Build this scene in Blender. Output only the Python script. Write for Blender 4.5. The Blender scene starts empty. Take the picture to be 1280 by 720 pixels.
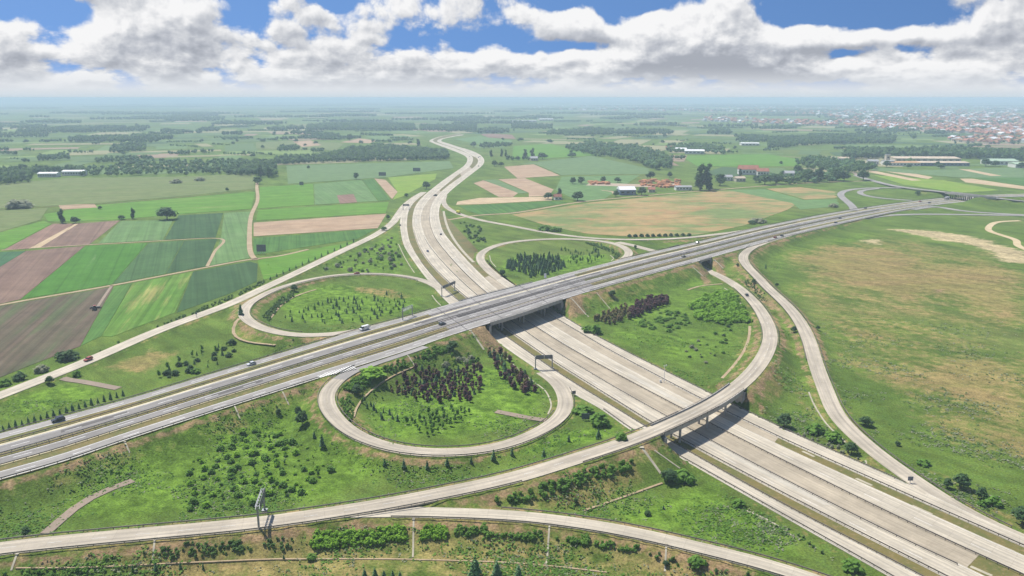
import bpy, bmesh, math, random
import numpy as np
from mathutils import Vector

# ------------------------------------------------------------------ camera, sky, sun
SC = bpy.context.scene
COL = SC.collection
R = math.radians
FPX = 995.6            # focal length in pixels of the 1280 px wide photograph (28 mm on 36 mm)
HORIZON = 122.0
PITCH = math.atan((360 - HORIZON) / FPX)
CAM_H = 130.0

cam_d = bpy.data.cameras.new('camera')
cam_d.sensor_width = 36.0
cam_d.lens = FPX / 1280 * 36.0
cam_d.clip_start = 1.0
cam_d.clip_end = 120000.0
cam = bpy.data.objects.new('camera', cam_d)
COL.objects.link(cam)
cam.location = (0, 0, CAM_H)
cam.rotation_euler = (R(90) - PITCH, 0, 0)
SC.camera = cam

SUN_EL, SUN_AZ = R(58), R(-43)      # azimuth from +Y towards +X
sun_d = bpy.data.lights.new('sun', 'SUN')
sun_d.energy = 5.0
sun_d.angle = R(0.5)
sun_d.color = (1.0, 0.955, 0.88)
sun = bpy.data.objects.new('sun', sun_d)
COL.objects.link(sun)
to_sun = Vector((math.sin(SUN_AZ) * math.cos(SUN_EL), math.cos(SUN_AZ) * math.cos(SUN_EL), math.sin(SUN_EL)))
sun.rotation_euler = to_sun.to_track_quat('Z', 'Y').to_euler()

SC.view_settings.view_transform = 'Standard'
SC.view_settings.look = 'None'
SC.view_settings.exposure = 0.34
SC.view_settings.gamma = 1.0
SC.view_settings.use_curve_mapping = False
SC.cycles.use_denoising = True
SC.cycles.max_bounces = 5
SC.cycles.diffuse_bounces = 2
SC.cycles.glossy_bounces = 1
SC.cycles.transmission_bounces = 2
SC.cycles.transparent_max_bounces = 4
SC.cycles.volume_bounces = 3


class NT:
    """small helper to write node trees as expressions"""
    def __init__(self, tree):
        self.t = tree
    def n(self, typ, **kw):
        x = self.t.nodes.new(typ)
        for k, v in kw.items():
            setattr(x, k, v)
        return x
    def put(self, sock, v):
        if hasattr(v, 'is_output'):
            self.t.links.new(v, sock)
        elif v is not None:
            if sock.type == 'RGBA' and len(v) == 3:
                v = (*v, 1.0)
            sock.default_value = v
    def math(self, op, a, b=None, c=None, clamp=False):
        x = self.n('ShaderNodeMath', operation=op, use_clamp=clamp)
        for i, v in enumerate((a, b, c)):
            if v is not None:
                self.put(x.inputs[i], v)
        return x.outputs[0]
    def add(self, a, b): return self.math('ADD', a, b)
    def sub(self, a, b): return self.math('SUBTRACT', a, b)
    def mul(self, a, b): return self.math('MULTIPLY', a, b)
    def vec(self, op, a, b=None):
        x = self.n('ShaderNodeVectorMath', operation=op)
        self.put(x.inputs[0], a)
        if b is not None:
            self.put(x.inputs[1], b)
        return x.outputs['Value'] if op in ('DOT_PRODUCT', 'LENGTH') else x.outputs[0]
    def comb(self, x_, y_, z_=0.0):
        x = self.n('ShaderNodeCombineXYZ')
        for i, v in enumerate((x_, y_, z_)):
            self.put(x.inputs[i], v)
        return x.outputs[0]
    def sep(self, v):
        x = self.n('ShaderNodeSeparateXYZ')
        self.put(x.inputs[0], v)
        return x.outputs
    def noise(self, v, scale, detail=3.0, rough=0.55, dist=0.0, w=None):
        x = self.n('ShaderNodeTexNoise')
        if w is not None:
            x.noise_dimensions = '4D'
            self.put(x.inputs['W'], w)
        self.put(x.inputs['Vector'], v)
        self.put(x.inputs['Scale'], scale)
        self.put(x.inputs['Detail'], detail)
        self.put(x.inputs['Roughness'], rough)
        self.put(x.inputs['Distortion'], dist)
        return x.outputs[0]
    def mapr(self, v, a, b, c=0.0, d=1.0, smooth=True):
        x = self.n('ShaderNodeMapRange')
        x.interpolation_type = 'SMOOTHSTEP' if smooth else 'LINEAR'
        for i, q in enumerate((v, a, b, c, d)):
            self.put(x.inputs[i], q)
        return x.outputs[0]
    def mix(self, f, a, b, mode='MIX'):
        x = self.n('ShaderNodeMix', data_type='RGBA', blend_type=mode)
        self.put(x.inputs[0], f)
        self.put(x.inputs[6], a)
        self.put(x.inputs[7], b)
        return x.outputs[2]
    def scale_col(self, col, f):
        return self.vec('MULTIPLY', col, self.comb(f, f, f))


def pix_dir(px, py):
    x = (px - 640) / FPX
    y = -(py - 360) / FPX
    return np.array([x, math.cos(PITCH) + y * math.sin(PITCH), -math.sin(PITCH) + y * math.cos(PITCH)])


# sky: Nishita blue with cumulus banks, all a function of the direction in the sky
world = bpy.data.worlds.new('World')
SC.world = world
world.use_nodes = True
wt = world.node_tree
wt.nodes.clear()
W = NT(wt)
wdir = W.n('ShaderNodeTexCoord').outputs['Generated']
dx, dy, dz = W.sep(wdir)
sky = W.n('ShaderNodeTexSky')
sky.sky_type = 'NISHITA'
sky.sun_disc = False
sky.sun_elevation = SUN_EL
sky.sun_rotation = SUN_AZ
sky.altitude = 200
sky.air_density = 1.0
sky.dust_density = 0.3
sky.ozone_density = 2.5
W.put(sky.inputs['Vector'], W.vec('NORMALIZE', W.comb(dx, dy, W.add(W.math('ABSOLUTE', dz), 0.36))))
blue = W.mix(0.75, W.vec('MULTIPLY', sky.outputs[0], (0.085, 0.10, 0.125)), (0.10, 0.27, 0.62))
blue = W.vec('MULTIPLY', sky.outputs[0], (0.066, 0.082, 0.097))

UU = W.mul(W.math('ARCTAN2', dx, dy), 9.956)
EL = W.math('ARCSINE', dz)
VV = W.mul(EL, 10.85)


def sky_uv(px, py):
    d = pix_dir(px, py)
    return math.atan2(d[0], d[1]) * 9.956, math.asin(d[2] / np.linalg.norm(d)) * 10.85


# (px, py, radius x, radius y, amount): cloud masses (+) and gaps of blue (-)
CLOUDS = [(70, 14, 66, 17, -0.75), (8, 46, 34, 20, 0.45), (60, 44, 26, 10, -0.35), (150, 40, 60, 22, 0.4), (215, 12, 55, 20, 0.42), (293, 24, 20, 18, -0.42),
          (345, 12, 40, 16, 0.3), (418, 5, 14, 9, -0.5), (520, 16, 110, 22, 0.34), (612, 46, 34, 8, -0.5), (575, 60, 26, 6, -0.4), (600, 74, 60, 12, 0.3),
          (666, 18, 26, 20, 0.3), (735, 30, 26, 14, 0.36), (768, 22, 20, 20, -0.8), (786, 8, 40, 10, -0.7), (722, 58, 55, 8, -0.8), (700, 6, 30, 8, -0.4),
          (850, 44, 54, 26, 0.62), (918, 20, 36, 24, 0.5), (905, 66, 110, 18, 0.35), (1045, 8, 90, 18, -1.05), (1010, 20, 40, 12, -0.3), (1032, 32, 42, 9, 0.52), (1130, 22, 60, 14, -0.75), (1052, 67, 34, 8, -0.62), (1128, 60, 40, 8, -0.6),
          (1150, 74, 44, 7, -0.4), (1248, 28, 62, 18, 0.42), (1150, 44, 40, 7, 0.25), (1010, 50, 60, 9, 0.35), (1220, 86, 80, 15, 0.35), (1010, 86, 90, 12, 0.3)]


def cloud_field(U, V, full=True):
    if not full:
        return blobs(U, V, 0.0)
    vec = W.comb(U, W.mul(W.math('LOGARITHM', W.add(W.math('MAXIMUM', V, 0.0), 0.40), math.e), 1.45), 0.0)
    warp = W.noise(vec, 2.2, 3.0, 0.5)
    warp2 = W.noise(W.vec('ADD', vec, (7.3, 2.1, 0.0)), 2.2, 3.0, 0.5)
    vec2 = W.vec('ADD', vec, W.comb(W.mul(W.sub(warp, 0.5), 0.16), W.mul(W.sub(warp2, 0.5), 0.16), 3.1))
    vo = W.n('ShaderNodeTexVoronoi')
    vo.voronoi_dimensions = '2D'
    vo.feature = 'SMOOTH_F1'
    vo.normalize = True
    W.put(vo.inputs['Vector'], vec2)
    W.put(vo.inputs['Scale'], 2.1)
    W.put(vo.inputs['Detail'], 4.0)
    W.put(vo.inputs['Roughness'], 0.52)
    W.put(vo.inputs['Lacunarity'], 2.1)
    W.put(vo.inputs['Smoothness'], 0.35)
    puff = W.sub(0.36, vo.outputs['Distance'])
    big_ = W.sub(W.noise(vec2, 0.85, 3.0, 0.5), 0.5)
    fine_ = W.sub(W.noise(vec2, 7.0, 5.0, 0.6), 0.5)
    f = W.add(W.add(W.mul(puff, 1.5), W.mul(big_, 2.5)), W.mul(fine_, 0.34))
    acc = W.add(f, W.mapr(V, 0.25, 1.4, 0.26, -0.07))
    return blobs(U, V, acc)


def blobs(U, V, acc):
    uv = W.comb(U, V, 0.0)
    for (px, py, rx, ry, amt) in CLOUDS:
        u0, v0 = sky_uv(px, py)
        q = W.vec('MULTIPLY', W.vec('SUBTRACT', uv, (u0, v0, 0.0)), (100.0 / rx, 100.0 / ry, 0.0))
        e = W.math('POWER', math.e, W.mul(W.vec('DOT_PRODUCT', q, q), -0.8))
        acc = W.math('MULTIPLY_ADD', e, amt, acc)
    return acc


c0 = cloud_field(UU, VV)
c1 = cloud_field(W.add(UU, -0.045), W.add(VV, 0.075))
alpha = W.mapr(c0, -0.07, 0.26)
thick = W.mapr(c0, 0.10, 0.75, 0.0, 1.0)
lit = W.add(W.mul(W.sub(c0, c1), 1.45), W.sub(0.74, W.mul(thick, 0.30)))
big = W.noise(W.comb(W.mul(UU, 0.6), W.mul(VV, 1.9), 9.0), 1.0, 3.0, 0.55)
lit = W.add(lit, W.mul(W.sub(big, 0.5), 1.15))
b0 = cloud_field(UU, VV, False)
b1 = cloud_field(W.add(UU, -0.12), W.add(VV, 0.22), False)
lit = W.add(lit, W.math('MINIMUM', W.mul(W.sub(b0, b1), 0.5), 0.3))
lit = W.add(lit, W.mapr(VV, 0.40, 0.75, -0.07, 0.0))
lit = W.math('MINIMUM', W.math('MAXIMUM', lit, 0.0), 1.0)
cr = W.n('ShaderNodeValToRGB')
els = cr.color_ramp.elements
els[0].position, els[0].color = 0.0, (0.315, 0.335, 0.38, 1)
els[1].position, els[1].color = 1.0, (0.735, 0.735, 0.74, 1)
for p_, c_ in ((0.28, (0.40, 0.42, 0.465, 1)), (0.55, (0.515, 0.53, 0.56, 1)), (0.8, (0.65, 0.655, 0.67, 1))):
    e_ = els.new(p_)
    e_.color = c_
W.put(cr.inputs[0], lit)
fade_up = W.mapr(VV, 2.2, 5.0, 1.0, 0.18)
skyc = W.mix(W.mul(alpha, fade_up), blue, cr.outputs[0])
skyc = W.mix(W.mapr(VV, 0.42, 0.04, 0.0, 0.96), skyc, (0.60, 0.625, 0.66))
skyc = W.mix(W.mapr(VV, 0.13, -0.01, 0.0, 0.75), skyc, (0.47, 0.545, 0.60))
bg = W.n('ShaderNodeBackground')
W.put(bg.inputs[0], skyc)
bg.inputs[1].default_value = 1.0
wo = W.n('ShaderNodeOutputWorld')
wt.links.new(bg.outputs[0], wo.inputs[0])
world.cycles.sampling_method = 'MANUAL'
world.cycles.sample_map_resolution = 512

# ------------------------------------------------------------------ helpers
rng = np.random.default_rng(7)
random.seed(7)


def at(px, py, z=0.0):
    """the point at height z that stands behind photo pixel px, py"""
    d = pix_dir(px, py)
    t = (z - CAM_H) / d[2]
    return np.array([d[0] * t, d[1] * t, z])


def tag(o, label=None, cat=None, group=None, kind=None):
    if label: o['label'] = label
    if cat: o['category'] = cat
    if group: o['group'] = group
    if kind: o['kind'] = kind
    return o


def link(name, me, parent=None, loc=None):
    o = bpy.data.objects.new(name, me)
    COL.objects.link(o)
    if parent is not None:
        o.parent = parent
    if loc is not None:
        o.location = loc
    return o


def empty(name, loc=(0, 0, 0), rz=0.0):
    o = bpy.data.objects.new(name, None)
    COL.objects.link(o)
    o.location = loc
    o.rotation_euler = (0, 0, rz)
    o.empty_display_size = 1.0
    return o


def arr_mesh(name, verts, faces, mats, mat_idx=None, uv=None, smooth=False, attr=None):
    """mesh from arrays; faces is (n,3) or (n,4); uv is per vertex"""
    verts = np.asarray(verts, dtype=np.float32)
    faces = np.asarray(faces, dtype=np.int32)
    me = bpy.data.meshes.new(name)
    k = faces.shape[1]
    me.vertices.add(len(verts))
    me.vertices.foreach_set('co', verts.ravel())
    me.loops.add(faces.size)
    me.loops.foreach_set('vertex_index', faces.ravel())
    me.polygons.add(len(faces))
    me.polygons.foreach_set('loop_start', np.arange(0, faces.size, k, dtype=np.int32))
    if mat_idx is not None:
        me.polygons.foreach_set('material_index', np.asarray(mat_idx, dtype=np.int32))
    me.polygons.foreach_set('use_smooth', np.full(len(faces), smooth))
    for m in (mats if isinstance(mats, (list, tuple)) else [mats]):
        me.materials.append(m)
    if uv is not None:
        l = me.uv_layers.new(name='UVMap')
        l.data.foreach_set('uv', np.asarray(uv, dtype=np.float32)[faces.ravel()].ravel())
    if attr is not None:
        for an, av in attr.items():
            a = me.color_attributes.new(an, 'FLOAT_COLOR', 'POINT')
            a.data.foreach_set('color', np.asarray(av, dtype=np.float32).ravel())
    me.update()
    me.validate()
    return me


class MB:
    """collects boxes, bars and prisms; build() links them as one mesh"""
    def __init__(self):
        self.v, self.f, self.m = [], [], []
    def quad_strip(self, rings, mi=0, cap=True):
        n0 = len(self.v)
        k = len(rings[0])
        for r in rings:
            self.v += [tuple(p) for p in r]
        for i in range(len(rings) - 1):
            for j in range(k):
                a, b = n0 + i * k + j, n0 + i * k + (j + 1) % k
                self.f.append((a, b, b + k, a + k)); self.m.append(mi)
        if cap:
            self.f.append(tuple(n0 + j for j in reversed(range(k)))); self.m.append(mi)
            e = n0 + (len(rings) - 1) * k
            self.f.append(tuple(e + j for j in range(k))); self.m.append(mi)
    def box(self, c, s, rz=0.0, mi=0, taper=1.0):
        cx, cy, cz = c
        hx, hy, hz = s[0] / 2, s[1] / 2, s[2] / 2
        ca, sa = math.cos(rz), math.sin(rz)
        rings = []
        for zz, t in ((-hz, 1.0), (hz, taper)):
            rings.append([(cx + ca * x * t - sa * y * t, cy + sa * x * t + ca * y * t, cz + zz) for x, y in ((-hx, -hy), (hx, -hy), (hx, hy), (-hx, hy))])
        self.quad_strip(rings, mi)
    def bar(self, a, b, w, h=None, mi=0, sides=4):
        a, b = Vector(a), Vector(b)
        d = (b - a).normalized()
        up = Vector((0, 0, 1)) if abs(d.z) < 0.95 else Vector((1, 0, 0))
        s = d.cross(up).normalized()
        u = s.cross(d).normalized()
        h = h or w
        rings = []
        for p in (a, b):
            if sides == 4:
                rings.append([p + s * x * w / 2 + u * y * h / 2 for x, y in ((-1, -1), (1, -1), (1, 1), (-1, 1))])
            else:
                rings.append([p + s * math.cos(t) * w / 2 + u * math.sin(t) * h / 2 for t in np.linspace(0, 2 * math.pi, sides, endpoint=False)])
        self.quad_strip(rings, mi)
    def cyl(self, c, r, h, sides=10, mi=0, r2=None):
        r2 = r if r2 is None else r2
        rings = []
        for z, q in ((0, r), (h, r2)):
            rings.append([(c[0] + q * math.cos(t), c[1] + q * math.sin(t), c[2] + z) for t in np.linspace(0, 2 * math.pi, sides, endpoint=False)])
        self.quad_strip(rings, mi)
    def poly_prism(self, pts, z0, z1, mi=0):
        self.quad_strip([[(p[0], p[1], z0) for p in pts], [(p[0], p[1], z1) for p in pts]], mi)
    def mesh(self, name, mats):
        me = bpy.data.meshes.new(name)
        me.from_pydata([tuple(p) for p in self.v], [], self.f)
        for m in (mats if isinstance(mats, (list, tuple)) else [mats]):
            me.materials.append(m)
        me.polygons.foreach_set('material_index', self.m)
        bm = bmesh.new()
        bm.from_mesh(me)
        bmesh.ops.recalc_face_normals(bm, faces=bm.faces)
        bm.to_mesh(me)
        bm.free()
        return me
    def build(self, name, mats, parent=None, loc=None):
        return link(name, self.mesh(name, mats), parent, loc)


def curve(pts, step=4.0):
    """smooth curve through world points, resampled at about step metres"""
    P = np.array(pts, dtype=float)
    n = len(P)
    if n == 2:
        L = np.linalg.norm(P[1] - P[0])
        return P[0] + np.linspace(0, 1, max(2, int(L / step) + 1))[:, None] * (P[1] - P[0])
    d = np.maximum(np.linalg.norm(np.diff(P[:, :2], axis=0), axis=1), 1e-6)
    sp = np.sqrt(d)
    tan = np.zeros_like(P)
    for i in range(n):
        if i == 0:
            tan[i] = (P[1] - P[0]) / sp[0]
        elif i == n - 1:
            tan[i] = (P[-1] - P[-2]) / sp[-1]
        else:
            a, b = sp[i - 1], sp[i]
            tan[i] = ((P[i] - P[i - 1]) / a * b + (P[i + 1] - P[i]) / b * a) / (a + b)
    out = []
    for i in range(n - 1):
        m = max(2, int(d[i] / step * 1.5) + 2)
        t = np.linspace(0, 1, m, endpoint=(i == n - 2))[:, None]
        h = sp[i]
        out.append((2 * t**3 - 3 * t**2 + 1) * P[i] + (t**3 - 2 * t**2 + t) * tan[i] * h + (-2 * t**3 + 3 * t**2) * P[i + 1] + (t**3 - t**2) * tan[i + 1] * h)
    return np.vstack(out)


def resample(Q, n):
    s = np.concatenate([[0], np.cumsum(np.linalg.norm(np.diff(Q, axis=0), axis=1))])
    t = np.linspace(0, s[-1], n)
    return np.stack([np.interp(t, s, Q[:, k]) for k in range(3)], 1)


def length(Q):
    return float(np.linalg.norm(np.diff(Q, axis=0), axis=1).sum())


def edges_from_pixels(Lp, Rp, z, step=5.0):
    """two edge lists of photo pixels (with z a number or a function of px) -> matching world polylines"""
    zf = z if callable(z) else (lambda x: z)
    A = curve([at(x, y, zf(x)) for x, y in Lp], step)
    B = curve([at(x, y, zf(x)) for x, y in Rp], step)
    n = max(4, int(max(length(A), length(B)) / step))
    return resample(A, n), resample(B, n)


def offset(C, d):
    T = np.gradient(C[:, :2], axis=0)
    T /= np.maximum(np.linalg.norm(T, axis=1), 1e-9)[:, None]
    N = np.stack([-T[:, 1], T[:, 0]], 1)
    Q = C.copy()
    Q[:, :2] += N * (d[:, None] if isinstance(d, np.ndarray) else d)
    return Q


def smooth_line(C, it=3):
    C = C.copy()
    for _ in range(it):
        C[1:-1] = 0.25 * C[:-2] + 0.5 * C[1:-1] + 0.25 * C[2:]
    return C


def center_from_pixels(pts, width, step=4.0):
    """pts (px, py, z) along a centre line -> left and right edges width metres apart; width may be a list"""
    C = curve([at(x, y, z) for x, y, z in pts], step)
    C = resample(C, max(4, int(length(C) / step)))
    C = smooth_line(C, 6)
    w = np.full(len(C), float(width)) if not isinstance(width, (list, tuple)) else np.interp(np.linspace(0, 1, len(C)), np.linspace(0, 1, len(width)), width)
    return offset(C, w / 2), offset(C, -w / 2)


def ribbon(name, A, B, mat, dz=0.0, skirt=0.5, kind='structure', label=None):
    """road surface between two edge lines, with closed sides of depth skirt"""
    n = len(A)
    A, B = A.copy(), B.copy()
    A[:, 2] += dz; B[:, 2] += dz
    A2, B2 = A.copy(), B.copy()
    A2[:, 2] -= skirt; B2[:, 2] -= skirt
    V = np.concatenate([A2, A, (A + B) / 2, B, B2])
    s = np.concatenate([[0], np.cumsum(np.linalg.norm(np.diff((A + B) / 2, axis=0), axis=1))])
    uv = np.concatenate([np.stack([np.full(n, u), s], 1) for u in (0.0, 0.0, 0.5, 1.0, 1.0)])
    F = []
    i = np.arange(n - 1)
    for k in range(4):
        F.append(np.stack([k * n + i, (k + 1) * n + i, (k + 1) * n + i + 1, k * n + i + 1], 1))
    F = np.concatenate(F)
    # make the top face up
    a, b = A[1] - A[0], B[0] - A[0]
    if a[0] * b[1] - a[1] * b[0] > 0:
        F = F[:, ::-1]
    me = arr_mesh(name, V, F, mat, uv=uv)
    o = link(name, me)
    o['kind'] = kind
    if label: o['label'] = label
    return o


def frac(A, B, t):
    return A + (B - A) * t


def strip(name, A, B, t0, t1, mat, dz, skirt=0.02):
    return ribbon(name, frac(A, B, t0), frac(A, B, t1), mat, dz, skirt)


def dashes_mesh(C, w, on, off, dz, v, f):
    """adds dashes of a line marking along the line C"""
    s = np.concatenate([[0], np.cumsum(np.linalg.norm(np.diff(C, axis=0), axis=1))])
    t = 0.0
    Lo, Hi = offset(C, w / 2), offset(C, -w / 2)
    while t + on < s[-1]:
        q = [t, t + on]
        for Q in (Lo, Hi):
            for u in q:
                v.append((np.interp(u, s, Q[:, 0]), np.interp(u, s, Q[:, 1]), np.interp(u, s, Q[:, 2]) + dz))
        k = len(v)
        f.append((k - 4, k - 3, k - 1, k - 2))
        t += on + off


# ------------------------------------------------------------------ materials
def new_mat(name):
    m = bpy.data.materials.new(name)
    m.use_nodes = True
    m.node_tree.nodes.clear()
    t = NT(m.node_tree)
    out = t.n('ShaderNodeOutputMaterial')
    b = t.n('ShaderNodeBsdfPrincipled')
    m.node_tree.links.new(b.outputs[0], out.inputs[0])
    b.inputs['Roughness'].default_value = 0.85
    b.inputs['Specular IOR Level'].default_value = 0.25
    return m, t, b


def plain(name, col, rough=0.6, metal=0.0, var=0.12, scale=0.8, spec=0.4):
    m, t, b = new_mat(name)
    pos = t.n('ShaderNodeTexCoord').outputs['Object']
    n = t.noise(pos, scale, 4.0, 0.6)
    t.put(b.inputs['Base Color'], t.scale_col(t.comb(*col), t.mapr(n, 0.25, 0.75, 1 - var, 1 + var)))
    b.inputs['Roughness'].default_value = rough
    b.inputs['Metallic'].default_value = metal
    b.inputs['Specular IOR Level'].default_value = spec
    return m


def paving(name, col, streak=0.18, joints=6.0, lanes=(), blot=0.12, widths=11.0, joint_dark=0.12, wear=(0.80, 0.80, 0.83)):
    """road paving in ribbon coordinates: u across 0..1, v metres along"""
    m, t, b = new_mat(name)
    uv = t.n('ShaderNodeUVMap').outputs[0]
    u, v, _ = t.sep(uv)
    pos = t.n('ShaderNodeNewGeometry').outputs['Position']
    st = t.noise(t.comb(t.mul(u, widths * 1.1), t.mul(v, 0.012), 0.0), 1.0, 4.0, 0.6)
    st2 = t.noise(t.comb(t.mul(u, widths * 0.35), t.mul(v, 0.05), 4.0), 1.0, 3.0, 0.6)
    bl = t.noise(pos, 0.05, 5.0, 0.62)
    fine = t.noise(pos, 1.1, 3.0, 0.7)
    f = t.mul(t.mapr(st, 0.3, 0.7, 1 - streak, 1 + streak * 0.6), t.mapr(st2, 0.3, 0.7, 1 - streak * 0.6, 1 + streak * 0.4))
    f = t.mul(f, t.mapr(bl, 0.3, 0.7, 1 - blot, 1 + blot))
    f = t.mul(f, t.mapr(fine, 0.3, 0.7, 0.95, 1.05))
    c = t.scale_col(t.comb(*col), f)
    for (a, w_, s) in lanes:
        d = t.math('ABSOLUTE', t.sub(t.add(u, t.mul(t.sub(st2, 0.5), 0.05)), a))
        c = t.mix(t.mapr(d, w_, w_ * 0.4, 0.0, s), c, t.vec('MULTIPLY', c, wear))
    if joints:
        slab = t.math('FLOOR', t.math('DIVIDE', v, joints))
        lane = t.math('FLOOR', t.mul(u, max(1.0, round(widths / 4.0))))
        wn = t.n('ShaderNodeTexWhiteNoise', noise_dimensions='2D')
        t.put(wn.inputs['Vector'], t.comb(slab, lane, 0.0))
        c = t.scale_col(c, t.mapr(wn.outputs[0], 0.0, 1.0, 0.955, 1.035, smooth=False))
        j = t.math('LESS_THAN', t.math('FRACT', t.math('DIVIDE', v, joints)), 0.03)
        c = t.scale_col(c, t.sub(1.0, t.mul(j, joint_dark)))
    t.put(b.inputs['Base Color'], c)
    b.inputs['Roughness'].default_value = 0.8
    return m


def verge_mat(name, c1, c2, c3):
    m, t, b = new_mat(name)
    pos = t.n('ShaderNodeNewGeometry').outputs['Position']
    n1 = t.noise(pos, 0.07, 5.0, 0.6)
    n2 = t.noise(pos, 0.6, 4.0, 0.7)
    c = t.mix(t.mapr(n1, 0.38, 0.62), t.comb(*c1), t.comb(*c2))
    c = t.mix(t.mapr(n2, 0.48, 0.72), c, t.comb(*c3))
    t.put(b.inputs['Base Color'], c)
    return m


def field_mat(name, c1, c2, ang=0.0, row=0.0, rows_amt=0.25, patch=0.5, c3=None, far=False, blob=0.0):
    """arable field: two tones in soft drifts along the working direction, drill rows and blotches"""
    m, t, b = new_mat(name)
    pos = t.n('ShaderNodeNewGeometry').outputs['Position']
    x, y, _ = t.sep(pos)
    ca, sa = math.cos(ang), math.sin(ang)
    al = t.add(t.mul(x, ca), t.mul(y, sa))
    ac = t.sub(t.mul(y, ca), t.mul(x, sa))
    k = 0.25 if far else 1.0
    c1, c2, c3 = [None if q is None else tuple(min(0.8, w * 1.22) for w in q) for q in (c1, c2, c3)]
    drift = t.noise(t.comb(t.mul(al, 0.006 * k), t.mul(ac, 0.06 * k), 0.0), 1.0, 5.0, 0.62)
    row_n = t.noise(t.comb(t.mul(al, 0.004), t.mul(ac, 0.32 * k), 7.0), 1.0, 3.0, 0.6)
    blot = t.noise(pos, 0.02 * k, 5.0, 0.6)
    fine = t.noise(pos, 0.9, 3.0, 0.7)
    c = t.mix(t.mapr(t.add(t.mul(drift, 0.6), t.mul(blot, 0.4)), 0.5 - 0.16, 0.5 + 0.16), t.comb(*c1), t.comb(*c2))
    if c3:
        c = t.mix(t.mapr(t.noise(t.comb(t.mul(al, 0.008), t.mul(ac, 0.11), 3.0), 1.0, 5.0, 0.6), 0.55 - 0.1 * patch, 0.68, 0.0, 0.85), c, t.comb(*c3))
    if blob:
        bn = t.noise(t.comb(t.mul(x, 0.6), y, 2.0), 0.016, 7.0, 0.66)
        c = t.mix(t.mapr(bn, 0.50 - 0.1 * blob, 0.62 - 0.05 * blob, 0.0, 0.9), c, t.comb(*(c3 or c2)))
        bn2 = t.noise(t.comb(t.mul(x, 0.7), y, 6.0), 0.022, 7.0, 0.66)
        c = t.mix(t.mapr(bn2, 0.52, 0.66, 0.0, 0.8), c, (0.36, 0.20, 0.10))
    f = t.mapr(row_n, 0.3, 0.7, 1 - rows_amt, 1 + rows_amt)
    f = t.mul(f, t.mapr(fine, 0.3, 0.7, 0.9, 1.1))
    if not far:
        tl = t.math('FRACT', t.math('DIVIDE', t.add(ac, t.mul(t.sub(drift, 0.5), 3.0)), 15.0))
        tw = t.math('ABSOLUTE', t.sub(tl, 0.5))
        f = t.mul(f, t.mapr(tw, 0.015, 0.06, 0.84, 1.0))
        f = t.mul(f, t.mapr(t.noise(pos, 0.06, 5.0, 0.65), 0.3, 0.7, 0.88, 1.12))
    t.put(b.inputs['Base Color'], t.scale_col(c, f))
    b.inputs['Roughness'].default_value = 0.95
    b.inputs['Specular IOR Level'].default_value = 0.1
    return m


def leaf_mat(name, c1, c2, c3=None, trans=0.42):
    m, t, b = new_mat(name)
    oi = t.n('ShaderNodeObjectInfo')
    pos = t.n('ShaderNodeNewGeometry').outputs['Position']
    n = t.noise(pos, 0.55, 3.0, 0.6)
    c = t.mix(t.mapr(n, 0.32, 0.68), t.comb(*c1), t.comb(*c2))
    c = t.mix(t.mul(oi.outputs['Random'], 0.55), c, t.comb(*(c3 or c2)))
    t.put(b.inputs['Base Color'], c)
    b.inputs['Roughness'].default_value = 0.75
    b.inputs['Specular IOR Level'].default_value = 0.2
    tr = t.n('ShaderNodeBsdfTranslucent')
    t.put(tr.inputs[0], c)
    ms = t.n('ShaderNodeMixShader')
    ms.inputs[0].default_value = trans
    m.node_tree.links.new(b.outputs[0], ms.inputs[1])
    m.node_tree.links.new(tr.outputs[0], ms.inputs[2])
    out = [q for q in m.node_tree.nodes if q.type == 'OUTPUT_MATERIAL'][0]
    m.node_tree.links.new(ms.outputs[0], out.inputs[0])
    return m


M = {}
M['conc_main'] = paving('motorway_concrete', (0.485, 0.43, 0.335), 0.20, 6.0, lanes=((0.30, 0.07, 0.5), (0.46, 0.07, 0.75), (0.66, 0.06, 0.6), (0.78, 0.05, 0.4)), widths=15)
M['conc_coll'] = paving('collector_concrete', (0.485, 0.43, 0.335), 0.20, 6.0, lanes=((0.36, 0.09, 0.6), (0.62, 0.09, 0.7)), widths=9)
M['conc_ramp'] = paving('ramp_concrete', (0.44, 0.385, 0.30), 0.20, 6.0, lanes=((0.36, 0.1, 0.75), (0.64, 0.1, 0.75)), widths=8)
M['asph_car'] = paving('overpass_asphalt', (0.225, 0.21, 0.195), 0.14, 0, lanes=((0.35, 0.12, 0.4), (0.7, 0.1, 0.3)), widths=11)
M['asph_coll'] = paving('worn_asphalt', (0.29, 0.272, 0.25), 0.14, 0, lanes=((0.5, 0.2, 0.3),), widths=8)
M['deck_conc'] = paving('bridge_deck_paving', (0.26, 0.24, 0.228), 0.14, 0, widths=40)
M['asph_dark'] = paving('dark_repair_asphalt', (0.115, 0.105, 0.10), 0.12, 0, widths=3)
M['conc_patch'] = paving('new_concrete_patch', (0.46, 0.42, 0.345), 0.12, 6.0, widths=6)
M['median_tan'] = paving('tan_median_paving', (0.375, 0.318, 0.235), 0.18, 3.0, widths=10, joint_dark=0.1)
M['pale_gutter'] = plain('pale_gutter_concrete', (0.38, 0.34, 0.25), 0.8, var=0.2, scale=0.3)
M['cream'] = plain('cream_shoulder', (0.52, 0.46, 0.31), 0.85, var=0.2, scale=0.2)
M['concrete'] = plain('structural_concrete', (0.34, 0.32, 0.29), 0.8, var=0.18, scale=0.35)
M['white_line'] = plain('white_marking', (0.72, 0.71, 0.68), 0.7, var=0.25, scale=0.3)
M['dirt'] = verge_mat('dirt_track_soil', (0.40, 0.30, 0.19), (0.34, 0.25, 0.15), (0.24, 0.20, 0.11))
M['gravel'] = verge_mat('gravel_track', (0.29, 0.22, 0.17), (0.25, 0.195, 0.15), (0.20, 0.17, 0.11))
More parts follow.
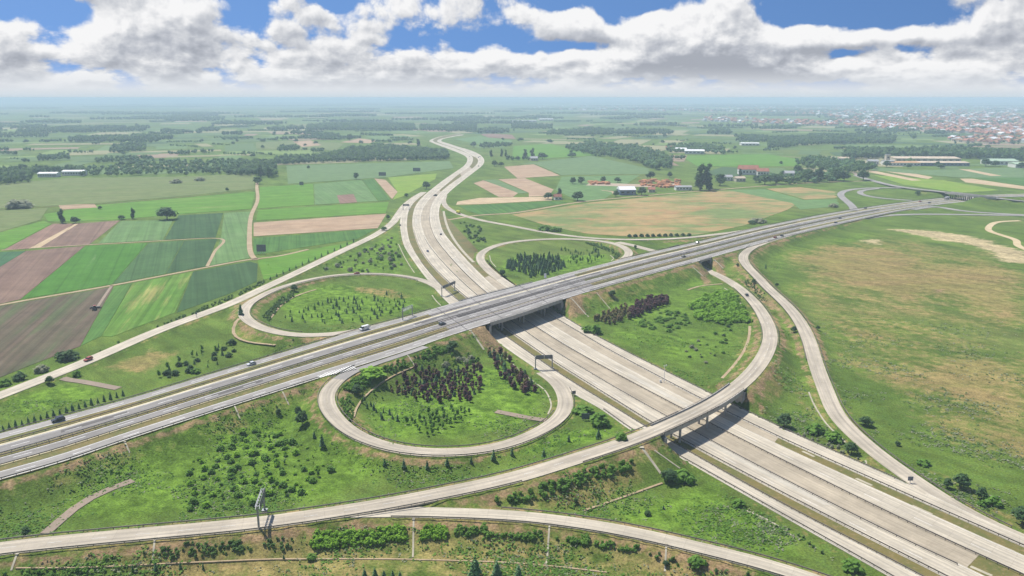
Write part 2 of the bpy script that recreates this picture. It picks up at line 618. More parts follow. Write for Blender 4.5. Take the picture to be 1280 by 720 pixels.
M['sand'] = verge_mat('sand_track_soil', (0.55, 0.44, 0.27), (0.48, 0.37, 0.22), (0.40, 0.33, 0.17))
M['olive'] = verge_mat('dry_olive_verge', (0.16, 0.13, 0.042), (0.105, 0.115, 0.03), (0.23, 0.17, 0.075))
M['steel'] = plain('galvanised_steel', (0.30, 0.31, 0.32), 0.5, 0.5)
M['dark_steel'] = plain('weathered_dark_steel', (0.09, 0.085, 0.085), 0.6, 0.2)
M['rail'] = plain('guardrail_steel', (0.16, 0.14, 0.125), 0.6, 0.2)
M['sign_back'] = plain('grey_sign_back', (0.13, 0.135, 0.15), 0.6)
M['white_sign'] = plain('white_sign_sheet', (0.72, 0.72, 0.72), 0.5)
M['panel_blue'] = plain('blue_grey_panel', (0.10, 0.115, 0.15), 0.4)

# ------------------------------------------------------------------ the road network (photo pixels -> world)
def zO(px):
    return float(np.interp(px, [-60, 0, 300, 560, 720, 880, 960, 1040, 1120, 1180, 1240], [6.2, 6.5, 7.6, 8.6, 8.6, 8.0, 5.8, 3.2, 1.3, 0.6, 0.5]))


colL_near = [(1140, 738), (1110, 720), (960, 635), (860, 578), (792, 540), (750.5, 511), (720, 494), (700, 481), (675.5, 464.5), (638, 439), (612, 419.6), (560.5, 379), (532.8, 347.6), (516, 324.7), (505, 306.7), (501, 290), (500, 279), (502, 267), (510, 255), (520, 246.5), (530, 240.5)]
colL_far = [(1185, 738), (1152, 720), (960, 620), (812, 536), (780, 516.5), (717, 478), (691, 461), (623.6, 414), (574.4, 376.8), (552, 356.7), (525.8, 326), (513, 304), (509.5, 290), (508.7, 278), (510.5, 265), (515.5, 255.5), (523, 248), (533, 240.5)]
cw1_near = [(1212, 738), (1175, 719), (960, 608.7), (819, 532.5), (780, 508.5), (725.5, 474.5), (691, 452.5), (669, 437.5), (632, 411.5), (583, 373), (560.5, 353.5), (538, 330.7), (524.5, 310.5), (517, 290), (515.5, 280), (516, 269.4), (520, 256.5), (530, 244.5), (542.5, 234), (558, 222.5), (569, 215), (580, 207.2), (584.2, 200), (582.5, 196), (575, 191.7), (561.7, 186.5), (541, 178.6), (536.7, 176.2), (544, 172.4), (556.5, 169.3), (574, 167)]
cw1_in = [(1268, 738), (1230, 719.5), (1209, 709), (1120, 667.5), (960, 587), (840, 522.5), (760, 477.5), (682, 430), (653, 409.5), (599, 369.3), (571.7, 344.6), (551, 323), (535.6, 303), (529, 289), (526.3, 279), (526.5, 269), (530, 258.5), (538, 248), (546.5, 240), (558.5, 230), (573, 218), (587, 208), (591, 200.5), (590, 195.5), (582.5, 191.1), (565, 184.4), (543, 177.2), (541, 175.4), (547, 172.2), (559.6, 169), (576, 167.2)]
cw2_in = [(1320, 738), (1280, 718.6), (1224, 693.5), (1120, 645), (960, 566), (855, 512), (760, 461.5), (711, 434), (665, 405), (609, 366), (585.5, 345), (563, 321), (545, 298), (540.5, 288), (538, 279), (537.3, 267), (540, 255), (547.5, 243.5), (561, 231.5), (576, 221), (590, 211), (596.5, 204.5), (597.6, 200), (595, 197), (589, 194), (576, 187.5), (551, 179), (546.5, 176.6), (549, 174.2), (561.7, 171), (578, 168.1)]
cw2_out = [(1330, 716), (1280, 694), (1239, 676), (1141, 632), (960, 549), (860, 500), (760, 446.5), (711, 418.5), (682, 400.5), (622, 361.5), (603.6, 345), (582.8, 324), (566, 305), (554.5, 290), (550.5, 279), (548.7, 268.5), (550, 258), (554.5, 248), (565, 237), (578, 226.4), (592, 215.5), (603.6, 205.8), (605.3, 200), (603.3, 196.5), (599, 192.9), (586.7, 187.5), (572, 183.2), (561.7, 179.8), (551.8, 176.4), (554.4, 173.6), (564.8, 171.2), (580, 168.7)]
colR_near = [(1330, 706), (1280, 684.3), (1241, 667), (1148, 626), (980, 550.5), (960, 540.8), (919, 521), (878, 500.5), (760, 437.6), (725, 417), (690, 396), (632, 358.5), (620, 350)]
colR_far = [(1330, 692), (1280, 671), (1241, 654.5), (1155, 614), (988.7, 540), (960, 526.5), (929, 511.5), (892.5, 494), (760, 427.5), (725, 408), (697, 390.5), (640, 355), (629, 347)]
O_top = [(-60, 557), (0, 541), (80, 519.5), (160, 498), (240, 474), (320, 450), (400, 426), (445, 412.5), (500, 397.5), (555, 382), (600, 369.5), (640, 359.5), (681.7, 348.8), (720, 338.5), (759, 328.5), (800, 318.3), (880, 300), (920, 290.5), (960, 281.5), (1040, 266), (1120, 254), (1180, 247.2), (1235, 243.6), (1330, 241)]
O_bot = [(-60, 617), (0, 600), (80, 577), (160, 549.5), (240, 523.5), (320, 498), (400, 472.5), (480, 447.5), (520, 434.6), (555.6, 422), (600, 407.5), (640, 395.6), (712, 371.5), (800, 346.5), (880, 324.5), (960, 302), (1040, 282.5), (1120, 265), (1180, 255), (1235, 250), (1330, 246)]

Z0 = 0.16
eCL = edges_from_pixels(colL_near, colL_far, Z0)
eC1 = edges_from_pixels(cw1_near, cw1_in, Z0)
eC2 = edges_from_pixels(cw2_in, cw2_out, Z0)
eCR = edges_from_pixels(colR_near, colR_far, Z0)
eO = edges_from_pixels(O_top, O_bot, zO)


def rp(pts, zs):
    """(px, py) list + heights given at some of the points -> (px, py, z) list"""
    n = len(pts)
    ks = sorted(zs)
    return [(p[0], p[1], float(np.interp(i, ks, [zs[k] for k in ks]))) for i, p in enumerate(pts)]


L2_px = rp([(678, 465), (690, 472.5), (700, 482), (706.5, 495), (707.5, 508), (699, 523), (676, 538.5), (640, 554), (605, 562.5), (570, 565.7), (530, 565.5), (495, 561.5), (460, 551), (436, 538.5), (420, 524), (409, 508), (407, 494), (414, 481), (432.5, 467.5), (457.5, 456.5), (490, 446), (530, 432.5)],
           {0: Z0, 4: 0.3, 6: 1.0, 9: 3.0, 12: 5.2, 15: 6.8, 18: 7.6, 21: 8.3})
L1_px = rp([(500, 400), (470, 408), (445, 413.8), (412, 418), (370, 418.6), (332, 411.5), (311, 401), (304, 391.5), (309, 381), (325, 371), (345, 361.5), (382.5, 350.5), (420, 344), (460, 342), (500, 344.3), (532.5, 351.5), (552, 362), (566, 374.5), (578, 385)],
           {0: 8.2, 2: 7.9, 4: 6.8, 7: 5.0, 10: 3.2, 13: 1.4, 16: Z0, 18: Z0})
L3_px = rp([(690, 394), (661, 374), (637, 357), (619, 344.5), (605.5, 332), (600, 323), (603.6, 314.8), (619, 307.3), (640, 302.3), (690, 298.5), (740, 300), (770, 305), (785, 313), (784, 320.5), (773, 327), (755, 333), (730, 340), (700, 348)],
           {0: Z0, 3: Z0, 6: 0.5, 10: 1.6, 12: 3.6, 13: 5.2, 14: 7.0, 15: 8.2, 17: 8.5})
RNW_px = rp([(-60, 517), (0, 494), (100, 455), (200, 412), (287.5, 379.5), (320, 364.5), (370, 341), (420, 317), (470, 293), (490, 279), (498, 268), (507, 256), (519, 246.5), (530, 240)],
            {0: 1.6, 7: 1.6, 9: 0.5, 10: Z0, 13: Z0})
RNE_px = rp([(556, 244), (554.2, 251), (558, 258.3), (569, 265.3), (585.5, 271), (605, 275.9), (640, 282.3), (677.5, 289.5), (715, 295), (747, 298), (790, 299.3), (852, 297.5), (902, 292), (935, 287.5), (965, 281)],
            {0: Z0, 6: 0.4, 9: 0.9, 10: 1.8, 11: 4.0, 12: 6.3, 14: 5.7})
RB_px = rp([(-60, 694), (0, 685), (160, 669), (320, 654), (420, 640), (495, 627.5), (570, 612.7), (640, 597.5), (715, 574.5), (790, 550), (841.7, 527.8), (883, 508), (908, 493), (930, 476), (949, 455), (960, 435), (963, 418), (957, 399), (942, 377), (915, 353.5), (880, 335.5), (866, 329), (845, 321), (815, 313), (790, 306.3), (772, 302.6)],
            {0: 5.0, 5: 5.6, 8: 7.6, 9: 8.0, 11: 8.0, 13: 7.2, 15: 5.2, 17: 2.6, 19: 0.5, 20: Z0, 22: Z0, 23: 0.8, 24: 1.8, 25: 2.2})
RS_px = rp([(440, 640), (505, 639.2), (570, 641.3), (640, 644), (715, 652.5), (790, 665), (865, 682.5), (960, 706), (1010, 722), (1060, 740)],
           {0: 5.2, 3: 4.8, 6: 3.6, 9: 2.0})
RSE_px = rp([(985, 294), (955, 303), (938, 311), (930, 317.5), (929, 324), (935, 334), (946, 345), (960, 360), (985, 383), (1000, 402), (1011, 424), (1020, 455), (1032, 487), (1047, 520), (1072, 546), (1104, 572.5), (1143, 600), (1164, 614.5), (1202, 638), (1240, 658), (1290, 679)],
             {0: 5.0, 2: 6.3, 5: 5.6, 8: 3.8, 12: 1.8, 15: 0.6, 17: Z0, 20: Z0})
ramps = {
    'front loop ramp': (center_from_pixels(L2_px, 6.8), 'conc_ramp'),
    'left loop ramp': (center_from_pixels(L1_px, 6.6), 'conc_ramp'),
    'rear loop ramp': (center_from_pixels(L3_px, [8.5, 7.5, 6.8, 6.8, 6.8, 6.8]), 'conc_ramp'),
    'left direct ramp': (center_from_pixels(RNW_px, 8.6), 'conc_coll'),
    'rear direct ramp': (center_from_pixels(RNE_px, 6.8), 'conc_ramp'),
    'bridge ramp': (center_from_pixels(RB_px, 7.7), 'conc_ramp'),
    'foreground slip road': (center_from_pixels(RS_px, 6.4), 'conc_coll'),
    'right direct ramp': (center_from_pixels(RSE_px, 7.3), 'conc_ramp'),
}
# roads of the next junction far to the right
FS1 = center_from_pixels([(1068, 263, 2.8), (1066, 258.5, 2.3), (1060, 252.6, 1), (1051.5, 245.5, .6), (1051, 241.5, .6), (1057, 238.3, .6), (1072, 235.8, .8), (1099, 234.4, 2), (1130, 235, 3)], 9.0, 8)
FS2 = center_from_pixels([(1099, 235.4, 2), (1083, 236.8, .6), (1075, 239, .4), (1074.5, 241.5, .4), (1083, 244.7, .4), (1106, 248.3, .5), (1140, 250.5, .6)], 8.0, 8)
FS3 = center_from_pixels([(1140, 262, .9), (1170, 257.5, .6), (1182, 259.5, .4), (1194, 262.8, .4), (1231, 266, .4), (1290, 269, .4)], 9.0, 8)
FS4 = center_from_pixels([(1075, 274, 1.0), (1110, 269, .5), (1160, 267.6, .4), (1203, 268.2, .4), (1300, 269.5, .4)], 9.0, 8)
CR = center_from_pixels([(1070, 219, .5), (1085, 224, 1), (1120, 232.5, 3), (1150, 236.5, 6), (1182, 240, 8), (1238, 246.5, 8), (1280, 251.5, 5), (1330, 256, 2)], 10.0, 8)
CR2 = center_from_pixels([(1225, 245.5, 8), (1255, 245.6, 6), (1340, 244.6, 3)], 8.0, 8)
far_ramps = [FS1, FS2, FS3, FS4, CR, CR2]

# ------------------------------------------------------------------ terrain: embankments carry the raised roads
def axis(core0, core1, step, lo, hi, g=1.06):
    a = list(np.arange(core0, core1 + 0.01, step))
    s = step
    while a[-1] < hi:
        s *= g
        a.append(a[-1] + s)
    s = step
    while a[0] > lo:
        s *= g
        a.insert(0, a[0] - s)
    return np.array(a)


GX = axis(-250, 300, 2.5, -26000, 26000)
ya = list(np.arange(165, 620.01, 2.5))
s_ = 2.5
while ya[-1] < 30000:
    s_ = min(s_ * 1.02, 8.0) if ya[-1] < 1250 else s_ * 1.06
    ya.append(ya[-1] + s_)
s_ = 2.5
while ya[0] > -500:
    s_ *= 1.15
    ya.insert(0, ya[0] - s_)
GY = np.array(ya)
ny, nx = len(GY), len(GX)
Hh = np.zeros((ny, nx))
cap = np.full((ny, nx), 1e3)
rdist = np.full((ny, nx), 60.0)      # distance to the nearest road edge
rz = np.zeros((ny, nx))

samples = []       # x, y, z, half width


def add_samples(A, B, spacing=3.0, carry=True):
    n = len(A)
    for i in range(n):
        w = np.linalg.norm(B[i, :2] - A[i, :2])
        k = max(1, int(round(w / 4.0)))
        for j in range(k):
            p = A[i] + (B[i] - A[i]) * ((j + 0.5) / k)
            samples.append((p[0], p[1], p[2], w / k / 2 * 1.05, carry))


for e in (eCL, eC1, eC2, eCR, eO):
    add_samples(*e)
for nm, (e, _) in ramps.items():
    add_samples(*e)
for e in far_ramps:
    add_samples(*e)
# the paved corridor of the lower motorway, verges included
base_near = colL_near
base_far = colR_far[:-1] + [(603.6, 345), (582.8, 324), (566, 305), (554.5, 290), (550.5, 279), (548.7, 268.5), (550, 258), (554.5, 248)]
cut = lambda lst, ymin: [p for p in lst if p[1] > ymin]
eBase = edges_from_pixels(cut(colL_near, 240), cut(colR_far, 346), 0.05)
eBase2 = edges_from_pixels(cut(cw1_near, 166), cut(cw2_out, 166), 0.05)
for q in (edges_from_pixels(cut(colL_near, 330), cut(colR_far, 346), Z0),):
    add_samples(*q)

WIN = 32.0
for (sx, sy, sz, hw, carry) in samples:
    if sy > 1500:
        continue
    i0, i1 = np.searchsorted(GX, (sx - WIN, sx + WIN))
    j0, j1 = np.searchsorted(GY, (sy - WIN, sy + WIN))
    if i1 <= i0 or j1 <= j0:
        continue
    d = np.sqrt((GX[i0:i1][None, :] - sx) ** 2 + (GY[j0:j1][:, None] - sy) ** 2) - hw
    e = np.maximum(d - 1.2, 0)
    sub = Hh[j0:j1, i0:i1]
    np.maximum(sub, sz - 0.22 - e * 0.52, out=sub)
    sub = cap[j0:j1, i0:i1]
    np.minimum(sub, sz - 0.22 + np.maximum(d - 1.0, 0) * 2.6, out=sub)
    sub = rdist[j0:j1, i0:i1]
    m = d < sub
    sub[m] = d[m]
    rz[j0:j1, i0:i1][m] = sz
Hh = np.minimum(Hh, np.maximum(cap, -0.3))
# soften the toe of the slopes a little
for _ in range(1):
    K = Hh.copy()
    K[1:-1, 1:-1] = 0.5 * Hh[1:-1, 1:-1] + 0.125 * (Hh[:-2, 1:-1] + Hh[2:, 1:-1] + Hh[1:-1, :-2] + Hh[1:-1, 2:])
    Hh = np.minimum(np.where(rdist < 1.0, Hh, K), np.maximum(cap, -0.3))


def ground_z(x, y):
    i = int(np.clip(np.searchsorted(GX, x) - 1, 0, nx - 2))
    j = int(np.clip(np.searchsorted(GY, y) - 1, 0, ny - 2))
    u = (x - GX[i]) / (GX[i + 1] - GX[i])
    v = (y - GY[j]) / (GY[j + 1] - GY[j])
    return float((Hh[j, i] * (1 - u) + Hh[j, i + 1] * u) * (1 - v) + (Hh[j + 1, i] * (1 - u) + Hh[j + 1, i + 1] * u) * v)


def on_ground(px, py):
    """first terrain point behind a photo pixel"""
    for z in np.arange(9.0, -0.01, -0.3):
        p = at(px, py, z)
        if ground_z(p[0], p[1]) >= z - 0.15:
            p[2] = ground_z(p[0], p[1])
            return p
    p = at(px, py, 0.0)
    p[2] = ground_z(p[0], p[1])
    return p


def m_per_px(p):
    """metres per photo pixel, for upright things at world point p"""
    depth = p[1] * math.cos(PITCH) + (CAM_H - p[2]) * math.sin(PITCH)
    return depth / FPX


def poly_sd(px_poly, X, Y):
    """signed distance (positive inside) to a polygon of photo pixels at ground points X, Y"""
    P = np.array([at(x, y)[:2] for x, y in px_poly])
    inside = np.zeros(X.shape, bool)
    dist = np.full(X.shape, 1e9)
    n = len(P)
    for i in range(n):
        a, b = P[i], P[(i + 1) % n]
        c1 = (a[1] > Y) != (b[1] > Y)
        with np.errstate(divide='ignore', invalid='ignore'):
            xi = (b[0] - a[0]) * (Y - a[1]) / (b[1] - a[1]) + a[0]
        inside ^= c1 & (X < xi)
        ab = b - a
        t = np.clip(((X - a[0]) * ab[0] + (Y - a[1]) * ab[1]) / max(ab @ ab, 1e-9), 0, 1)
        dist = np.minimum(dist, np.hypot(X - a[0] - t * ab[0], Y - a[1] - t * ab[1]))
    return np.where(inside, dist, -dist)


XX, YY = np.meshgrid(GX, GY)
dry = np.zeros((ny, nx)); soil = np.zeros((ny, nx)); lush = np.zeros((ny, nx)); sand = np.zeros((ny, nx))


def soft(target, poly, amt, edge=12.0):
    js = slice(0, np.searchsorted(GY, 2500))
    s = poly_sd(poly, XX[js], YY[js])
    target[js] = np.maximum(target[js], amt * np.clip(s / edge * 0.5 + 0.5, 0, 1))


soft(dry, [(990, 322), (1040, 305), (1120, 308), (1170, 330), (1240, 330), (1290, 345), (1290, 402), (1240, 396), (1200, 372), (1130, 380), (1080, 362), (1010, 345)], 0.95, 45)
soft(dry, [(1090, 470), (1180, 438), (1300, 448), (1300, 590), (1230, 545), (1180, 500)], 0.92, 35)
soft(dry, [(1150, 385), (1240, 350), (1300, 360), (1300, 430), (1240, 425)], 0.5, 20)
soft(sand, [(1098, 285), (1180, 289), (1222, 297), (1290, 318), (1290, 334), (1252, 325), (1222, 309), (1150, 296)], 1.0, 16)
soft(sand, [(1075, 300), (1100, 299), (1110, 306), (1082, 305)], 0.8, 12)
soft(sand, [(1070, 325), (1120, 338), (1118, 341), (1066, 329)], 0.5, 8)
soft(soil, [(1164, 361), (1182, 361), (1180, 366), (1166, 366)], 0.9, 5)
soft(lush, [(1000, 380), (1150, 388), (1290, 400), (1290, 440), (1180, 432), (1080, 450), (1030, 430)], 0.5, 30)
soft(lush, [(1080, 470), (1160, 520), (1230, 590), (1150, 570), (1080, 530)], 0.42, 20)
soft(dry, [(960, 320), (1100, 290), (1290, 320), (1290, 610), (1150, 560), (1040, 470), (1000, 400)], 0.50, 25)
soft(lush, [(950, 318), (1090, 285), (1100, 300), (1000, 320), (985, 345), (1020, 385), (1000, 400)], 0.55, 20)
soft(lush, [(840, 560), (900, 600), (1010, 700), (990, 705), (760, 645), (880, 600)], 0.6, 5)
soft(lush, [(130, 590), (300, 510), (390, 510), (500, 590), (420, 625), (120, 660), (40, 650)], 0.6, 8)
soft(lush, [(0, 500), (85, 478), (150, 490), (0, 530)], 0.7, 6)
soft(lush, [(340, 370), (420, 352), (530, 372), (530, 385), (440, 408), (360, 405)], 0.7, 8)
soft(dry, [(430, 355), (500, 360), (520, 372), (490, 378), (440, 366)], 0.62, 8)
soft(lush, [(450, 510), (560, 470), (640, 450), (690, 490), (660, 535), (560, 550), (480, 545)], 0.75, 8)
soft(lush, [(640, 320), (760, 318), (765, 330), (690, 345), (615, 340)], 0.8, 8)
soft(lush, [(390, 330), (500, 290), (510, 330), (500, 345), (420, 340)], 0.6, 8)
soft(lush, [(690, 540), (780, 530), (750, 552), (680, 568), (640, 570)], 0.8, 5)
soft(dry, [(120, 460), (190, 435), (230, 440), (180, 470)], 0.66, 8)
soft(dry, [(900, 470), (940, 400), (945, 440), (915, 478)], 0.6, 6)
soft(lush, [(720, 378), (850, 335), (940, 370), (930, 440), (860, 470), (760, 430)], 0.5, 10)
soft(dry, [(885, 340), (920, 345), (990, 420), (1010, 500), (1060, 560), (1050, 565), (1000, 520), (975, 450), (930, 370)], 0.5, 5)
soft(dry, [(290, 662), (700, 655), (860, 690), (1000, 730), (200, 735), (100, 715), (0, 715), (0, 695)], 0.62, 4)
soft(dry, [(640, 635), (800, 585), (810, 605), (730, 640), (670, 648)], 0.62, 4)
soft(dry, [(830, 590), (930, 630), (950, 650), (880, 605)], 0.7, 4)
soft(dry, [(1070, 560), (1180, 600), (1300, 680), (1300, 660), (1180, 590)], 0.75, 4)
# raw reddish soil and thin grass on the slopes beside the raised roads
nearm = (YY < 1100)
slope_zone = np.clip((Hh - 0.5) / 2.0, 0, 1) * nearm
shoulder = np.clip(1 - np.abs(rdist - 3.0) / 4.0, 0, 1) * np.clip(Hh / 1.5, 0, 1) * nearm
dry = np.maximum(dry, 0.42 * slope_zone)
soil = np.maximum(soil, 0.8 * shoulder)
edge_low = np.clip(1 - np.abs(rdist - 1.5) / 3.0, 0, 1) * nearm
dry = np.maximum(dry, 0.6 * edge_low)
# bare clay on the bridge cones
for poly in ([(592, 412), (575, 425), (618, 445), (635, 440), (610, 418)], [(700, 380), (716, 372), (735, 395), (712, 400)], [(884, 345), (866, 336), (880, 356), (892, 356)], [(895, 335), (902, 328), (908, 345), (900, 348)], [(895, 490), (915, 478), (905, 495)], [(940, 505), (950, 490), (960, 515)], [(805, 555), (800, 575), (830, 590)]):
    soft(soil, poly, 0.95, 4)

m, t, b = new_mat('grassland')
pos = t.n('ShaderNodeNewGeometry').outputs['Position']
att = t.n('ShaderNodeVertexColor')
att.layer_name = 'cover'
a_dry, a_soil, a_lush = t.sep(att.outputs[0])
att2 = t.n('ShaderNodeVertexColor')
att2.layer_name = 'cover_b'
a_sand, _, _ = t.sep(att2.outputs[0])
px_, py_, _ = t.sep(pos)
stretch = t.comb(t.add(px_, t.mul(py_, 0.25)), t.mul(py_, 0.55), 0.0)
nA = t.noise(stretch, 0.006, 5.0, 0.6)
nB = t.noise(stretch, 0.035, 6.0, 0.62)
nC = t.noise(pos, 0.22, 5.0, 0.65)
nD = t.noise(pos, 1.3, 4.0, 0.7)
nE = t.noise(t.comb(t.mul(px_, 0.2), py_, 5.0), 0.05, 5.0, 0.65)
g = t.mix(t.mapr(nB, 0.36, 0.64), (0.084, 0.134, 0.020), (0.140, 0.205, 0.034))
g = t.mix(t.mapr(nA, 0.50, 0.68, 0.0, 0.55), g, (0.185, 0.195, 0.060))
g = t.mix(t.mul(t.mapr(nC, 0.40, 0.62), 0.55), g, (0.052, 0.098, 0.018))
l_ = t.mapr(t.add(a_lush, t.mul(t.sub(nB, 0.5), 0.9)), 0.25, 0.75)
lcol = t.mix(t.mapr(nC, 0.35, 0.65), (0.082, 0.168, 0.014), (0.140, 0.240, 0.026))
g = t.mix(t.mul(l_, 0.85), g, lcol)
d_ = t.mapr(t.add(a_dry, t.add(t.mul(t.sub(nB, 0.5), 1.1), t.mul(t.sub(nC, 0.5), 0.9))), 0.36, 0.72)
dcol = t.mix(t.mapr(nE, 0.38, 0.62), (0.265, 0.190, 0.080), (0.215, 0.182, 0.062))
g = t.mix(t.mul(d_, 0.9), g, dcol)
s_ = t.mapr(t.add(a_soil, t.add(t.mul(t.sub(nC, 0.5), 1.3), t.mul(t.sub(nB, 0.5), 0.5))), 0.40, 0.75)
g = t.mix(t.mul(s_, 0.85), g, t.mix(nD, (0.22, 0.135, 0.075), (0.29, 0.20, 0.115)))
sd_ = t.mapr(t.add(a_sand, t.add(t.mul(t.sub(nE, 0.5), 1.6), t.mul(t.sub(nC, 0.5), 0.5))), 0.42, 0.72)
g = t.mix(sd_, g, t.mix(nC, (0.34, 0.275, 0.14), (0.46, 0.375, 0.22)))
# pale seed heads and bare specks
spk = t.mapr(t.noise(t.comb(t.mul(px_, 0.6), py_, 9.0), 0.16, 5.0, 0.7), 0.66, 0.76, 0.0, 0.55)
g = t.mix(spk, g, (0.22, 0.26, 0.13))
nF = t.noise(t.comb(t.add(px_, t.mul(py_, 0.9)), t.mul(t.sub(py_, px_), 0.22), 3.0), 0.09, 6.0, 0.68)
g = t.scale_col(g, t.mapr(nF, 0.32, 0.68, 0.80, 1.22))
g = t.scale_col(g, t.mapr(nD, 0.28, 0.72, 0.62, 1.38))
g = t.scale_col(g, t.mapr(nC, 0.3, 0.7, 0.74, 1.26))
t.put(b.inputs['Base Color'], g)
b.inputs['Roughness'].default_value = 0.95
b.inputs['Specular IOR Level'].default_value = 0.1
bmp = t.n('ShaderNodeBump')
bmp.inputs['Strength'].default_value = 0.8
bmp.inputs['Distance'].default_value = 0.5
t.put(bmp.inputs['Height'], nD)
t.put(b.inputs['Normal'], bmp.outputs[0])
M['grass'] = m

V = np.stack([XX.ravel(), YY.ravel(), Hh.ravel()], 1)
ii, jj = np.meshgrid(np.arange(nx - 1), np.arange(ny - 1))
q = (jj * nx + ii).ravel()
F = np.stack([q, q + 1, q + nx + 1, q + nx], 1)
one = np.ones(nx * ny)
ground = link('ground', arr_mesh('ground', V, F, M['grass'], smooth=True, attr={'cover': np.stack([dry.ravel(), soil.ravel(), lush.ravel(), one], 1), 'cover_b': np.stack([sand.ravel(), one, one, one], 1)}))
ground['kind'] = 'structure'

# ------------------------------------------------------------------ road surfaces
def proj_x(P):
    Q = P - np.array([0, 0, CAM_H])
    depth = Q[:, 1] * math.cos(PITCH) - Q[:, 2] * math.sin(PITCH)
    return 640 + FPX * Q[:, 0] / depth


def proj(P):
    Q = np.asarray(P, float) - np.array([0, 0, CAM_H])
    depth = Q[1] * math.cos(PITCH) - Q[2] * math.sin(PITCH)
    up = Q[1] * math.sin(PITCH) + Q[2] * math.cos(PITCH)
    return 640 + FPX * Q[0] / depth, 360 - FPX * up / depth


def between_px(A, B, xa, xb):
    xm = proj_x((A + B) / 2)
    k = np.where((xm >= xa) & (xm <= xb))[0]
    return A[k[0]:k[-1] + 1], B[k[0]:k[-1] + 1]


def between_t(A, B, ta, tb):
    n = len(A)
    i, j = int(ta * (n - 1)), int(tb * (n - 1))
    return A[i:j + 1], B[i:j + 1]


ribbon('motorway_verge', *eBase, M['olive'], 0.0, 0.4)
ribbon('motorway_verge', *eBase2, M['olive'], -0.015, 0.4)
ribbon('motorway_road', *eC1, M['conc_main'])
ribbon('motorway_road', *eC2, M['conc_main'])
ribbon('collector_road', *eCL, M['conc_coll'], 0.012)
ribbon('collector_road', *eCR, M['conc_coll'], 0.012)
# tan paved median between the carriageways, and the strip beside the right collector road
med = edges_from_pixels([(1209, 709), (1120, 667.5), (960, 587), (840, 522.5), (760, 477.5), (682, 430), (653, 409.5), (599, 369.3), (571.7, 344.6), (551, 323), (535.6, 303), (529, 289), (526.3, 279), (526.5, 269), (530, 258.5), (538, 248), (543.5, 242.5)],
                        [(1224, 693.5), (1120, 645), (960, 566), (855, 512), (760, 461.5), (711, 434), (665, 405), (609, 366), (585.5, 345), (563, 321), (545, 298), (540.5, 288), (538, 279), (537.3, 267), (540, 255), (547.5, 243.5)], 0.1)
ribbon('median_road', *med, M['median_tan'])
med2 = edges_from_pixels([(968, 553), (860, 500), (760, 446.5), (711, 418.5), (682, 400.5), (622, 361.5), (606, 347)], [(973, 547), (878, 500.5), (760, 437.6), (725, 417), (690, 396), (632, 358.5), (611, 344.5)], 0.1)
ribbon('median_road', *med2, M['median_tan'])
# paved crossovers of the far median
for pa, pb in (([(549, 237.5), (541, 245)], [(551, 239.5), (546, 245)]), ([(575, 216.5), (587, 208.2)], [(577, 220.5), (590, 211)])):
    ribbon('median_road', *edges_from_pixels(pa, pb, 0.1), M['median_tan'])

for nm, ((A, B), mt) in ramps.items():
    ribbon('ramp_road', A, B, M[mt], -0.012 - 0.004 * list(ramps).index(nm))
for k, (A, B) in enumerate(far_ramps):
    ribbon('ramp_road', A, B, M['asph_coll'], 0.05 + 0.01 * k, 0.6)

OA, OB = eO
LA, LB = ramps['front loop ramp'][0]
ribbon('ramp_road', *between_t(LA, LB, 0.80, 1.0), M['asph_coll'], -0.010, 0.3)
xs_b = (548, 735)                         # where the elevated road is paved from side to side
ribbon('elevated_road_bed', OA, OB, M['olive'], -0.03, 0.5)
ribbon('elevated_road_bed', *between_px(OA, OB, *xs_b), M['deck_conc'], -0.018, 0.3)
strip('elevated_collector_road', OA, OB, 0.012, 0.140, M['asph_coll'], 0.0)
strip('elevated_shoulder', OA, OB, 0.262, 0.292, M['cream'], 0.0)
strip('elevated_road', OA, OB, 0.292, 0.468, M['asph_car'], 0.0)
strip('elevated_road', OA, OB, 0.557, 0.698, M['asph_car'], 0.0)
strip('elevated_shoulder', OA, OB, 0.698, 0.716, M['cream'], 0.0)
strip('elevated_collector_road', OA, OB, 0.832, 0.99, M['asph_coll'], 0.0)
for xa, xb, t0, t1 in ((565, 650, 0.475, 0.552), (640, 693, 0.452, 0.53), (838, 868, 0.42, 0.50), (520, 600, 0.31, 0.38), (700, 760, 0.30, 0.37), (250, 330, 0.58, 0.64), (60, 170, 0.33, 0.39)):
    A_, B_ = between_px(OA, OB, xa, xb)
    strip('road_patch', A_, B_, t0, t1, M['asph_dark'], 0.005, 0.004)
for (A_, B_), t0, t1, k0, k1 in ((eC1, 0.30, 0.62, 0.10, 0.13), (eC2, 0.05, 0.36, 0.16, 0.18), (eC1, 0.32, 0.60, 0.24, 0.255), (eC2, 0.35, 0.64, 0.05, 0.07), (eC1, 0.62, 0.9, 0.02, 0.04), (eC2, 0.64, 0.9, 0.22, 0.24)):
    strip('road_patch', *between_t(A_, B_, k0, k1), t0, t1, M['conc_patch'], 0.004, 0.004)
# expansion joints where the wide deck begins and ends
for xa in (553, 596, 655, 705):
    A_, B_ = between_px(OA, OB, xa, xa + 14)
    i_ = len(A_) // 2
    d_ = A_[i_] - A_[i_ - 1]; d_ = d_ / np.linalg.norm(d_) * 0.35
    a_, b_ = frac(A_, B_, 0.01)[i_], frac(A_, B_, 0.99)[i_]
    o = link('expansion_joint_road', arr_mesh('expansion_joint', [a_ - d_ + (0, 0, .012), a_ + d_ + (0, 0, .012), b_ + d_ + (0, 0, .012), b_ - d_ + (0, 0, .012)], [(0, 1, 2, 3)], M['asph_dark']))
    o['kind'] = 'structure'
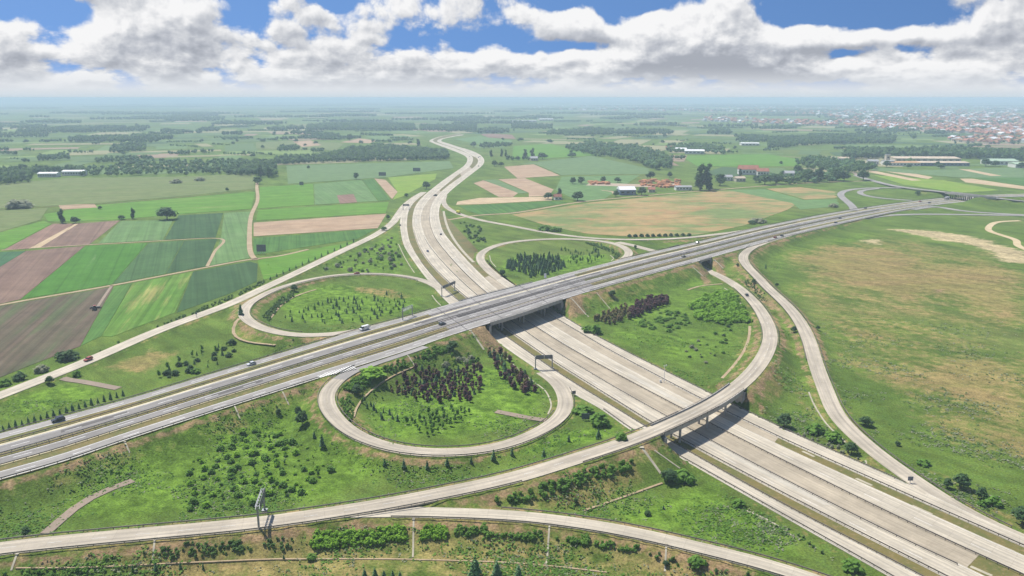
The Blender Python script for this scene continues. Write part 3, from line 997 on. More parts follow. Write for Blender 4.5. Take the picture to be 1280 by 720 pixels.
# painted lines
v, f = [], []
for tt in (0.083, 0.38, 0.625, 0.915):
    dashes_mesh(frac(OA, OB, tt), 0.28, 6, 12, 0.012, v, f)
for e, tts in ((eC1, (0.36,)), (eC2, (0.38,))):
    for tt in tts:
        dashes_mesh(frac(e[0], e[1], tt), 0.13, 6, 12, 0.02, v, f)
for nm in ('bridge ramp',):
    dashes_mesh(frac(*ramps[nm][0], 0.5), 0.12, 4, 8, 0.02, v, f)
o = link('road_marking', arr_mesh('road_marking', v, f, M['white_line']))
o['kind'] = 'structure'
for tt in (0.016, 0.132, 0.300, 0.462, 0.566, 0.690, 0.842, 0.982):
    strip('road_marking', OA, OB, tt, tt + 0.0055, M['white_line'], 0.008, 0.004)
for (A, B), tts in ((eC1, (0.05, 0.93)), (eC2, (0.06, 0.93)), (eCL, (0.06, 0.92)), (eCR, (0.06, 0.92))):
    for tt in tts:
        strip('road_marking', A, B, tt, tt + 0.012, M['white_line'], 0.018, 0.004)
# hatched gore by the front loop ramp
g0, g1 = between_px(OA, OB, 372, 440)
v, f = [], []
n_ = 15
for k in range(n_):
    i = k / n_ * (len(g0) - 2)
    a = frac(g0, g1, 0.93)
    bq = frac(g0, g1, 0.995 + 0.05 * k / n_)
    j = int(i)
    fwd = (a[min(j + 1, len(a) - 1)] - a[j]); fwd /= np.linalg.norm(fwd)
    p0 = a[j] + (a[min(j + 1, len(a) - 1)] - a[j]) * (i - j)
    p1 = bq[j] + (bq[min(j + 1, len(a) - 1)] - bq[j]) * (i - j)
    for p_ in (p0 - fwd * 0.3, p0 + fwd * 0.3, p1 + fwd * 1.5, p1 + fwd * 0.9):
        v.append((p_[0], p_[1], p_[2] + 0.03))
    f.append((4 * k, 4 * k + 1, 4 * k + 2, 4 * k + 3))
o = link('road_marking', arr_mesh('road_marking', v, f, M['white_line']))
o['kind'] = 'structure'
# concrete spillway kerbs where the lower motorway drains
for pts in ([(1176, 634), (1194, 643)],):
    pass

# tracks, ditches and gutters
def track(name, pts, w, mat, z=0.22, step=6.0):
    C = curve([on_ground(x, y) + np.array([0, 0, z]) if y > 262 else at(x, y, z) for x, y in pts], step)
    C = smooth_line(resample(C, max(4, int(length(C) / step))), 2)
    C[:, 2] = [max(ground_z(p[0], p[1]), 0) + z for p in C]
    return ribbon(name, offset(C, w / 2), offset(C, -w / 2), mat, 0.0, 0.3)


track('farm_track', [(-60, 394), (0, 381.5), (140, 357), (255, 335), (312, 324.5), (345, 321), (385, 312)], 3.6, M['dirt'])
track('farm_track', [(2, 313), (60, 309), (122, 305.5), (205, 301), (275, 298), (268, 315), (259, 333)], 2.6, M['dirt'])
track('farm_track', [(322, 222), (321, 233), (322, 250), (314, 270), (312, 290), (314, 318), (320, 325)], 4.5, M['dirt'])
track('farm_track', [(140, 357), (131, 370), (122, 384)], 1.8, M['gravel'])
track('field_path', [(0, 262), (60, 258.5), (125, 255), (220, 247), (318, 237)], 3.0, M['olive'])
track('access_path', [(68, 470), (95, 475.5), (122, 481), (148, 486)], 4.2, M['gravel'])
track('access_path', [(620, 514.5), (640, 518), (660, 523), (683, 526)], 3.6, M['gravel'])
track('access_path', [(57, 667), (72, 655), (84, 641), (105, 625), (135, 611), (166, 601)], 3.4, M['gravel'])
track('sand_track', [(1275, 276), (1248, 277.5), (1236, 284), (1237, 289), (1255, 295), (1270, 300), (1272, 307), (1290, 315)], 6.0, M['sand'])
track('concrete_ditch_path', [(554.5, 264), (556, 272), (559, 283), (566, 297), (574.4, 309), (583, 319), (592, 328)], 2.4, M['pale_gutter'])
track('earth_path', [(937.5, 408), (937, 420), (930, 440), (918, 457), (903, 473)], 1.8, M['dirt'])
track('earth_path', [(859, 363), (872, 358), (888, 356), (903, 355)], 1.8, M['dirt'])
track('country_road', [(560, 275), (600, 269), (640, 266.5), (725, 252.5), (790, 246), (860, 240), (905, 236.3), (1010, 228.5), (1085, 226)], 5.0, M['dirt'])
track('country_road', [(1075, 222), (1060, 212), (1000, 197), (975, 195)], 6.0, M['gravel'])
track('country_road', [(752, 238), (765, 239), (768, 242)], 6.0, M['dirt'])
track('village_road', [(515, 157), (518, 162), (523, 167.5)], 14.0, M['dirt'])
track('toe_path', [(20, 712), (118, 709.5), (200, 706), (290, 701.5), (360, 699.5), (480, 699), (560, 701), (640, 703.5), (700, 709), (760, 716)], 0.55, M['dirt'])
track('toe_path', [(442, 522), (446, 508), (456, 494), (474, 479), (495, 467), (518, 459)], 0.9, M['dirt'])
track('earth_path', [(300, 398), (291, 411), (297, 424), (320, 430), (345, 432)], 2.6, M['dirt'])
track('earth_path', [(338, 398), (352, 381), (372, 369), (395, 362)], 1.6, M['dirt'])
track('toe_path', [(730, 638), (770, 625), (805, 612), (828, 604)], 0.9, M['dirt'])

# ------------------------------------------------------------------ bridges
def poly_prism_strip(A, B, z_top, z_bot, out=0.0):
    """closed slab between edge lines A and B, z offsets relative to the lines"""
    n = len(A)
    c = B - A
    c[:, 2] = 0
    c /= np.linalg.norm(c, axis=1)[:, None]
    A, B = A - c * out, B + c * out
    mb = MB()
    rings = []
    for i in range(n):
        a, b_ = A[i], B[i]
        rings.append([(a[0], a[1], a[2] + z_top), (b_[0], b_[1], b_[2] + z_top), (b_[0], b_[1], b_[2] + z_bot), (a[0], a[1], a[2] + z_bot)])
    mb.quad_strip(rings)
    return mb


def wall_along(Cp, w, z0, z1):
    """wall of width w along plan line Cp from height z0 to z1 (numbers or arrays)"""
    n = len(Cp)
    z0 = np.full(n, z0) if np.isscalar(z0) else z0
    z1 = np.full(n, z1) if np.isscalar(z1) else z1
    P, Q = offset(Cp, w / 2), offset(Cp, -w / 2)
    mb = MB()
    mb.quad_strip([[(P[i, 0], P[i, 1], z0[i]), (Q[i, 0], Q[i, 1], z0[i]), (Q[i, 0], Q[i, 1], z1[i]), (P[i, 0], P[i, 1], z1[i])] for i in range(n)])
    return mb


def nearest_pair(Rl, Cl):
    d = np.hypot(Rl[:, None, 0] - Cl[None, :, 0], Rl[:, None, 1] - Cl[None, :, 1])
    i, j = np.unravel_index(np.argmin(d), d.shape)
    return i, j


def dense(C, step=0.8):
    return resample(C, max(4, int(length(C) / step)))


def build_bridge(name, label, A, B, abut, rows, ncol, col_r=0.55, thick=1.5, clear=(0.25, 0.9), pier_depth=0):
    """A, B: long edge lines of the road carried; abut: two plan lines; rows: plan lines of the pier rows"""
    A, B = dense(A), dense(B)
    abut = [dense(x) for x in abut]
    ends = []
    for ln in abut:
        ia = nearest_pair(ln, A); ib = nearest_pair(ln, B)
        ends.append((ia, ib))
    a0, a1 = sorted((ends[0][0][1], ends[1][0][1]))
    b0, b1 = sorted((ends[0][1][1], ends[1][1][1]))
    n = 14
    As, Bs = resample(A[a0:a1 + 1], n), resample(B[b0:b1 + 1], n)
    c = As.mean(0)
    root = empty(name, (c[0], c[1], 0.0))
    tag(root, label, 'bridge')
    def part(nm, mb, mat):
        mb.v = [(p[0] - c[0], p[1] - c[1], p[2]) for p in mb.v]
        return mb.build(nm, mat, root)
    part('deck', poly_prism_strip(As, Bs, -0.30, -thick, 0.25), M['concrete'])
    zu = (As[:, 2].mean() + Bs[:, 2].mean()) / 2 - thick
    for E, other in ((As, Bs), (Bs, As)):
        cc = E - other; cc[:, 2] = 0; cc /= np.linalg.norm(cc, axis=1)[:, None]
        L = E + cc * 0.12
        part('parapet', wall_along(L, 0.35, L[:, 2] - 0.6, L[:, 2] + 0.45), M['concrete'])
        rl = wall_along(L, 0.08, L[:, 2] + 0.85, L[:, 2] + 1.0)
        for p in dense(L, 3.0):
            rl.bar((p[0], p[1], p[2] + 0.4), (p[0], p[1], p[2] + 1.0), 0.09)
        part('railing', rl, M['rail'])
    for ln, e in zip(abut, ends):
        i, j = sorted((e[0][0], e[1][0]))
        seg = ln[max(i - 1, 0):j + 2]
        if len(seg) > 2:
            part('abutment', wall_along(resample(seg, 8), 1.5, -0.6, zu + 0.1), M['concrete'])
    for ln in rows:
        ln = dense(ln)
        i = nearest_pair(ln, A)[0]; j = nearest_pair(ln, B)[0]
        i, j = sorted((i, j))
        seg = resample(ln[i:j + 1], ncol + 2)[1:-1] if ncol > 2 else resample(ln[i:j + 1], 11)[[2, 8]]
        mb = MB()
        for p in seg:
            mb2 = MB()
            mb2.cyl((p[0], p[1], -0.4), col_r, zu + 0.35, 12)
            part('pier', mb2, M['concrete'])
        if ncol > 2:
            e0, e1 = ln[i:j + 1][1], ln[i:j + 1][-2]
            mb.bar((e0[0], e0[1], zu - 0.35), (e1[0], e1[1], zu - 0.35), 1.3, 0.8)
            part('pier_cap', mb, M['concrete'])
    return root


def mid(e1, e2):
    n = max(len(e1), len(e2))
    return (resample(e1, n) + resample(e2, n)) / 2


def near_line(px_pts, z=0.1):
    return curve([at(x, y, z) for x, y in px_pts], 3)


ab_left = offset(near_line(cut(colL_near, 330)), 0.0)
row1 = near_line([(866, 562), (796, 526), (717, 476.5), (690, 456), (628, 413), (579, 375), (556, 355)])
row2 = near_line([(960, 575), (855, 517), (760, 470), (711, 440), (665, 411), (604, 367.5), (578, 345)])
row3 = near_line([(970, 550), (869, 500), (760, 442), (711, 415), (684, 397), (625, 359.5), (610, 348)])
ab_l = near_line([(810, 555), (750, 515), (720, 496), (672, 464.5), (634, 438.5), (607, 418), (555.5, 378), (529, 347)])
ab_r = near_line([(988, 537.5), (960, 524), (929, 509.5), (893, 491.5), (762, 426), (727, 406.5), (699, 389), (642, 354), (631, 346.5)])
build_bridge('overpass_bridge', 'wide grey overpass on three rows of columns carrying the asphalt motorway over the concrete one', eO[0], eO[1], (ab_l, ab_r), (row1, row2, row3), 9, 0.55, 1.7)

RBa, RBb = ramps['bridge ramp'][0]
sl = lambda A, ya, yb: A[(A[:, 1] > ya) & (A[:, 1] < yb)]
i_split = int(len(RBa) * 0.62)
ab_l2 = near_line([(860, 585), (840, 572), (816, 559), (800, 549), (780, 537)])
ab_r2 = near_line([(970, 529), (945, 516.5), (930, 509), (905, 496), (880, 483)])
r_a = near_line([(870, 585), (846, 573), (824, 561), (808, 551), (785, 536)])
r_b = near_line([(890, 574), (866, 562), (848, 552), (825, 540), (796, 525)])
r_c = near_line([(930, 560), (905, 546), (880, 533), (860, 522), (830, 506)])
r_d = near_line([(960, 545), (930, 531), (905, 518.5), (885, 508), (860, 496)])
build_bridge('ramp_bridge', 'slender curved concrete bridge of the ramp crossing the concrete motorway in the foreground', RBa[:i_split], RBb[:i_split], (ab_l2, ab_r2), (r_a, r_b, r_c, r_d), 2, 0.5, 1.5)
k0, k1 = int(len(RBa) * 0.70), len(RBa)
build_bridge('underpass_bridge', 'short dark underpass where the curving ramp dives below the grey motorway', eO[0], eO[1], (offset(RBa[k0:k1], 3.0), offset(RBb[k0:k1], -3.0)), (offset(RBa[k0:k1], 1.2),), 6, 0.45, 1.4)
CA, CB = CR
n_ = len(CA)
xm = proj_x((CA + CB) / 2)
ka, kb = int(np.argmin(abs(xm - 1184))), int(np.argmin(abs(xm - 1243)))
br = empty('road_bridge', tuple(CA[ka] * (1, 1, 0)))
tag(br, 'distant country road bridge over the far end of the grey motorway on many dark piers', 'bridge')
o0 = np.array([CA[ka][0], CA[ka][1], 0])
mb = poly_prism_strip(CA[ka:kb + 1] - o0, CB[ka:kb + 1] - o0, -0.4, -1.6, 0.4)
mb.build('deck', M['concrete'], br)
for E in (CA, CB):
    L = E[ka:kb + 1] - o0
    wall_along(L, 0.3, L[:, 2] - 0.4, L[:, 2] + 1.0).build('railing', M['concrete'], br)
for i in np.linspace(ka + 1, kb - 1, 8).astype(int):
    mb = MB()
    for E, s in ((CA, 0.15), (CA, 0.5), (CA, 0.85)):
        p = CA[i] + (CB[i] - CA[i]) * s - o0
        mb.cyl((p[0], p[1], -0.3), 0.7, p[2] - 1.2, 8)
    mb.build('pier', M['dark_steel'], br)

# ------------------------------------------------------------------ guardrails
def guardrail(C, label, side=0.0, post=4.0):
    C = offset(dense(C, 4.0), side)
    C = smooth_line(C, 2)
    c = C[len(C) // 2].copy(); c[2] = 0
    C = C - c
    root = empty('guardrail', tuple(c))
    tag(root, label, 'guardrail')
    wall_along(C, 0.16, C[:, 2] + 0.42, C[:, 2] + 0.78).build('rail', M['rail'], root)
    mb = MB()
    for p in dense(C, post):
        mb.box((p[0], p[1], p[2] + 0.3), (0.14, 0.14, 0.8))
    o = mb.build('posts', M['dark_steel'], root)
    o['kind'] = 'stuff'
    return root


def sub_px(C, xa, xb):
    x = proj_x(C)
    k = np.where((x >= xa) & (x <= xb))[0]
    return C[k[0]:k[-1] + 1]


def sub_y(C, ya, yb):
    return C[(C[:, 1] >= ya) & (C[:, 1] <= yb)]


guardrail(sub_y(eC2[0], 190, 900), 'long dark guardrail between the tan median and the right carriageway of the concrete motorway', 0.6, 3.0)
guardrail(sub_y(eCL[1], 190, 640), 'guardrail on the grass strip side of the left collector road', 0.4, 3.0)
guardrail(sub_y(eCL[0], 190, 322), 'guardrail along the outer left edge of the left collector road', -0.6)
guardrail(sub_y(eC1[0], 190, 800), 'guardrail on the grass strip along the left concrete carriageway', -0.5, 3.0)
guardrail(sub_y(eC1[1], 200, 760), 'thin guardrail on the tan median beside the left carriageway', 1.4, 6.0)
guardrail(sub_y(eCR[0], 190, 480), 'guardrail with dark posts on the inner side of the right collector road', -0.3, 3.0)
guardrail(sub_y(eCR[1], 252, 480), 'guardrail along the outer grass edge of the right collector road', 0.5)
guardrail(sub_px(eO[0], -20, 545), 'guardrail on the far edge of the grey motorway left of the overpass', -0.3)
guardrail(sub_px(eO[0], 770, 1190), 'guardrail on the far edge of the grey motorway right of the overpass', -0.3)
guardrail(sub_px(eO[1], -20, 400), 'guardrail on the near embankment edge of the grey motorway left of the front loop', 0.3)
guardrail(sub_px(eO[1], 735, 865), 'guardrail on the near embankment edge of the grey motorway between the two bridges', 0.3)
guardrail(sub_px(eO[1], 960, 1170), 'guardrail on the near embankment edge of the grey motorway at far right', 0.3)
guardrail(sub_px(frac(*eO, 0.488), -20, 1100), 'guardrail on the far side of the grey motorway median', 0.0)
guardrail(sub_px(frac(*eO, 0.537), -20, 1100), 'guardrail on the near side of the grey motorway median', 0.0)
guardrail(sub_px(frac(*eO, 0.262), -20, 1000), 'guardrail beside the cream shoulder of the far grey carriageway', 1.0)
guardrail(sub_px(frac(*eO, 0.727), -20, 1000), 'guardrail beside the cream shoulder of the near grey carriageway', 0.0)
guardrail(sub_px(frac(*eO, 0.826), 440, 1000), 'guardrail on the strip beside the near collector of the grey motorway', 0.0)
guardrail(RBa[: int(len(RBa) * 0.36)], 'guardrail on the far side of the bridge ramp in the foreground', 0.5)
guardrail(RBb[: int(len(RBb) * 0.24)], 'guardrail on the near side of the ramp in the left foreground', -0.5)
guardrail(RBb[int(len(RBb) * 0.27): int(len(RBb) * 0.38)], 'guardrail on the near side of the ramp climbing to the curved bridge', -0.5)
guardrail(RBa[int(len(RBa) * 0.52): int(len(RBa) * 0.74)], 'guardrail on the inner side of the right sweeping ramp', 0.5)
guardrail(RBb[int(len(RBb) * 0.52): int(len(RBb) * 0.74)], 'guardrail on the outer side of the right sweeping ramp', -0.5)
A, B = ramps['foreground slip road'][0]
guardrail(A[int(len(A) * 0.33):], 'guardrail on the far side of the foreground slip road', 0.5)
guardrail(B[int(len(B) * 0.1):], 'guardrail on the near embankment side of the foreground slip road', -0.5)
A, B = ramps['right direct ramp'][0]
guardrail(A[int(len(A) * 0.15): int(len(A) * 0.99)], 'guardrail on the meadow side of the right direct ramp', 0.5)
guardrail(B[int(len(B) * 0.15): int(len(B) * 0.7)], 'guardrail on the inner side of the right direct ramp', -0.5)
A, B = ramps['front loop ramp'][0]
guardrail(B[int(len(B) * 0.2): int(len(B) * 0.86)], 'guardrail round the outside of the front loop ramp', -0.5)
guardrail(A[int(len(A) * 0.1): int(len(A) * 0.86)], 'guardrail round the inside of the front loop ramp', 0.5)
A, B = ramps['left loop ramp'][0]
guardrail(B[int(len(B) * 0.15): int(len(B) * 0.8)], 'guardrail round the inside of the left loop ramp', -0.5)

# ------------------------------------------------------------------ gantries and signs
def gantry(base_a, base_b, h, board, label, board_span=(0.0, 1.0), truss=0.9, mat='steel', mat_b='sign_back'):
    a, b_ = Vector(base_a), Vector(base_b)
    root = empty('sign_gantry', tuple(a))
    tag(root, label, 'gantry')
    d = b_ - a
    zt = h
    for p in (Vector((0, 0, 0)), d):
        mb = MB()
        mb.bar(p + Vector((0, 0, -0.3)), Vector((p.x, p.y, zt - (a.z if False else 0))), 0.5)
        mb.box((p.x, p.y, p.z + 0.15), (1.6, 1.6, 0.6))
        mb.build('leg', M[mat], root)
    mb = MB()
    u = Vector((d.x, d.y, 0)).normalized()
    s = Vector((-u.y, u.x, 0)) * 0.55
    L = Vector((d.x, d.y, 0)).length
    for o_ in (s, -s):
        for z in (zt - truss, zt):
            mb.bar(o_ + Vector((0, 0, z)) - u * 0.4, o_ + u * (L + 0.4) + Vector((0, 0, z)), 0.18)
        n = max(4, int(L / 1.6))
        for k in range(n):
            mb.bar(o_ + u * (L * k / n) + Vector((0, 0, zt - truss)), o_ + u * (L * (k + 1) / n) + Vector((0, 0, zt)), 0.09)
    for k in range(int(L / 1.6) + 1):
        q_ = u * min(k * 1.6, L)
        for z in (zt - truss, zt):
            mb.bar(q_ - s + Vector((0, 0, z)), q_ + s + Vector((0, 0, z)), 0.09)
    mb.build('beam', M[mat], root)
    if board:
        t0, t1 = board_span
        m_ = (t0 + t1) / 2
        for (q0, q1) in ((t0, m_ - 0.02), (m_ + 0.02, t1)):
            mb = MB()
            p0, p1 = u * L * q0 + s * -1.35, u * L * q1 + s * -1.35
            mb.bar(p0 + Vector((0, 0, zt - 0.2)), p1 + Vector((0, 0, zt - 0.2)), 0.12, board)
            mb.build('sign_board', M[mat_b], root)
    return root


def gnd(px, py):
    p = on_ground(px, py)
    return tuple(p)


def at_h(px, py, z):
    return tuple(at(px, py, z))


gantry(at_h(323.8, 661.5, 4.8), at_h(331, 638.5, 5.0), 7.6, 2.3, 'dark sign gantry seen edge on across the foreground ramp at lower left', (0.04, 0.96))
gantry(gnd(669.3, 461.5), gnd(690.2, 460.5), 6.6, 2.0, 'grey sign gantry over the left collector road just before the front loop exit', (0.02, 0.98))
gantry(gnd(552.4, 370.5), gnd(568.5, 363.5), 6.6, 2.0, 'grey sign gantry over the left collector road behind the overpass', (0.02, 0.98))
gantry(at_h(503.5, 401.5, 7.6), at_h(515.5, 396, 7.6), 7.0, 0, 'bare pale lattice gantry at the edge of the grey motorway above the left loop', truss=1.4)
gantry(gnd(504, 262.5), gnd(511.5, 262.5), 6.4, 2.2, 'small dark sign gantry where the left direct ramp joins the concrete motorway', (0.0, 1.0))


def panel_sign(px, py, w, h, up, label, mat='sign_back', z=None, posts=2, name='road_sign', cat='road sign', face=0.0):
    p = Vector(gnd(px, py)) if z is None else Vector(at_h(px, py, z))
    root = empty(name, tuple(p), face)
    tag(root, label, cat)
    for k in range(posts):
        x = 0 if posts == 1 else (-0.35 + 0.7 * k / (posts - 1)) * w
        mb = MB()
        mb.bar((x, 0.12, -0.3), (x, 0.12, up + h), 0.14 + 0.02 * h)
        mb.build('post', M['steel'], root)
    mb = MB()
    mb.box((0, 0, up + h / 2), (w, 0.1, h))
    mb.build('panel', M[mat], root)
    for z_ in (up + h * 0.25, up + h * 0.75):
        mb = MB()
        mb.bar((-w / 2, 0.09, z_), (w / 2, 0.09, z_), 0.08)
        mb.build('brace', M['steel'], root)
    return root


panel_sign(717.3, 494.5, 1.8, 1.5, 0.8, 'dark gore sign on the tip of the verge where the front loop leaves', face=0.3)
panel_sign(732, 525.5, 3.2, 2.6, 0.5, 'large blue grey panel standing in the grass below the front loop exit', 'panel_blue', name='billboard', cat='billboard', posts=3)
panel_sign(681.5, 351, 1.6, 3.2, 2.0, 'small white sign at the edge of the grey motorway beside the dark conifer block', 'white_sign', z=8.0, posts=1)
panel_sign(1137.5, 604.5, 1.8, 1.5, 1.2, 'small blue sign at the tip where the right ramps merge', 'panel_blue', posts=1)
panel_sign(327, 318, 8, 6, 2.5, 'dark double billboard standing at the field track bend on the left', 'sign_back', name='billboard', cat='billboard', posts=4)
panel_sign(478, 222, 12, 6, 3, 'dark billboard in the pale field left of the distant motorway', 'sign_back', name='billboard', cat='billboard', posts=3)
panel_sign(521, 217, 13, 6, 4, 'grey billboard nearest the distant motorway bend', 'panel_blue', name='billboard', cat='billboard', posts=3)
panel_sign(377, 233, 6, 5, 2, 'small dark board by the hedge of the left field', 'sign_back', name='billboard', cat='billboard')
panel_sign(245.5, 396, 1.2, 1.0, 1.6, 'small sign on the left direct ramp edge', 'panel_blue', posts=1, z=1.6)
panel_sign(500.3, 283, 1.6, 1.6, 0.6, 'dark gore marker where the left direct ramp leaves the collector road', 'sign_back', posts=1)
# mast with instruments in the verge of the right collector road
p = gnd(830, 478.5)
root = empty('weather_mast', p)
tag(root, 'thin pale instrument mast on the paved strip beside the right collector road', 'mast')
mb = MB(); mb.cyl((0, 0, -0.2), 0.16, 9.2, 8, r2=0.08); mb.build('pole', M['white_sign'], root)
mb = MB(); mb.bar((-0.9, 0, 8.4), (0.9, 0, 8.4), 0.1); mb.box((0.8, 0, 8.7), (0.4, 0.3, 0.5)); mb.build('arm', M['white_sign'], root)
mb = MB(); mb.box((-1.6, 0.3, 0.6), (0.9, 0.6, 1.5)); mb.build('cabinet', M['white_sign'], root)

# lamp-free concrete chutes that carry rainwater down the slopes
def chute(p0, p1, label, w=0.55, mat='pale_gutter'):
    a, b_ = on_ground(*p0), on_ground(*p1)
    n = 12
    C = a + (b_ - a) * np.linspace(0, 1, n)[:, None]
    C[:, 2] = [ground_z(p[0], p[1]) + 0.12 for p in C]
    c = C[0].copy()
    C -= c
    mb = wall_along(C, w, C[:, 2] - 0.4, C[:, 2] + 0.02)
    root = empty('drainage_chute', tuple(c))
    tag(root, label, 'drain')
    mb.build('channel', M[mat], root)
    mb = MB(); mb.box((0, 0, 0.05), (w * 1.6, w * 1.6, 0.2)); mb.build('inlet', M[mat], root)


chute((588, 413.5), (605, 437), 'pale concrete chute on the slope left of the wide overpass', 1.0)
chute((714, 373), (736, 396.5), 'pale concrete chute on the slope right of the wide overpass', 0.9)
chute((504, 441), (520, 461), 'thin concrete chute running down into the front loop')
chute((352, 488.5), (361, 507), 'thin concrete chute on the slope just left of the front loop')
chute((292.5, 507), (300, 524), 'thin concrete chute on the near slope of the grey motorway')
chute((156, 553), (162, 566), 'thin concrete chute on the near slope at far left')
chute((802, 559.5), (826, 592), 'pale concrete chute beside the left abutment of the curved bridge', 1.0)
chute((517, 649), (516, 697), 'thin concrete chute between two green shrub beds below the slip road')
chute((687, 656), (683, 705), 'thin concrete chute below the middle of the slip road')
chute((833, 680), (831, 715), 'thin concrete chute below the right part of the slip road')
chute((194, 673), (191, 700), 'thin concrete chute below the ramp in the left foreground')
chute((22, 693), (14, 714), 'thin concrete chute at the lower left corner')
chute((893, 326), (904, 336), 'pale concrete chute on the slope right of the short underpass', 0.9)
chute((865, 333), (879, 346), 'pale concrete chute on the slope left of the short underpass', 0.9)
chute((746, 367), (763, 386), 'thin concrete chute behind the purple hedge row')


def gutter(pts, label, w=0.65):
    C = smooth_line(curve([on_ground(x, y) for x, y in pts], 3), 2)
    C[:, 2] = [ground_z(p[0], p[1]) + 0.1 for p in C]
    c = C[0].copy(); C -= c
    o = wall_along(C, w, C[:, 2] - 0.4, C[:, 2] + 0.03).build('concrete_gutter', M['pale_gutter'], None, tuple(c))
    tag(o, label, 'drain')


gutter([(630, 444), (648, 462), (668, 478), (680, 487), (686, 496), (689, 508), (685, 518)], 'pale curved gutter inside the front loop beside the collector road')
gutter([(498, 305), (505, 320), (512, 332), (518, 341)], 'pale gutter along the grass left of the collector road behind the overpass')
gutter([(540, 369), (545, 376), (551, 382)], 'short pale gutter inside the left loop by the gantry')
gutter([(818, 564), (832, 573), (850, 586)], 'bright short gutter at the foot of the curved bridge')
gutter([(993, 672), (960, 650), (930, 637), (924, 632)], 'pale gutter on the grass left of the collector road in the right foreground')
gutter([(1011, 490), (1018, 506), (1033, 530), (1057, 554)], 'pale gutter at the foot of the right direct ramp slope')
gutter([(763, 319), (767, 323), (764, 326)], 'short pale gutter inside the rear loop')
gutter([(612, 319.5), (614, 327), (620, 334)], 'pale gutter in the narrow end of the rear loop')
gutter([(905, 360), (916, 367), (926, 380)], 'pale gutter on the inner side of the right sweeping ramp')
gutter([(1062, 574), (1075, 580), (1083, 581), (1082, 576)], 'bent pale gutter in the wedge between the right ramps')
for k, (a, b_) in enumerate((((1140, 632), (1165, 643)), ((1240, 678), (1268, 690)), ((1070, 598), (1090, 607)), ((1213, 708), (1240, 720)), ((1003, 564), (1018, 571)))):
    gutter([a, b_], ['pale spillway slab on the grass strip right of the motorway', 'pale spillway slab on the grass strip in the lower right corner', 'pale spillway slab on the grass strip nearest the curved bridge', 'pale spillway slab where the tan median turns to grass', 'small pale spillway slab on the right verge by the bridge shadow'][k], 1.2)

# ------------------------------------------------------------------ fields
def field(poly, mat, z=0.1, name='field'):
    P = [at(x, y, 0) for x, y in poly]
    d = np.hypot(P[0][0], P[0][1])
    z = z + d * 6e-5
    mb = MB()
    mb.poly_prism([(p[0], p[1]) for p in P], -0.3, z)
    mb.m = [0] * len(mb.f)
    o = mb.build(name, mat)
    o['kind'] = 'structure'
    return o


def ang_px(a, b):
    p, q = at(*a), at(*b)
    return math.atan2(q[1] - p[1], q[0] - p[0])


aL = ang_px((60, 373), (107, 307))         # working direction of the left fields
aM = ang_px((230, 385), (255, 338))
brown = field_mat('plough_brown', (0.135, 0.088, 0.068), (0.175, 0.118, 0.088), aL, rows_amt=0.12)
brown2 = field_mat('plough_reddish', (0.165, 0.100, 0.078), (0.205, 0.135, 0.100), aL, rows_amt=0.12)
tanf = field_mat('stubble_tan', (0.36, 0.27, 0.165), (0.40, 0.31, 0.20), aL, rows_amt=0.06)
green_b = field_mat('young_wheat', (0.045, 0.125, 0.016), (0.058, 0.150, 0.022), aL, rows_amt=0.08, c3=(0.10, 0.17, 0.06), patch=-0.3)
green_d = field_mat('dark_crop', (0.045, 0.092, 0.032), (0.060, 0.115, 0.040), aL, rows_amt=0.16)
green_dd = field_mat('darkest_crop', (0.034, 0.072, 0.028), (0.046, 0.088, 0.034), aL, rows_amt=0.14)
green_p = field_mat('pale_crop', (0.085, 0.155, 0.050), (0.112, 0.180, 0.068), aL, rows_amt=0.14)
grey_br = field_mat('sprouting_plough', (0.082, 0.074, 0.046), (0.112, 0.080, 0.060), aM, rows_amt=0.18, c3=(0.066, 0.088, 0.038), patch=0.7)
streak = field_mat('streaked_hay', (0.070, 0.150, 0.022), (0.098, 0.175, 0.032), aM, rows_amt=0.2, c3=(0.24, 0.22, 0.075), patch=0.2)
green_m = field_mat('mid_crop', (0.048, 0.112, 0.026), (0.070, 0.140, 0.032), aM, rows_amt=0.2)
teal = field_mat('bluish_crop', (0.042, 0.100, 0.045), (0.052, 0.115, 0.052), aL, rows_amt=0.1)
aH = ang_px((322, 285), (480, 275))
pinkish = field_mat('pinkish_fallow', (0.285, 0.195, 0.125), (0.335, 0.245, 0.165), aH, rows_amt=0.08, c3=(0.24, 0.16, 0.11))
bright = field_mat('bright_meadow', (0.072, 0.165, 0.018), (0.095, 0.190, 0.026), aH, rows_amt=0.1, c3=(0.17, 0.21, 0.06), patch=-0.2)
bright2 = field_mat('yellow_meadow', (0.130, 0.215, 0.026), (0.170, 0.225, 0.040), aH, rows_amt=0.1)
greyg = field_mat('greyish_crop', (0.095, 0.150, 0.060), (0.110, 0.165, 0.070), aH, rows_amt=0.06)
olive_f = field_mat('olive_pasture', (0.105, 0.140, 0.045), (0.135, 0.155, 0.060), aH, rows_amt=0.08)
dryf = field_mat('parched_meadow', (0.290, 0.200, 0.095), (0.245, 0.195, 0.085), ang_px((650, 285), (950, 262)), rows_amt=0.08, c3=(0.115, 0.165, 0.055), patch=-0.6, blob=0.6)

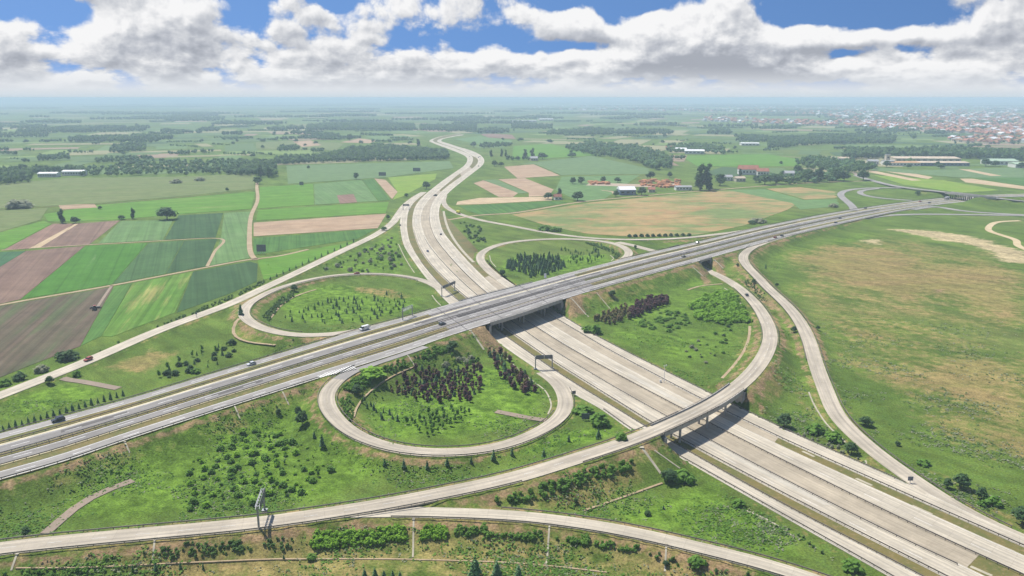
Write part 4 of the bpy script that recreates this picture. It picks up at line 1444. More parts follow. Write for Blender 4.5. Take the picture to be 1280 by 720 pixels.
FIELDS = [
    (brown2, [(5, 312.5), (67, 279.8), (94, 279.8), (36, 311)]), (tanf, [(36, 311), (93, 279.8), (98.5, 279.6), (50, 309.6)]),
    (brown, [(50, 309.6), (98.5, 279.6), (150, 275.8), (112, 305.5)]), (teal, [(-60, 322), (-40, 317), (32, 314), (-20, 346), (-60, 360)]),
    (brown, [(-20, 346), (33, 313.8), (106, 307.5), (25, 374.5), (0, 380), (-60, 392)]), (green_b, [(107.5, 307.4), (184.5, 304), (140, 355.5), (27, 374)]),
    (green_d, [(185.5, 304), (229.5, 301.2), (206.5, 342.3), (141, 355.3)]), (green_dd, [(230.5, 301.2), (271.5, 298.8), (258, 333), (207.5, 342.2)]),
    (green_p, [(151, 276.3), (216, 275.2), (203.5, 300), (123, 304.3)]), (green_dd, [(223, 269.3), (279, 266.3), (269.5, 296.8), (206, 299.6)]),
    (green_p, [(280.5, 266.3), (314.5, 264.5), (311.5, 322.5), (262, 332.5), (276, 299)]),
    (grey_br, [(-60, 395), (0, 383), (142, 358.5), (129, 381), (100, 433), (40, 456), (0, 472), (-60, 494)]),
    (green_m, [(143, 358.3), (165, 354), (127, 420), (101, 432.5)]), (streak, [(166, 354), (240.5, 340), (218.5, 391), (140, 421), (127.5, 420.5)]),
    (green_dd, [(241.5, 339.8), (312, 327), (322, 330), (321, 352), (290, 366), (221, 391)]),
    (pinkish, [(317, 278.5), (483, 267.3), (472, 285.3), (317, 295.5)]), (green_m, [(317, 298), (470, 286.5), (446, 299), (400, 306), (317, 319)]),
    (bright, [(322, 326), (386, 313), (446, 301), (420, 314), (385, 328), (350, 343), (330, 350)]),
    (bright, [(323, 262.5), (486, 252.5), (482, 266.3), (320, 275.5)]), (bright, [(325, 234), (391.5, 230), (392.5, 256), (322, 260.5)]),
    (green_p, [(392.5, 230), (452, 225), (472, 251.3), (393.5, 256)]), (green_m, [(453, 225), (467, 223.4), (488, 250), (473, 251.2)]),
    (pinkish, [(468, 223.2), (482, 225), (497, 240), (490, 249)]), (bright2, [(485, 222), (546, 217), (544, 224), (503, 246), (491, 249.8), (497, 240)]),
    (greyg, [(358, 207), (562, 201.4), (567, 210), (485, 221.5), (360, 230)]), (bright, [(125, 256), (319, 240), (314, 261), (222, 268), (150, 274.3), (95, 277), (60, 277), (55, 268)]),
    (olive_f, [(85, 222.5), (225, 221), (318, 217), (318, 236), (220, 246), (125, 254), (0, 261), (-80, 258), (-80, 238)]),
    (olive_f, [(-80, 262), (0, 263.5), (60, 260), (50, 275), (0, 290), (-80, 305)]), (bright, [(55, 276), (64, 280), (6, 311), (-60, 315), (-60, 303), (0, 291)]),
    (pinkish, [(73, 256.3), (118, 255), (122, 259.5), (76, 262)]),
    (pinkish, [(630, 208.5), (667, 205.5), (700, 219.5), (647, 223)]), (pinkish, [(592, 229), (604, 225.5), (648, 241), (641, 246.5), (624, 246.5)]),
    (greyg, [(605, 225.3), (620, 224.4), (660, 241), (649, 242)]), (pinkish, [(623, 224.3), (656, 222.7), (692, 237), (686, 245.3), (661, 246), (661, 241)]),
    (tanf, [(572, 252), (600, 247.5), (690, 246), (690, 250.5), (600, 255.3), (570, 256)]), (green_m, [(573, 257.5), (690, 251.7), (712, 252.3), (640, 265.8), (600, 268), (585, 264)]),
    (greyg, [(647, 205), (740, 195), (812, 211), (812, 217.5), (702, 219), (668, 204.8)]), (green_p, [(702, 221), (800, 219), (755, 249), (725, 252), (694, 238)]),
    (bright, [(642, 182.5), (688, 180), (745, 194), (640, 200.5)]), (bright, [(850, 195), (960, 192.5), (1000, 200), (1000, 208), (872, 208)]),
    (dryf, [(640, 268.5), (740, 253), (860, 242), (905, 238), (955, 237), (1003, 250), (985, 262), (930, 282), (870, 294), (800, 296.5), (735, 292.5), (690, 284)]),
    (dryf, [(958, 236), (1000, 234), (1048, 240), (1046, 248), (1006, 249.5)]), (green_p, [(910, 237.5), (956, 236.5), (1004, 250), (1046, 249), (1050, 258), (1000, 262), (990, 254)]),
    (bright2, [(1092, 219), (1180, 225.5), (1250, 238), (1200, 241), (1130, 231)]), (greyg, [(1087, 209), (1150, 213), (1280, 209), (1280, 222), (1200, 222), (1090, 213)]),
    (tanf, [(1085, 210.3), (1110, 210.8), (1166, 221.5), (1160, 224)]), (tanf, [(1080, 214), (1090, 213), (1152, 225.5), (1140, 226)]), (tanf, [(1200, 223.5), (1215, 223.5), (1290, 234.5), (1290, 238), (1207, 228)]),
    (tanf, [(1198, 211.5), (1212, 212), (1252, 219.8), (1238, 220)]), (green_m, [(1215, 222), (1290, 220), (1290, 233), (1250, 228)]),
    (pinkish, [(425, 178), (450, 173), (470, 176), (462, 179)]), (olive_f, [(320, 186), (420, 188), (430, 180), (380, 175), (320, 178)]), (pinkish, [(366, 177), (388, 175.5), (402, 181.5), (378, 184)]),
    (brown2, [(598, 166.5), (640, 168.5), (645, 174), (610, 172)]), (green_p, [(568, 174), (600, 170), (640, 176), (640, 182), (600, 181)]),
    (brown2, [(421, 244.3), (442, 242.7), (446.5, 253), (425, 254.8)]),
]
for mt, poly in FIELDS:
    field(poly, mt, 0.12 if mt not in (brown2,) else 0.2)

# patchwork of far farmland to the horizon
far_mats = [field_mat('far_' + n, c1, c2, a, rows_amt=0.06, far=True) for n, c1, c2, a in (
    ('pasture', (0.075, 0.125, 0.045), (0.100, 0.145, 0.055), 0.3), ('crop', (0.095, 0.155, 0.050), (0.115, 0.170, 0.065), 1.0), ('pale_straw', (0.20, 0.20, 0.105), (0.25, 0.23, 0.13), 0.1),
    ('dark_green', (0.045, 0.085, 0.035), (0.060, 0.100, 0.040), 0.7), ('fallow', (0.22, 0.16, 0.115), (0.26, 0.20, 0.14), -0.4), ('lime', (0.135, 0.195, 0.055), (0.150, 0.205, 0.065), 0.5))]
ff = {k: ([], []) for k in range(len(far_mats))}
rs = np.random.default_rng(11)
count = 0
occupied = [p for _, p in FIELDS]


def in_poly(x, y, poly):
    c = False
    n = len(poly)
    for i in range(n):
        (x0, y0), (x1, y1) = poly[i], poly[(i + 1) % n]
        if (y0 > y) != (y1 > y) and x < (x1 - x0) * (y - y0) / (y1 - y0) + x0:
            c = not c
    return c


road_far = np.concatenate([(eBase2[0] + eBase2[1]) / 2, (CA + CB) / 2, (FS1[0] + FS1[1]) / 2])[:, :2]
cells = []
for _ in range(5200):
    py = 127.5 + (rs.random() ** 1.5) * 88
    px = rs.uniform(-200, 1480)
    p = at(px, py)
    a = 0.35 + rs.normal(0, 0.12) + (0.9 if px > 640 else 0) + rs.integers(0, 2) * math.pi / 2
    sc = 0.55 + p[1] / 9000
    L, Wd = rs.uniform(110, 420) * sc, rs.uniform(50, 170) * sc
    rad = math.hypot(L, Wd) / 2
    ca, sa = math.cos(a), math.sin(a)
    cor = [(p[0] + ca * x - sa * y, p[1] + sa * x + ca * y) for x, y in ((-L / 2, -Wd / 2), (L / 2, -Wd / 2), (L / 2, Wd / 2), (-L / 2, Wd / 2))]
    if min(c[1] for c in cor) < 1250 or min(np.hypot(road_far[:, 0] - p[0], road_far[:, 1] - p[1])) < rad * 0.8 + 40:
        continue
    if any(in_poly(*proj((c[0], c[1], 0)), poly) for poly in occupied for c in cor + [p]):
        continue
    if any((p[0] - q[0]) ** 2 + (p[1] - q[1]) ** 2 < (rad + q[2]) ** 2 * 0.30 for q in cells):
        continue
    cells.append((p[0], p[1], rad))
    k = int(rs.choice(6, p=[0.22, 0.21, 0.21, 0.14, 0.12, 0.10]))
    v, f = ff[k]
    n0 = len(v)
    z = 0.2 + 8e-5 * p[1] + 0.02 * (count % 7)
    for c in cor:
        w = rs.normal(0, 0.04 * rad, 2)
        v.append((c[0] + w[0], c[1] + w[1], z))
    f.append((n0, n0 + 1, n0 + 2, n0 + 3))
    count += 1
for k, (v, f) in ff.items():
    if f:
        o = link('farmland', arr_mesh('farmland', v, f, far_mats[k]))
        o['kind'] = 'structure'

# ------------------------------------------------------------------ trees and shrubs
M['leaf'] = leaf_mat('broadleaf_foliage', (0.074, 0.151, 0.035), (0.155, 0.265, 0.060), (0.127, 0.207, 0.066))
M['leaf_dark'] = leaf_mat('dark_foliage', (0.056, 0.112, 0.040), (0.100, 0.186, 0.062), (0.078, 0.145, 0.062))
M['leaf_bright'] = leaf_mat('bright_foliage', (0.17, 0.34, 0.03), (0.29, 0.5, 0.05), (0.22, 0.4, 0.04))
M['leaf_mid'] = leaf_mat('shrub_foliage', (0.096, 0.214, 0.032), (0.198, 0.365, 0.056), (0.147, 0.277, 0.045))
M['leaf_purple'] = leaf_mat('purple_foliage', (0.105, 0.046, 0.056), (0.170, 0.070, 0.082), (0.095, 0.072, 0.055))
M['leaf_brown'] = leaf_mat('brownish_foliage', (0.193, 0.153, 0.073), (0.307, 0.213, 0.105), (0.171, 0.193, 0.064))
M['leaf_silver'] = leaf_mat('silver_foliage', (0.238, 0.265, 0.172), (0.375, 0.385, 0.253), (0.296, 0.315, 0.203))
M['leaf_conifer'] = leaf_mat('conifer_foliage', (0.063, 0.146, 0.056), (0.141, 0.252, 0.101), (0.102, 0.196, 0.085), 0.08)
M['bark'] = plain('bark', (0.085, 0.062, 0.045), 0.9, var=0.25, scale=3.0)


def leaf_cloud(rs, n, shape, size):
    """n leaf-clump quads spread through a crown volume; shape(rs) -> point in a unit crown and outward direction"""
    v, f = [], []
    for k in range(n):
        p, o = shape(rs)
        o = np.array(o) * 0.7 + rs.normal(0, 0.4, 3) + np.array([0, 0, 0.75])
        o /= np.linalg.norm(o)
        a = np.cross(o, rs.normal(0, 1, 3)); a /= np.linalg.norm(a)
        b_ = np.cross(o, a)
        s = size * rs.uniform(0.6, 1.35)
        n0 = len(v)
        for (x, y) in ((-1, -0.7), (0.2, -1), (1, 0.3), (-0.3, 1)):
            v.append(p + a * x * s + b_ * y * s + o * s * 0.25 * (x * y))
        f.append((n0, n0 + 1, n0 + 2, n0 + 3))
    return v, f


def lobed(rs_seed, lobes, flat=1.0, shell=0.55):
    """crown made of several lobes: list of (x, y, z, r)"""
    L = np.array(lobes)
    w = L[:, 3] ** 2; w = w / w.sum()
    def shape(rs):
        k = rs.choice(len(L), p=w)
        d = rs.normal(0, 1, 3); d /= np.linalg.norm(d)
        r = L[k, 3] * (shell + (1 - shell) * rs.random() ** 0.6)
        return L[k, :3] + d * r * np.array([1, 1, flat]), d
    return shape


def cone_shape(r, z0, z1):
    def shape(rs):
        t = 1 - math.sqrt(rs.random()) * 0.98
        a = rs.uniform(0, 2 * math.pi)
        q = r * (1 - t) * (0.6 + 0.4 * rs.random())
        return np.array([q * math.cos(a), q * math.sin(a), z0 + (z1 - z0) * t]), np.array([math.cos(a), math.sin(a), 0.5])
    return shape


def core_blob(v, f, c, r, flat, rs, sub=1):
    """an uneven inner mass so that a crown is not see-through everywhere"""
    bm = bmesh.new()
    bmesh.ops.create_icosphere(bm, subdivisions=sub, radius=1.0)
    n0 = len(v)
    for q in bm.verts:
        k = 1 + rs.normal(0, 0.12)
        v.append(np.array([c[0] + q.co.x * r * k, c[1] + q.co.y * r * k, c[2] + q.co.z * r * k * flat]))
    tri = [tuple(n0 + w.index for w in q.verts) for q in bm.faces]
    bm.free()
    f += [(a, b_, c_, c_) for a, b_, c_ in tri]


def faces_mesh(name, v, f, mat):
    me = bpy.data.meshes.new(name)
    me.from_pydata([tuple(p) for p in v], [], [tuple(dict.fromkeys(q)) for q in f])
    me.materials.append(mat)
    me.polygons.foreach_set('use_smooth', [False] * len(me.polygons))
    me.update()
    return me


TREE = {}


def make_tree(kind, variant, mat, n, lobes, size, flat=1.0, trunk=(0.0, 0.035), cone=None, core=0.72):
    """crown and trunk meshes of a tree one unit high"""
    rs = np.random.default_rng(hash((kind, variant)) % 1000 if False else sum(map(ord, kind)) * 7 + variant)
    if cone:
        v, f = leaf_cloud(rs, n, cone_shape(*cone), size)
        core_blob(v, f, (0, 0, (cone[1] + cone[2]) / 2 - 0.08), cone[0] * 0.45, (cone[2] - cone[1]) / cone[0] * 0.8, rs)
    else:
        lb = [(x + rs.normal(0, 0.03), y + rs.normal(0, 0.03), z + rs.normal(0, 0.03), r * rs.uniform(0.85, 1.12)) for x, y, z, r in lobes]
        v, f = leaf_cloud(rs, n, lobed(rs, lb, flat), size)
        for x, y, z, r in lb:
            core_blob(v, f, (x, y, z), r * core, flat, rs)
    crown = faces_mesh(kind + '_crown', v, f, mat)
    mb = MB()
    h = trunk[0]
    if h > 0:
        mb.cyl((0, 0, -0.03), trunk[1], h + 0.03, 7, r2=trunk[1] * 0.6)
        for k in range(4):
            a = k * 1.6 + variant
            mb.bar((0, 0, h * 0.8), (0.16 * math.cos(a), 0.16 * math.sin(a), h + 0.18), trunk[1] * 0.7)
        tr = mb.mesh(kind + '_trunk', M['bark'])
    else:
        tr = None
    TREE.setdefault(kind, []).append((crown, tr))


def ring(n, r, z, rr, jit=0.0):
    return [(r * math.cos(2 * math.pi * k / n + jit), r * math.sin(2 * math.pi * k / n + jit), z, rr) for k in range(n)]


for k in range(3):
    make_tree('broad', k, M['leaf'], 260, ring(5, 0.24, 0.5, 0.24, k) + ring(3, 0.12, 0.74, 0.2, k * 2) + [(0, 0, 0.55, 0.26)], 0.065, 0.95, (0.3, 0.03))
    make_tree('dark', k, M['leaf_dark'], 260, ring(5, 0.2, 0.48, 0.24, k) + ring(3, 0.1, 0.74, 0.2, k * 2) + [(0, 0, 0.55, 0.28)], 0.065, 1.0, (0.25, 0.03))
    make_tree('poplar', k, M['leaf_dark'], 220, [(0, 0, 0.25, 0.13), (0.03, 0, 0.42, 0.15), (0, 0.03, 0.6, 0.14), (0, 0, 0.76, 0.11), (0, 0, 0.9, 0.07)], 0.05, 1.3, (0.2, 0.025))
    make_tree('sapling', k, M['leaf_mid'], 70, [(0, 0, 0.45, 0.2), (0.05, 0, 0.65, 0.18), (0, 0.04, 0.83, 0.13)], 0.09, 1.25, (0.3, 0.025))
    make_tree('darksap', k, M['leaf_conifer'], 90, None, 0.085, 1, (0.12, 0.03), cone=(0.24, 0.05, 1.0))
    make_tree('purple', k, M['leaf_purple'], 90, [(0, 0, 0.36, 0.2), (0.04, 0, 0.58, 0.21), (0, 0.03, 0.8, 0.16)], 0.09, 1.2, (0.25, 0.03))
    make_tree('brown', k, M['leaf_brown'], 80, [(0, 0, 0.34, 0.17), (0.04, 0, 0.58, 0.17), (0, 0.03, 0.82, 0.13)], 0.085, 1.3, (0.25, 0.03))
    make_tree('bright', k, M['leaf_bright'], 110, ring(4, 0.28, 0.42, 0.3, k) + [(0, 0, 0.62, 0.36)], 0.12, 0.95, (0.2, 0.04))
    make_tree('bush', k, M['leaf_mid'], 110, ring(4, 0.34, 0.36, 0.34, k) + [(0, 0, 0.55, 0.4)], 0.14, 0.9)
    make_tree('dbush', k, M['leaf_dark'], 110, ring(4, 0.34, 0.36, 0.34, k) + [(0, 0, 0.55, 0.4)], 0.14, 0.9)
    make_tree('silver', k, M['leaf_silver'], 100, ring(4, 0.34, 0.36, 0.34, k) + [(0, 0, 0.55, 0.4)], 0.14, 0.9)
    make_tree('pine', k, M['leaf_conifer'], 240, None, 0.07, 1, (0.1, 0.03), cone=(0.3, 0.06, 1.0))


def plant(kind, p, h, label, cat, group=None, name=None, wide=1.0, parts=True):
    crown, tr = TREE[kind][random.randrange(3)]
    rz = random.uniform(0, 6.28)
    nm = name or 'tree'
    if tr is None or not parts:
        o = link(nm, crown, None, (p[0], p[1], p[2] - 0.05))
        o.rotation_euler = (0, 0, rz)
        o.scale = (h * wide, h * wide, h)
        return tag(o, label, cat, group)
    r = empty(nm, (p[0], p[1], p[2] - 0.05), rz)
    r.scale = (h * wide, h * wide, h)
    tag(r, label, cat, group)
    link('crown', crown, r)
    link('trunk', tr, r)
    return r


def tree_px(kind, px, py, hpx, label, cat='tree', group=None, name=None, wide=1.0, parts=True):
    p = on_ground(px, py)
    h = hpx * m_per_px(p) / math.cos(math.atan2(CAM_H - p[2], p[1]))
    return plant(kind, p, h, label, cat, group, name, wide, parts)


def road_gap(x, y):
    j = int(np.clip(np.searchsorted(GY, y), 0, ny - 1)); i = int(np.clip(np.searchsorted(GX, x), 0, nx - 1))
    return rdist[j, i]


def grid_in(poly, sx, sy, jit, limit, seed=1, ang=0.0, holes=0.0, far=False, clear=2.2):
    """ground points on a jittered grid inside a polygon of photo pixels"""
    P = np.array([on_ground(x, y)[:2] if not far else at(x, y)[:2] for x, y in poly])
    rs = np.random.default_rng(seed)
    ca, sa = math.cos(ang), math.sin(ang)
    Q = np.stack([P[:, 0] * ca + P[:, 1] * sa, -P[:, 0] * sa + P[:, 1] * ca], 1)
    pts = []
    for u in np.arange(Q[:, 0].min(), Q[:, 0].max(), sx):
        for w in np.arange(Q[:, 1].min(), Q[:, 1].max(), sy):
            a, b_ = u + rs.normal(0, jit), w + rs.normal(0, jit)
            if rs.random() < holes or not in_poly(a, b_, [tuple(q) for q in Q]):
                continue
            x, y = a * ca - b_ * sa, a * sa + b_ * ca
            if not far and road_gap(x, y) < clear:
                continue
            pts.append((x, y, ground_z(x, y)))
    if len(pts) > limit:
        idx = rs.choice(len(pts), limit, replace=False)
        pts = [pts[i] for i in idx]
    return pts


def plantation(kind, poly, sx, sy, jit, h, hv, label, cat, group, name, limit=200, seed=1, ang=0.0, holes=0.1, wide=1.0, parts=True, kinds=None):
    for i, p in enumerate(grid_in(poly, sx, sy, jit, limit, seed, ang, holes)):
        hh = 0.84 * h * random.uniform(1 - hv * 1.3, 1 + hv * 1.3)
        k = kind if not kinds else random.choice(kinds)
        plant(k, p, hh, label, cat, group, name, wide, parts)


aI = ang_px((500, 500), (600, 460))
plantation('purple', [(484, 489), (520, 462), (560, 465), (600, 458), (603, 490), (590, 503), (530, 504)], 2.8, 3.5, 0.5, 3.8, 0.25, 'young purple or dark leaved tree in the dense block inside the front loop', 'tree', 'purple trees inside the front loop', 'purple_tree', 230, 2, 0.5, 0.05, wide=1.2, kinds=['purple', 'purple', 'purple', 'purple', 'brown', 'darksap'])
plantation('purple', [(605, 443), (622, 440), (668, 478), (672, 492), (655, 498), (630, 480)], 3.6, 4.2, 0.6, 4.6, 0.25, 'purple or dark tree in the narrow band along the gutter of the front loop', 'tree', 'dark tree band beside the front loop gutter', 'purple_tree', 70, 3, 0.5, 0.1, wide=1.25, kinds=['purple', 'purple', 'darksap', 'brown'])
plantation('sapling', [(505, 527), (560, 510), (592, 512), (580, 532), (540, 548), (515, 540)], 3.2, 3.8, 0.5, 3.6, 0.25, 'green sapling in the lower block inside the front loop', 'tree', 'green saplings in the lower block of the front loop', 'sapling', 95, 4, 0.5, 0.12, parts=False)
plantation('sapling', [(540, 458), (585, 445), (600, 452), (596, 458), (560, 466), (530, 464)], 3.2, 3.6, 0.5, 3.4, 0.3, 'pale green sapling behind the purple block of the front loop', 'tree', 'pale saplings behind the purple block', 'sapling', 60, 5, 0.5, 0.1, parts=False, kinds=['sapling', 'sapling', 'silver'])
plantation('darksap', [(455, 508), (470, 506), (500, 524), (497, 532), (478, 526)], 3.4, 4.2, 0.6, 3.2, 0.25, 'small dark sapling in the loose group at the left end of the front loop', 'tree', 'dark saplings at the left end of the front loop', 'sapling', 24, 6, 0.5, 0.1, parts=False)
plantation('sapling', [(432, 497), (480, 466), (492, 468), (470, 490), (480, 500), (448, 505)], 4.6, 5.2, 1.2, 2.6, 0.35, 'small sapling scattered over the grass at the left end of the front loop', 'tree', 'scattered saplings at the left of the front loop', 'sapling', 10, 66, 0.5, 0.2, parts=False)
plantation('darksap', [(352, 392), (420, 372), (500, 368), (512, 385), (470, 402), (400, 407), (362, 405)], 5.2, 6.2, 1.2, 3.3, 0.35, 'small dark sapling scattered on the grass inside the left loop', 'tree', 'saplings inside the left loop', 'sapling', 190, 7, 0.4, 0.18, parts=False, kinds=['darksap', 'darksap', 'sapling'])
plantation('pine', [(628, 336), (650, 322), (700, 322), (708, 334), (690, 343), (664, 349), (652, 341)], 3.7, 4.5, 0.7, 5.6, 0.2, 'slender dark green tree of the dense block inside the rear loop', 'tree', 'dense dark trees inside the rear loop', 'young_tree', 210, 8, 0.4, 0.03, wide=1.0, kinds=['pine', 'poplar'])
plantation('sapling', [(700, 312), (745, 312), (758, 322), (735, 332), (708, 334), (712, 322)], 5.5, 6.5, 1.2, 4.2, 0.3, 'small sapling on the light grass beside the dark block of the rear loop', 'tree', 'saplings in the rear loop', 'sapling', 80, 9, 0.4, 0.25, parts=False, kinds=['sapling', 'darksap'])
plantation('purple', [(783, 394), (800, 378), (832, 372), (838, 381), (812, 390), (792, 400)], 3.0, 3.4, 0.5, 5.0, 0.2, 'dark purple tree in the hedge like row right of the overpass', 'tree', 'purple trees in the row right of the overpass', 'purple_tree', 80, 10, 0.5, 0.03, wide=1.3)
plantation('brown', [(740, 400), (785, 384), (790, 398), (762, 408)], 3.0, 3.4, 0.5, 4.6, 0.2, 'brownish green tree at the left end of the row right of the overpass', 'tree', 'brownish trees in the row right of the overpass', 'young_tree', 70, 11, 0.5, 0.03, wide=1.3)
plantation('bright', [(864, 382), (880, 370), (915, 366), (930, 385), (936, 403), (905, 406), (872, 402)], 4.2, 4.6, 0.8, 4.4, 0.22, 'vivid light green bushy tree in the compact grove inside the right sweeping ramp', 'tree', 'vivid green grove inside the right ramp', 'bushy_tree', 120, 12, 0.5, 0.03, wide=1.25)
plantation('bush', [(800, 398), (850, 385), (868, 404), (850, 416), (805, 412)], 5.0, 5.0, 1.3, 2.0, 0.3, 'low green bush on the dark grass left of the vivid grove', 'bush', 'low bushes between the purple row and the vivid grove', 'bush', 45, 13, 0.4, 0.2, wide=1.5)
plantation('bush', [(228, 580), (320, 528), (390, 545), (415, 590), (390, 616), (290, 640), (232, 638)], 3.4, 4.2, 0.9, 2.1, 0.4, 'leafy light green bush in the loose rows on the grass left of the front loop', 'bush', 'rows of green bushes left of the front loop', 'bush', 300, 14, ang_px((240, 635), (232, 580)), 0.16, wide=1.05, kinds=['bush', 'bright', 'bright', 'bush', 'sapling'])
plantation('darksap', [(185, 470), (262, 432), (292, 428), (296, 448), (210, 478)], 4.6, 5.5, 1.2, 3.4, 0.35, 'dark shrubby sapling on the strip left of the left loop', 'tree', 'dark saplings on the strip left of the left loop', 'sapling', 80, 15, 0.4, 0.2, parts=False, kinds=['darksap', 'dbush', 'sapling'])
plantation('sapling', [(400, 332), (440, 318), (492, 296), (505, 335), (470, 342), (405, 340)], 5.0, 6.0, 1.5, 3.0, 0.35, 'bright sapling on the wedge of grass behind the left loop', 'tree', 'saplings on the wedge behind the left loop', 'sapling', 90, 16, 0.4, 0.25, parts=False, kinds=['sapling', 'bush', 'silver'])
plantation('darksap', [(745, 635), (790, 615), (850, 625), (840, 650), (770, 645)], 5.5, 6.5, 1.2, 1.6, 0.3, 'small dark sapling on the grass triangle under the curved bridge ramp', 'tree', 'dark saplings on the foreground grass triangle', 'sapling', 22, 17, 0.3, 0.35, parts=False, kinds=['dbush', 'darksap'])
plantation('dbush', [(860, 420), (925, 405), (918, 440), (880, 462), (850, 448)], 7, 7, 2, 1.6, 0.4, 'small dark bush dotted on the grass below the vivid grove', 'bush', 'bushes dotted below the vivid grove', 'bush', 26, 18, 0.3, 0.3, wide=1.2, kinds=['dbush', 'bush', 'silver'])
plantation('bush', [(570, 275), (600, 283), (608, 305), (590, 306)], 5, 5, 1.2, 3.0, 0.3, 'bush in the clump beside the far concrete carriageway', 'bush', 'bush clump beside the far carriageway', 'bush', 36, 19, 0.3, 0.15, kinds=['bush', 'dbush'])
# avenue of small trees round the front loop
for k, (x, y, h) in enumerate([(481, 583, 9), (505, 585, 11), (534, 586, 10), (559, 583, 11), (589, 579, 8), (617, 575, 13), (640, 570, 10)]):
    tree_px('darksap', x, y, h, 'small dark tree in the evenly spaced row below the front loop', group='row of small trees below the front loop', name='small_tree', parts=False)
for k in range(20):
    t_ = k / 19
    tree_px('darksap', 4 + 150 * t_, 537 - 44 * t_ + 1.5, 7 + (k % 3), 'small dark shrub in the row along the far edge of the grey motorway at left', 'bush', 'row of shrubs on the far motorway edge', 'roadside_shrub', parts=False)
for k in range(11):
    tree_px('dbush', 787 + k * 7.4, 296.2 - 0.12 * k, 4.6, 'tiny dark tree in the row between the parched meadow and the rear direct ramp', group='row of tiny trees along the rear direct ramp', name='small_tree', parts=False)
for k in range(16):
    tree_px('darksap', 322 + k * 8, 357 - k * 3.6, 5, 'small shrub in the row on the field side of the left direct ramp', 'bush', 'row of shrubs beside the left direct ramp', 'roadside_shrub', parts=False)

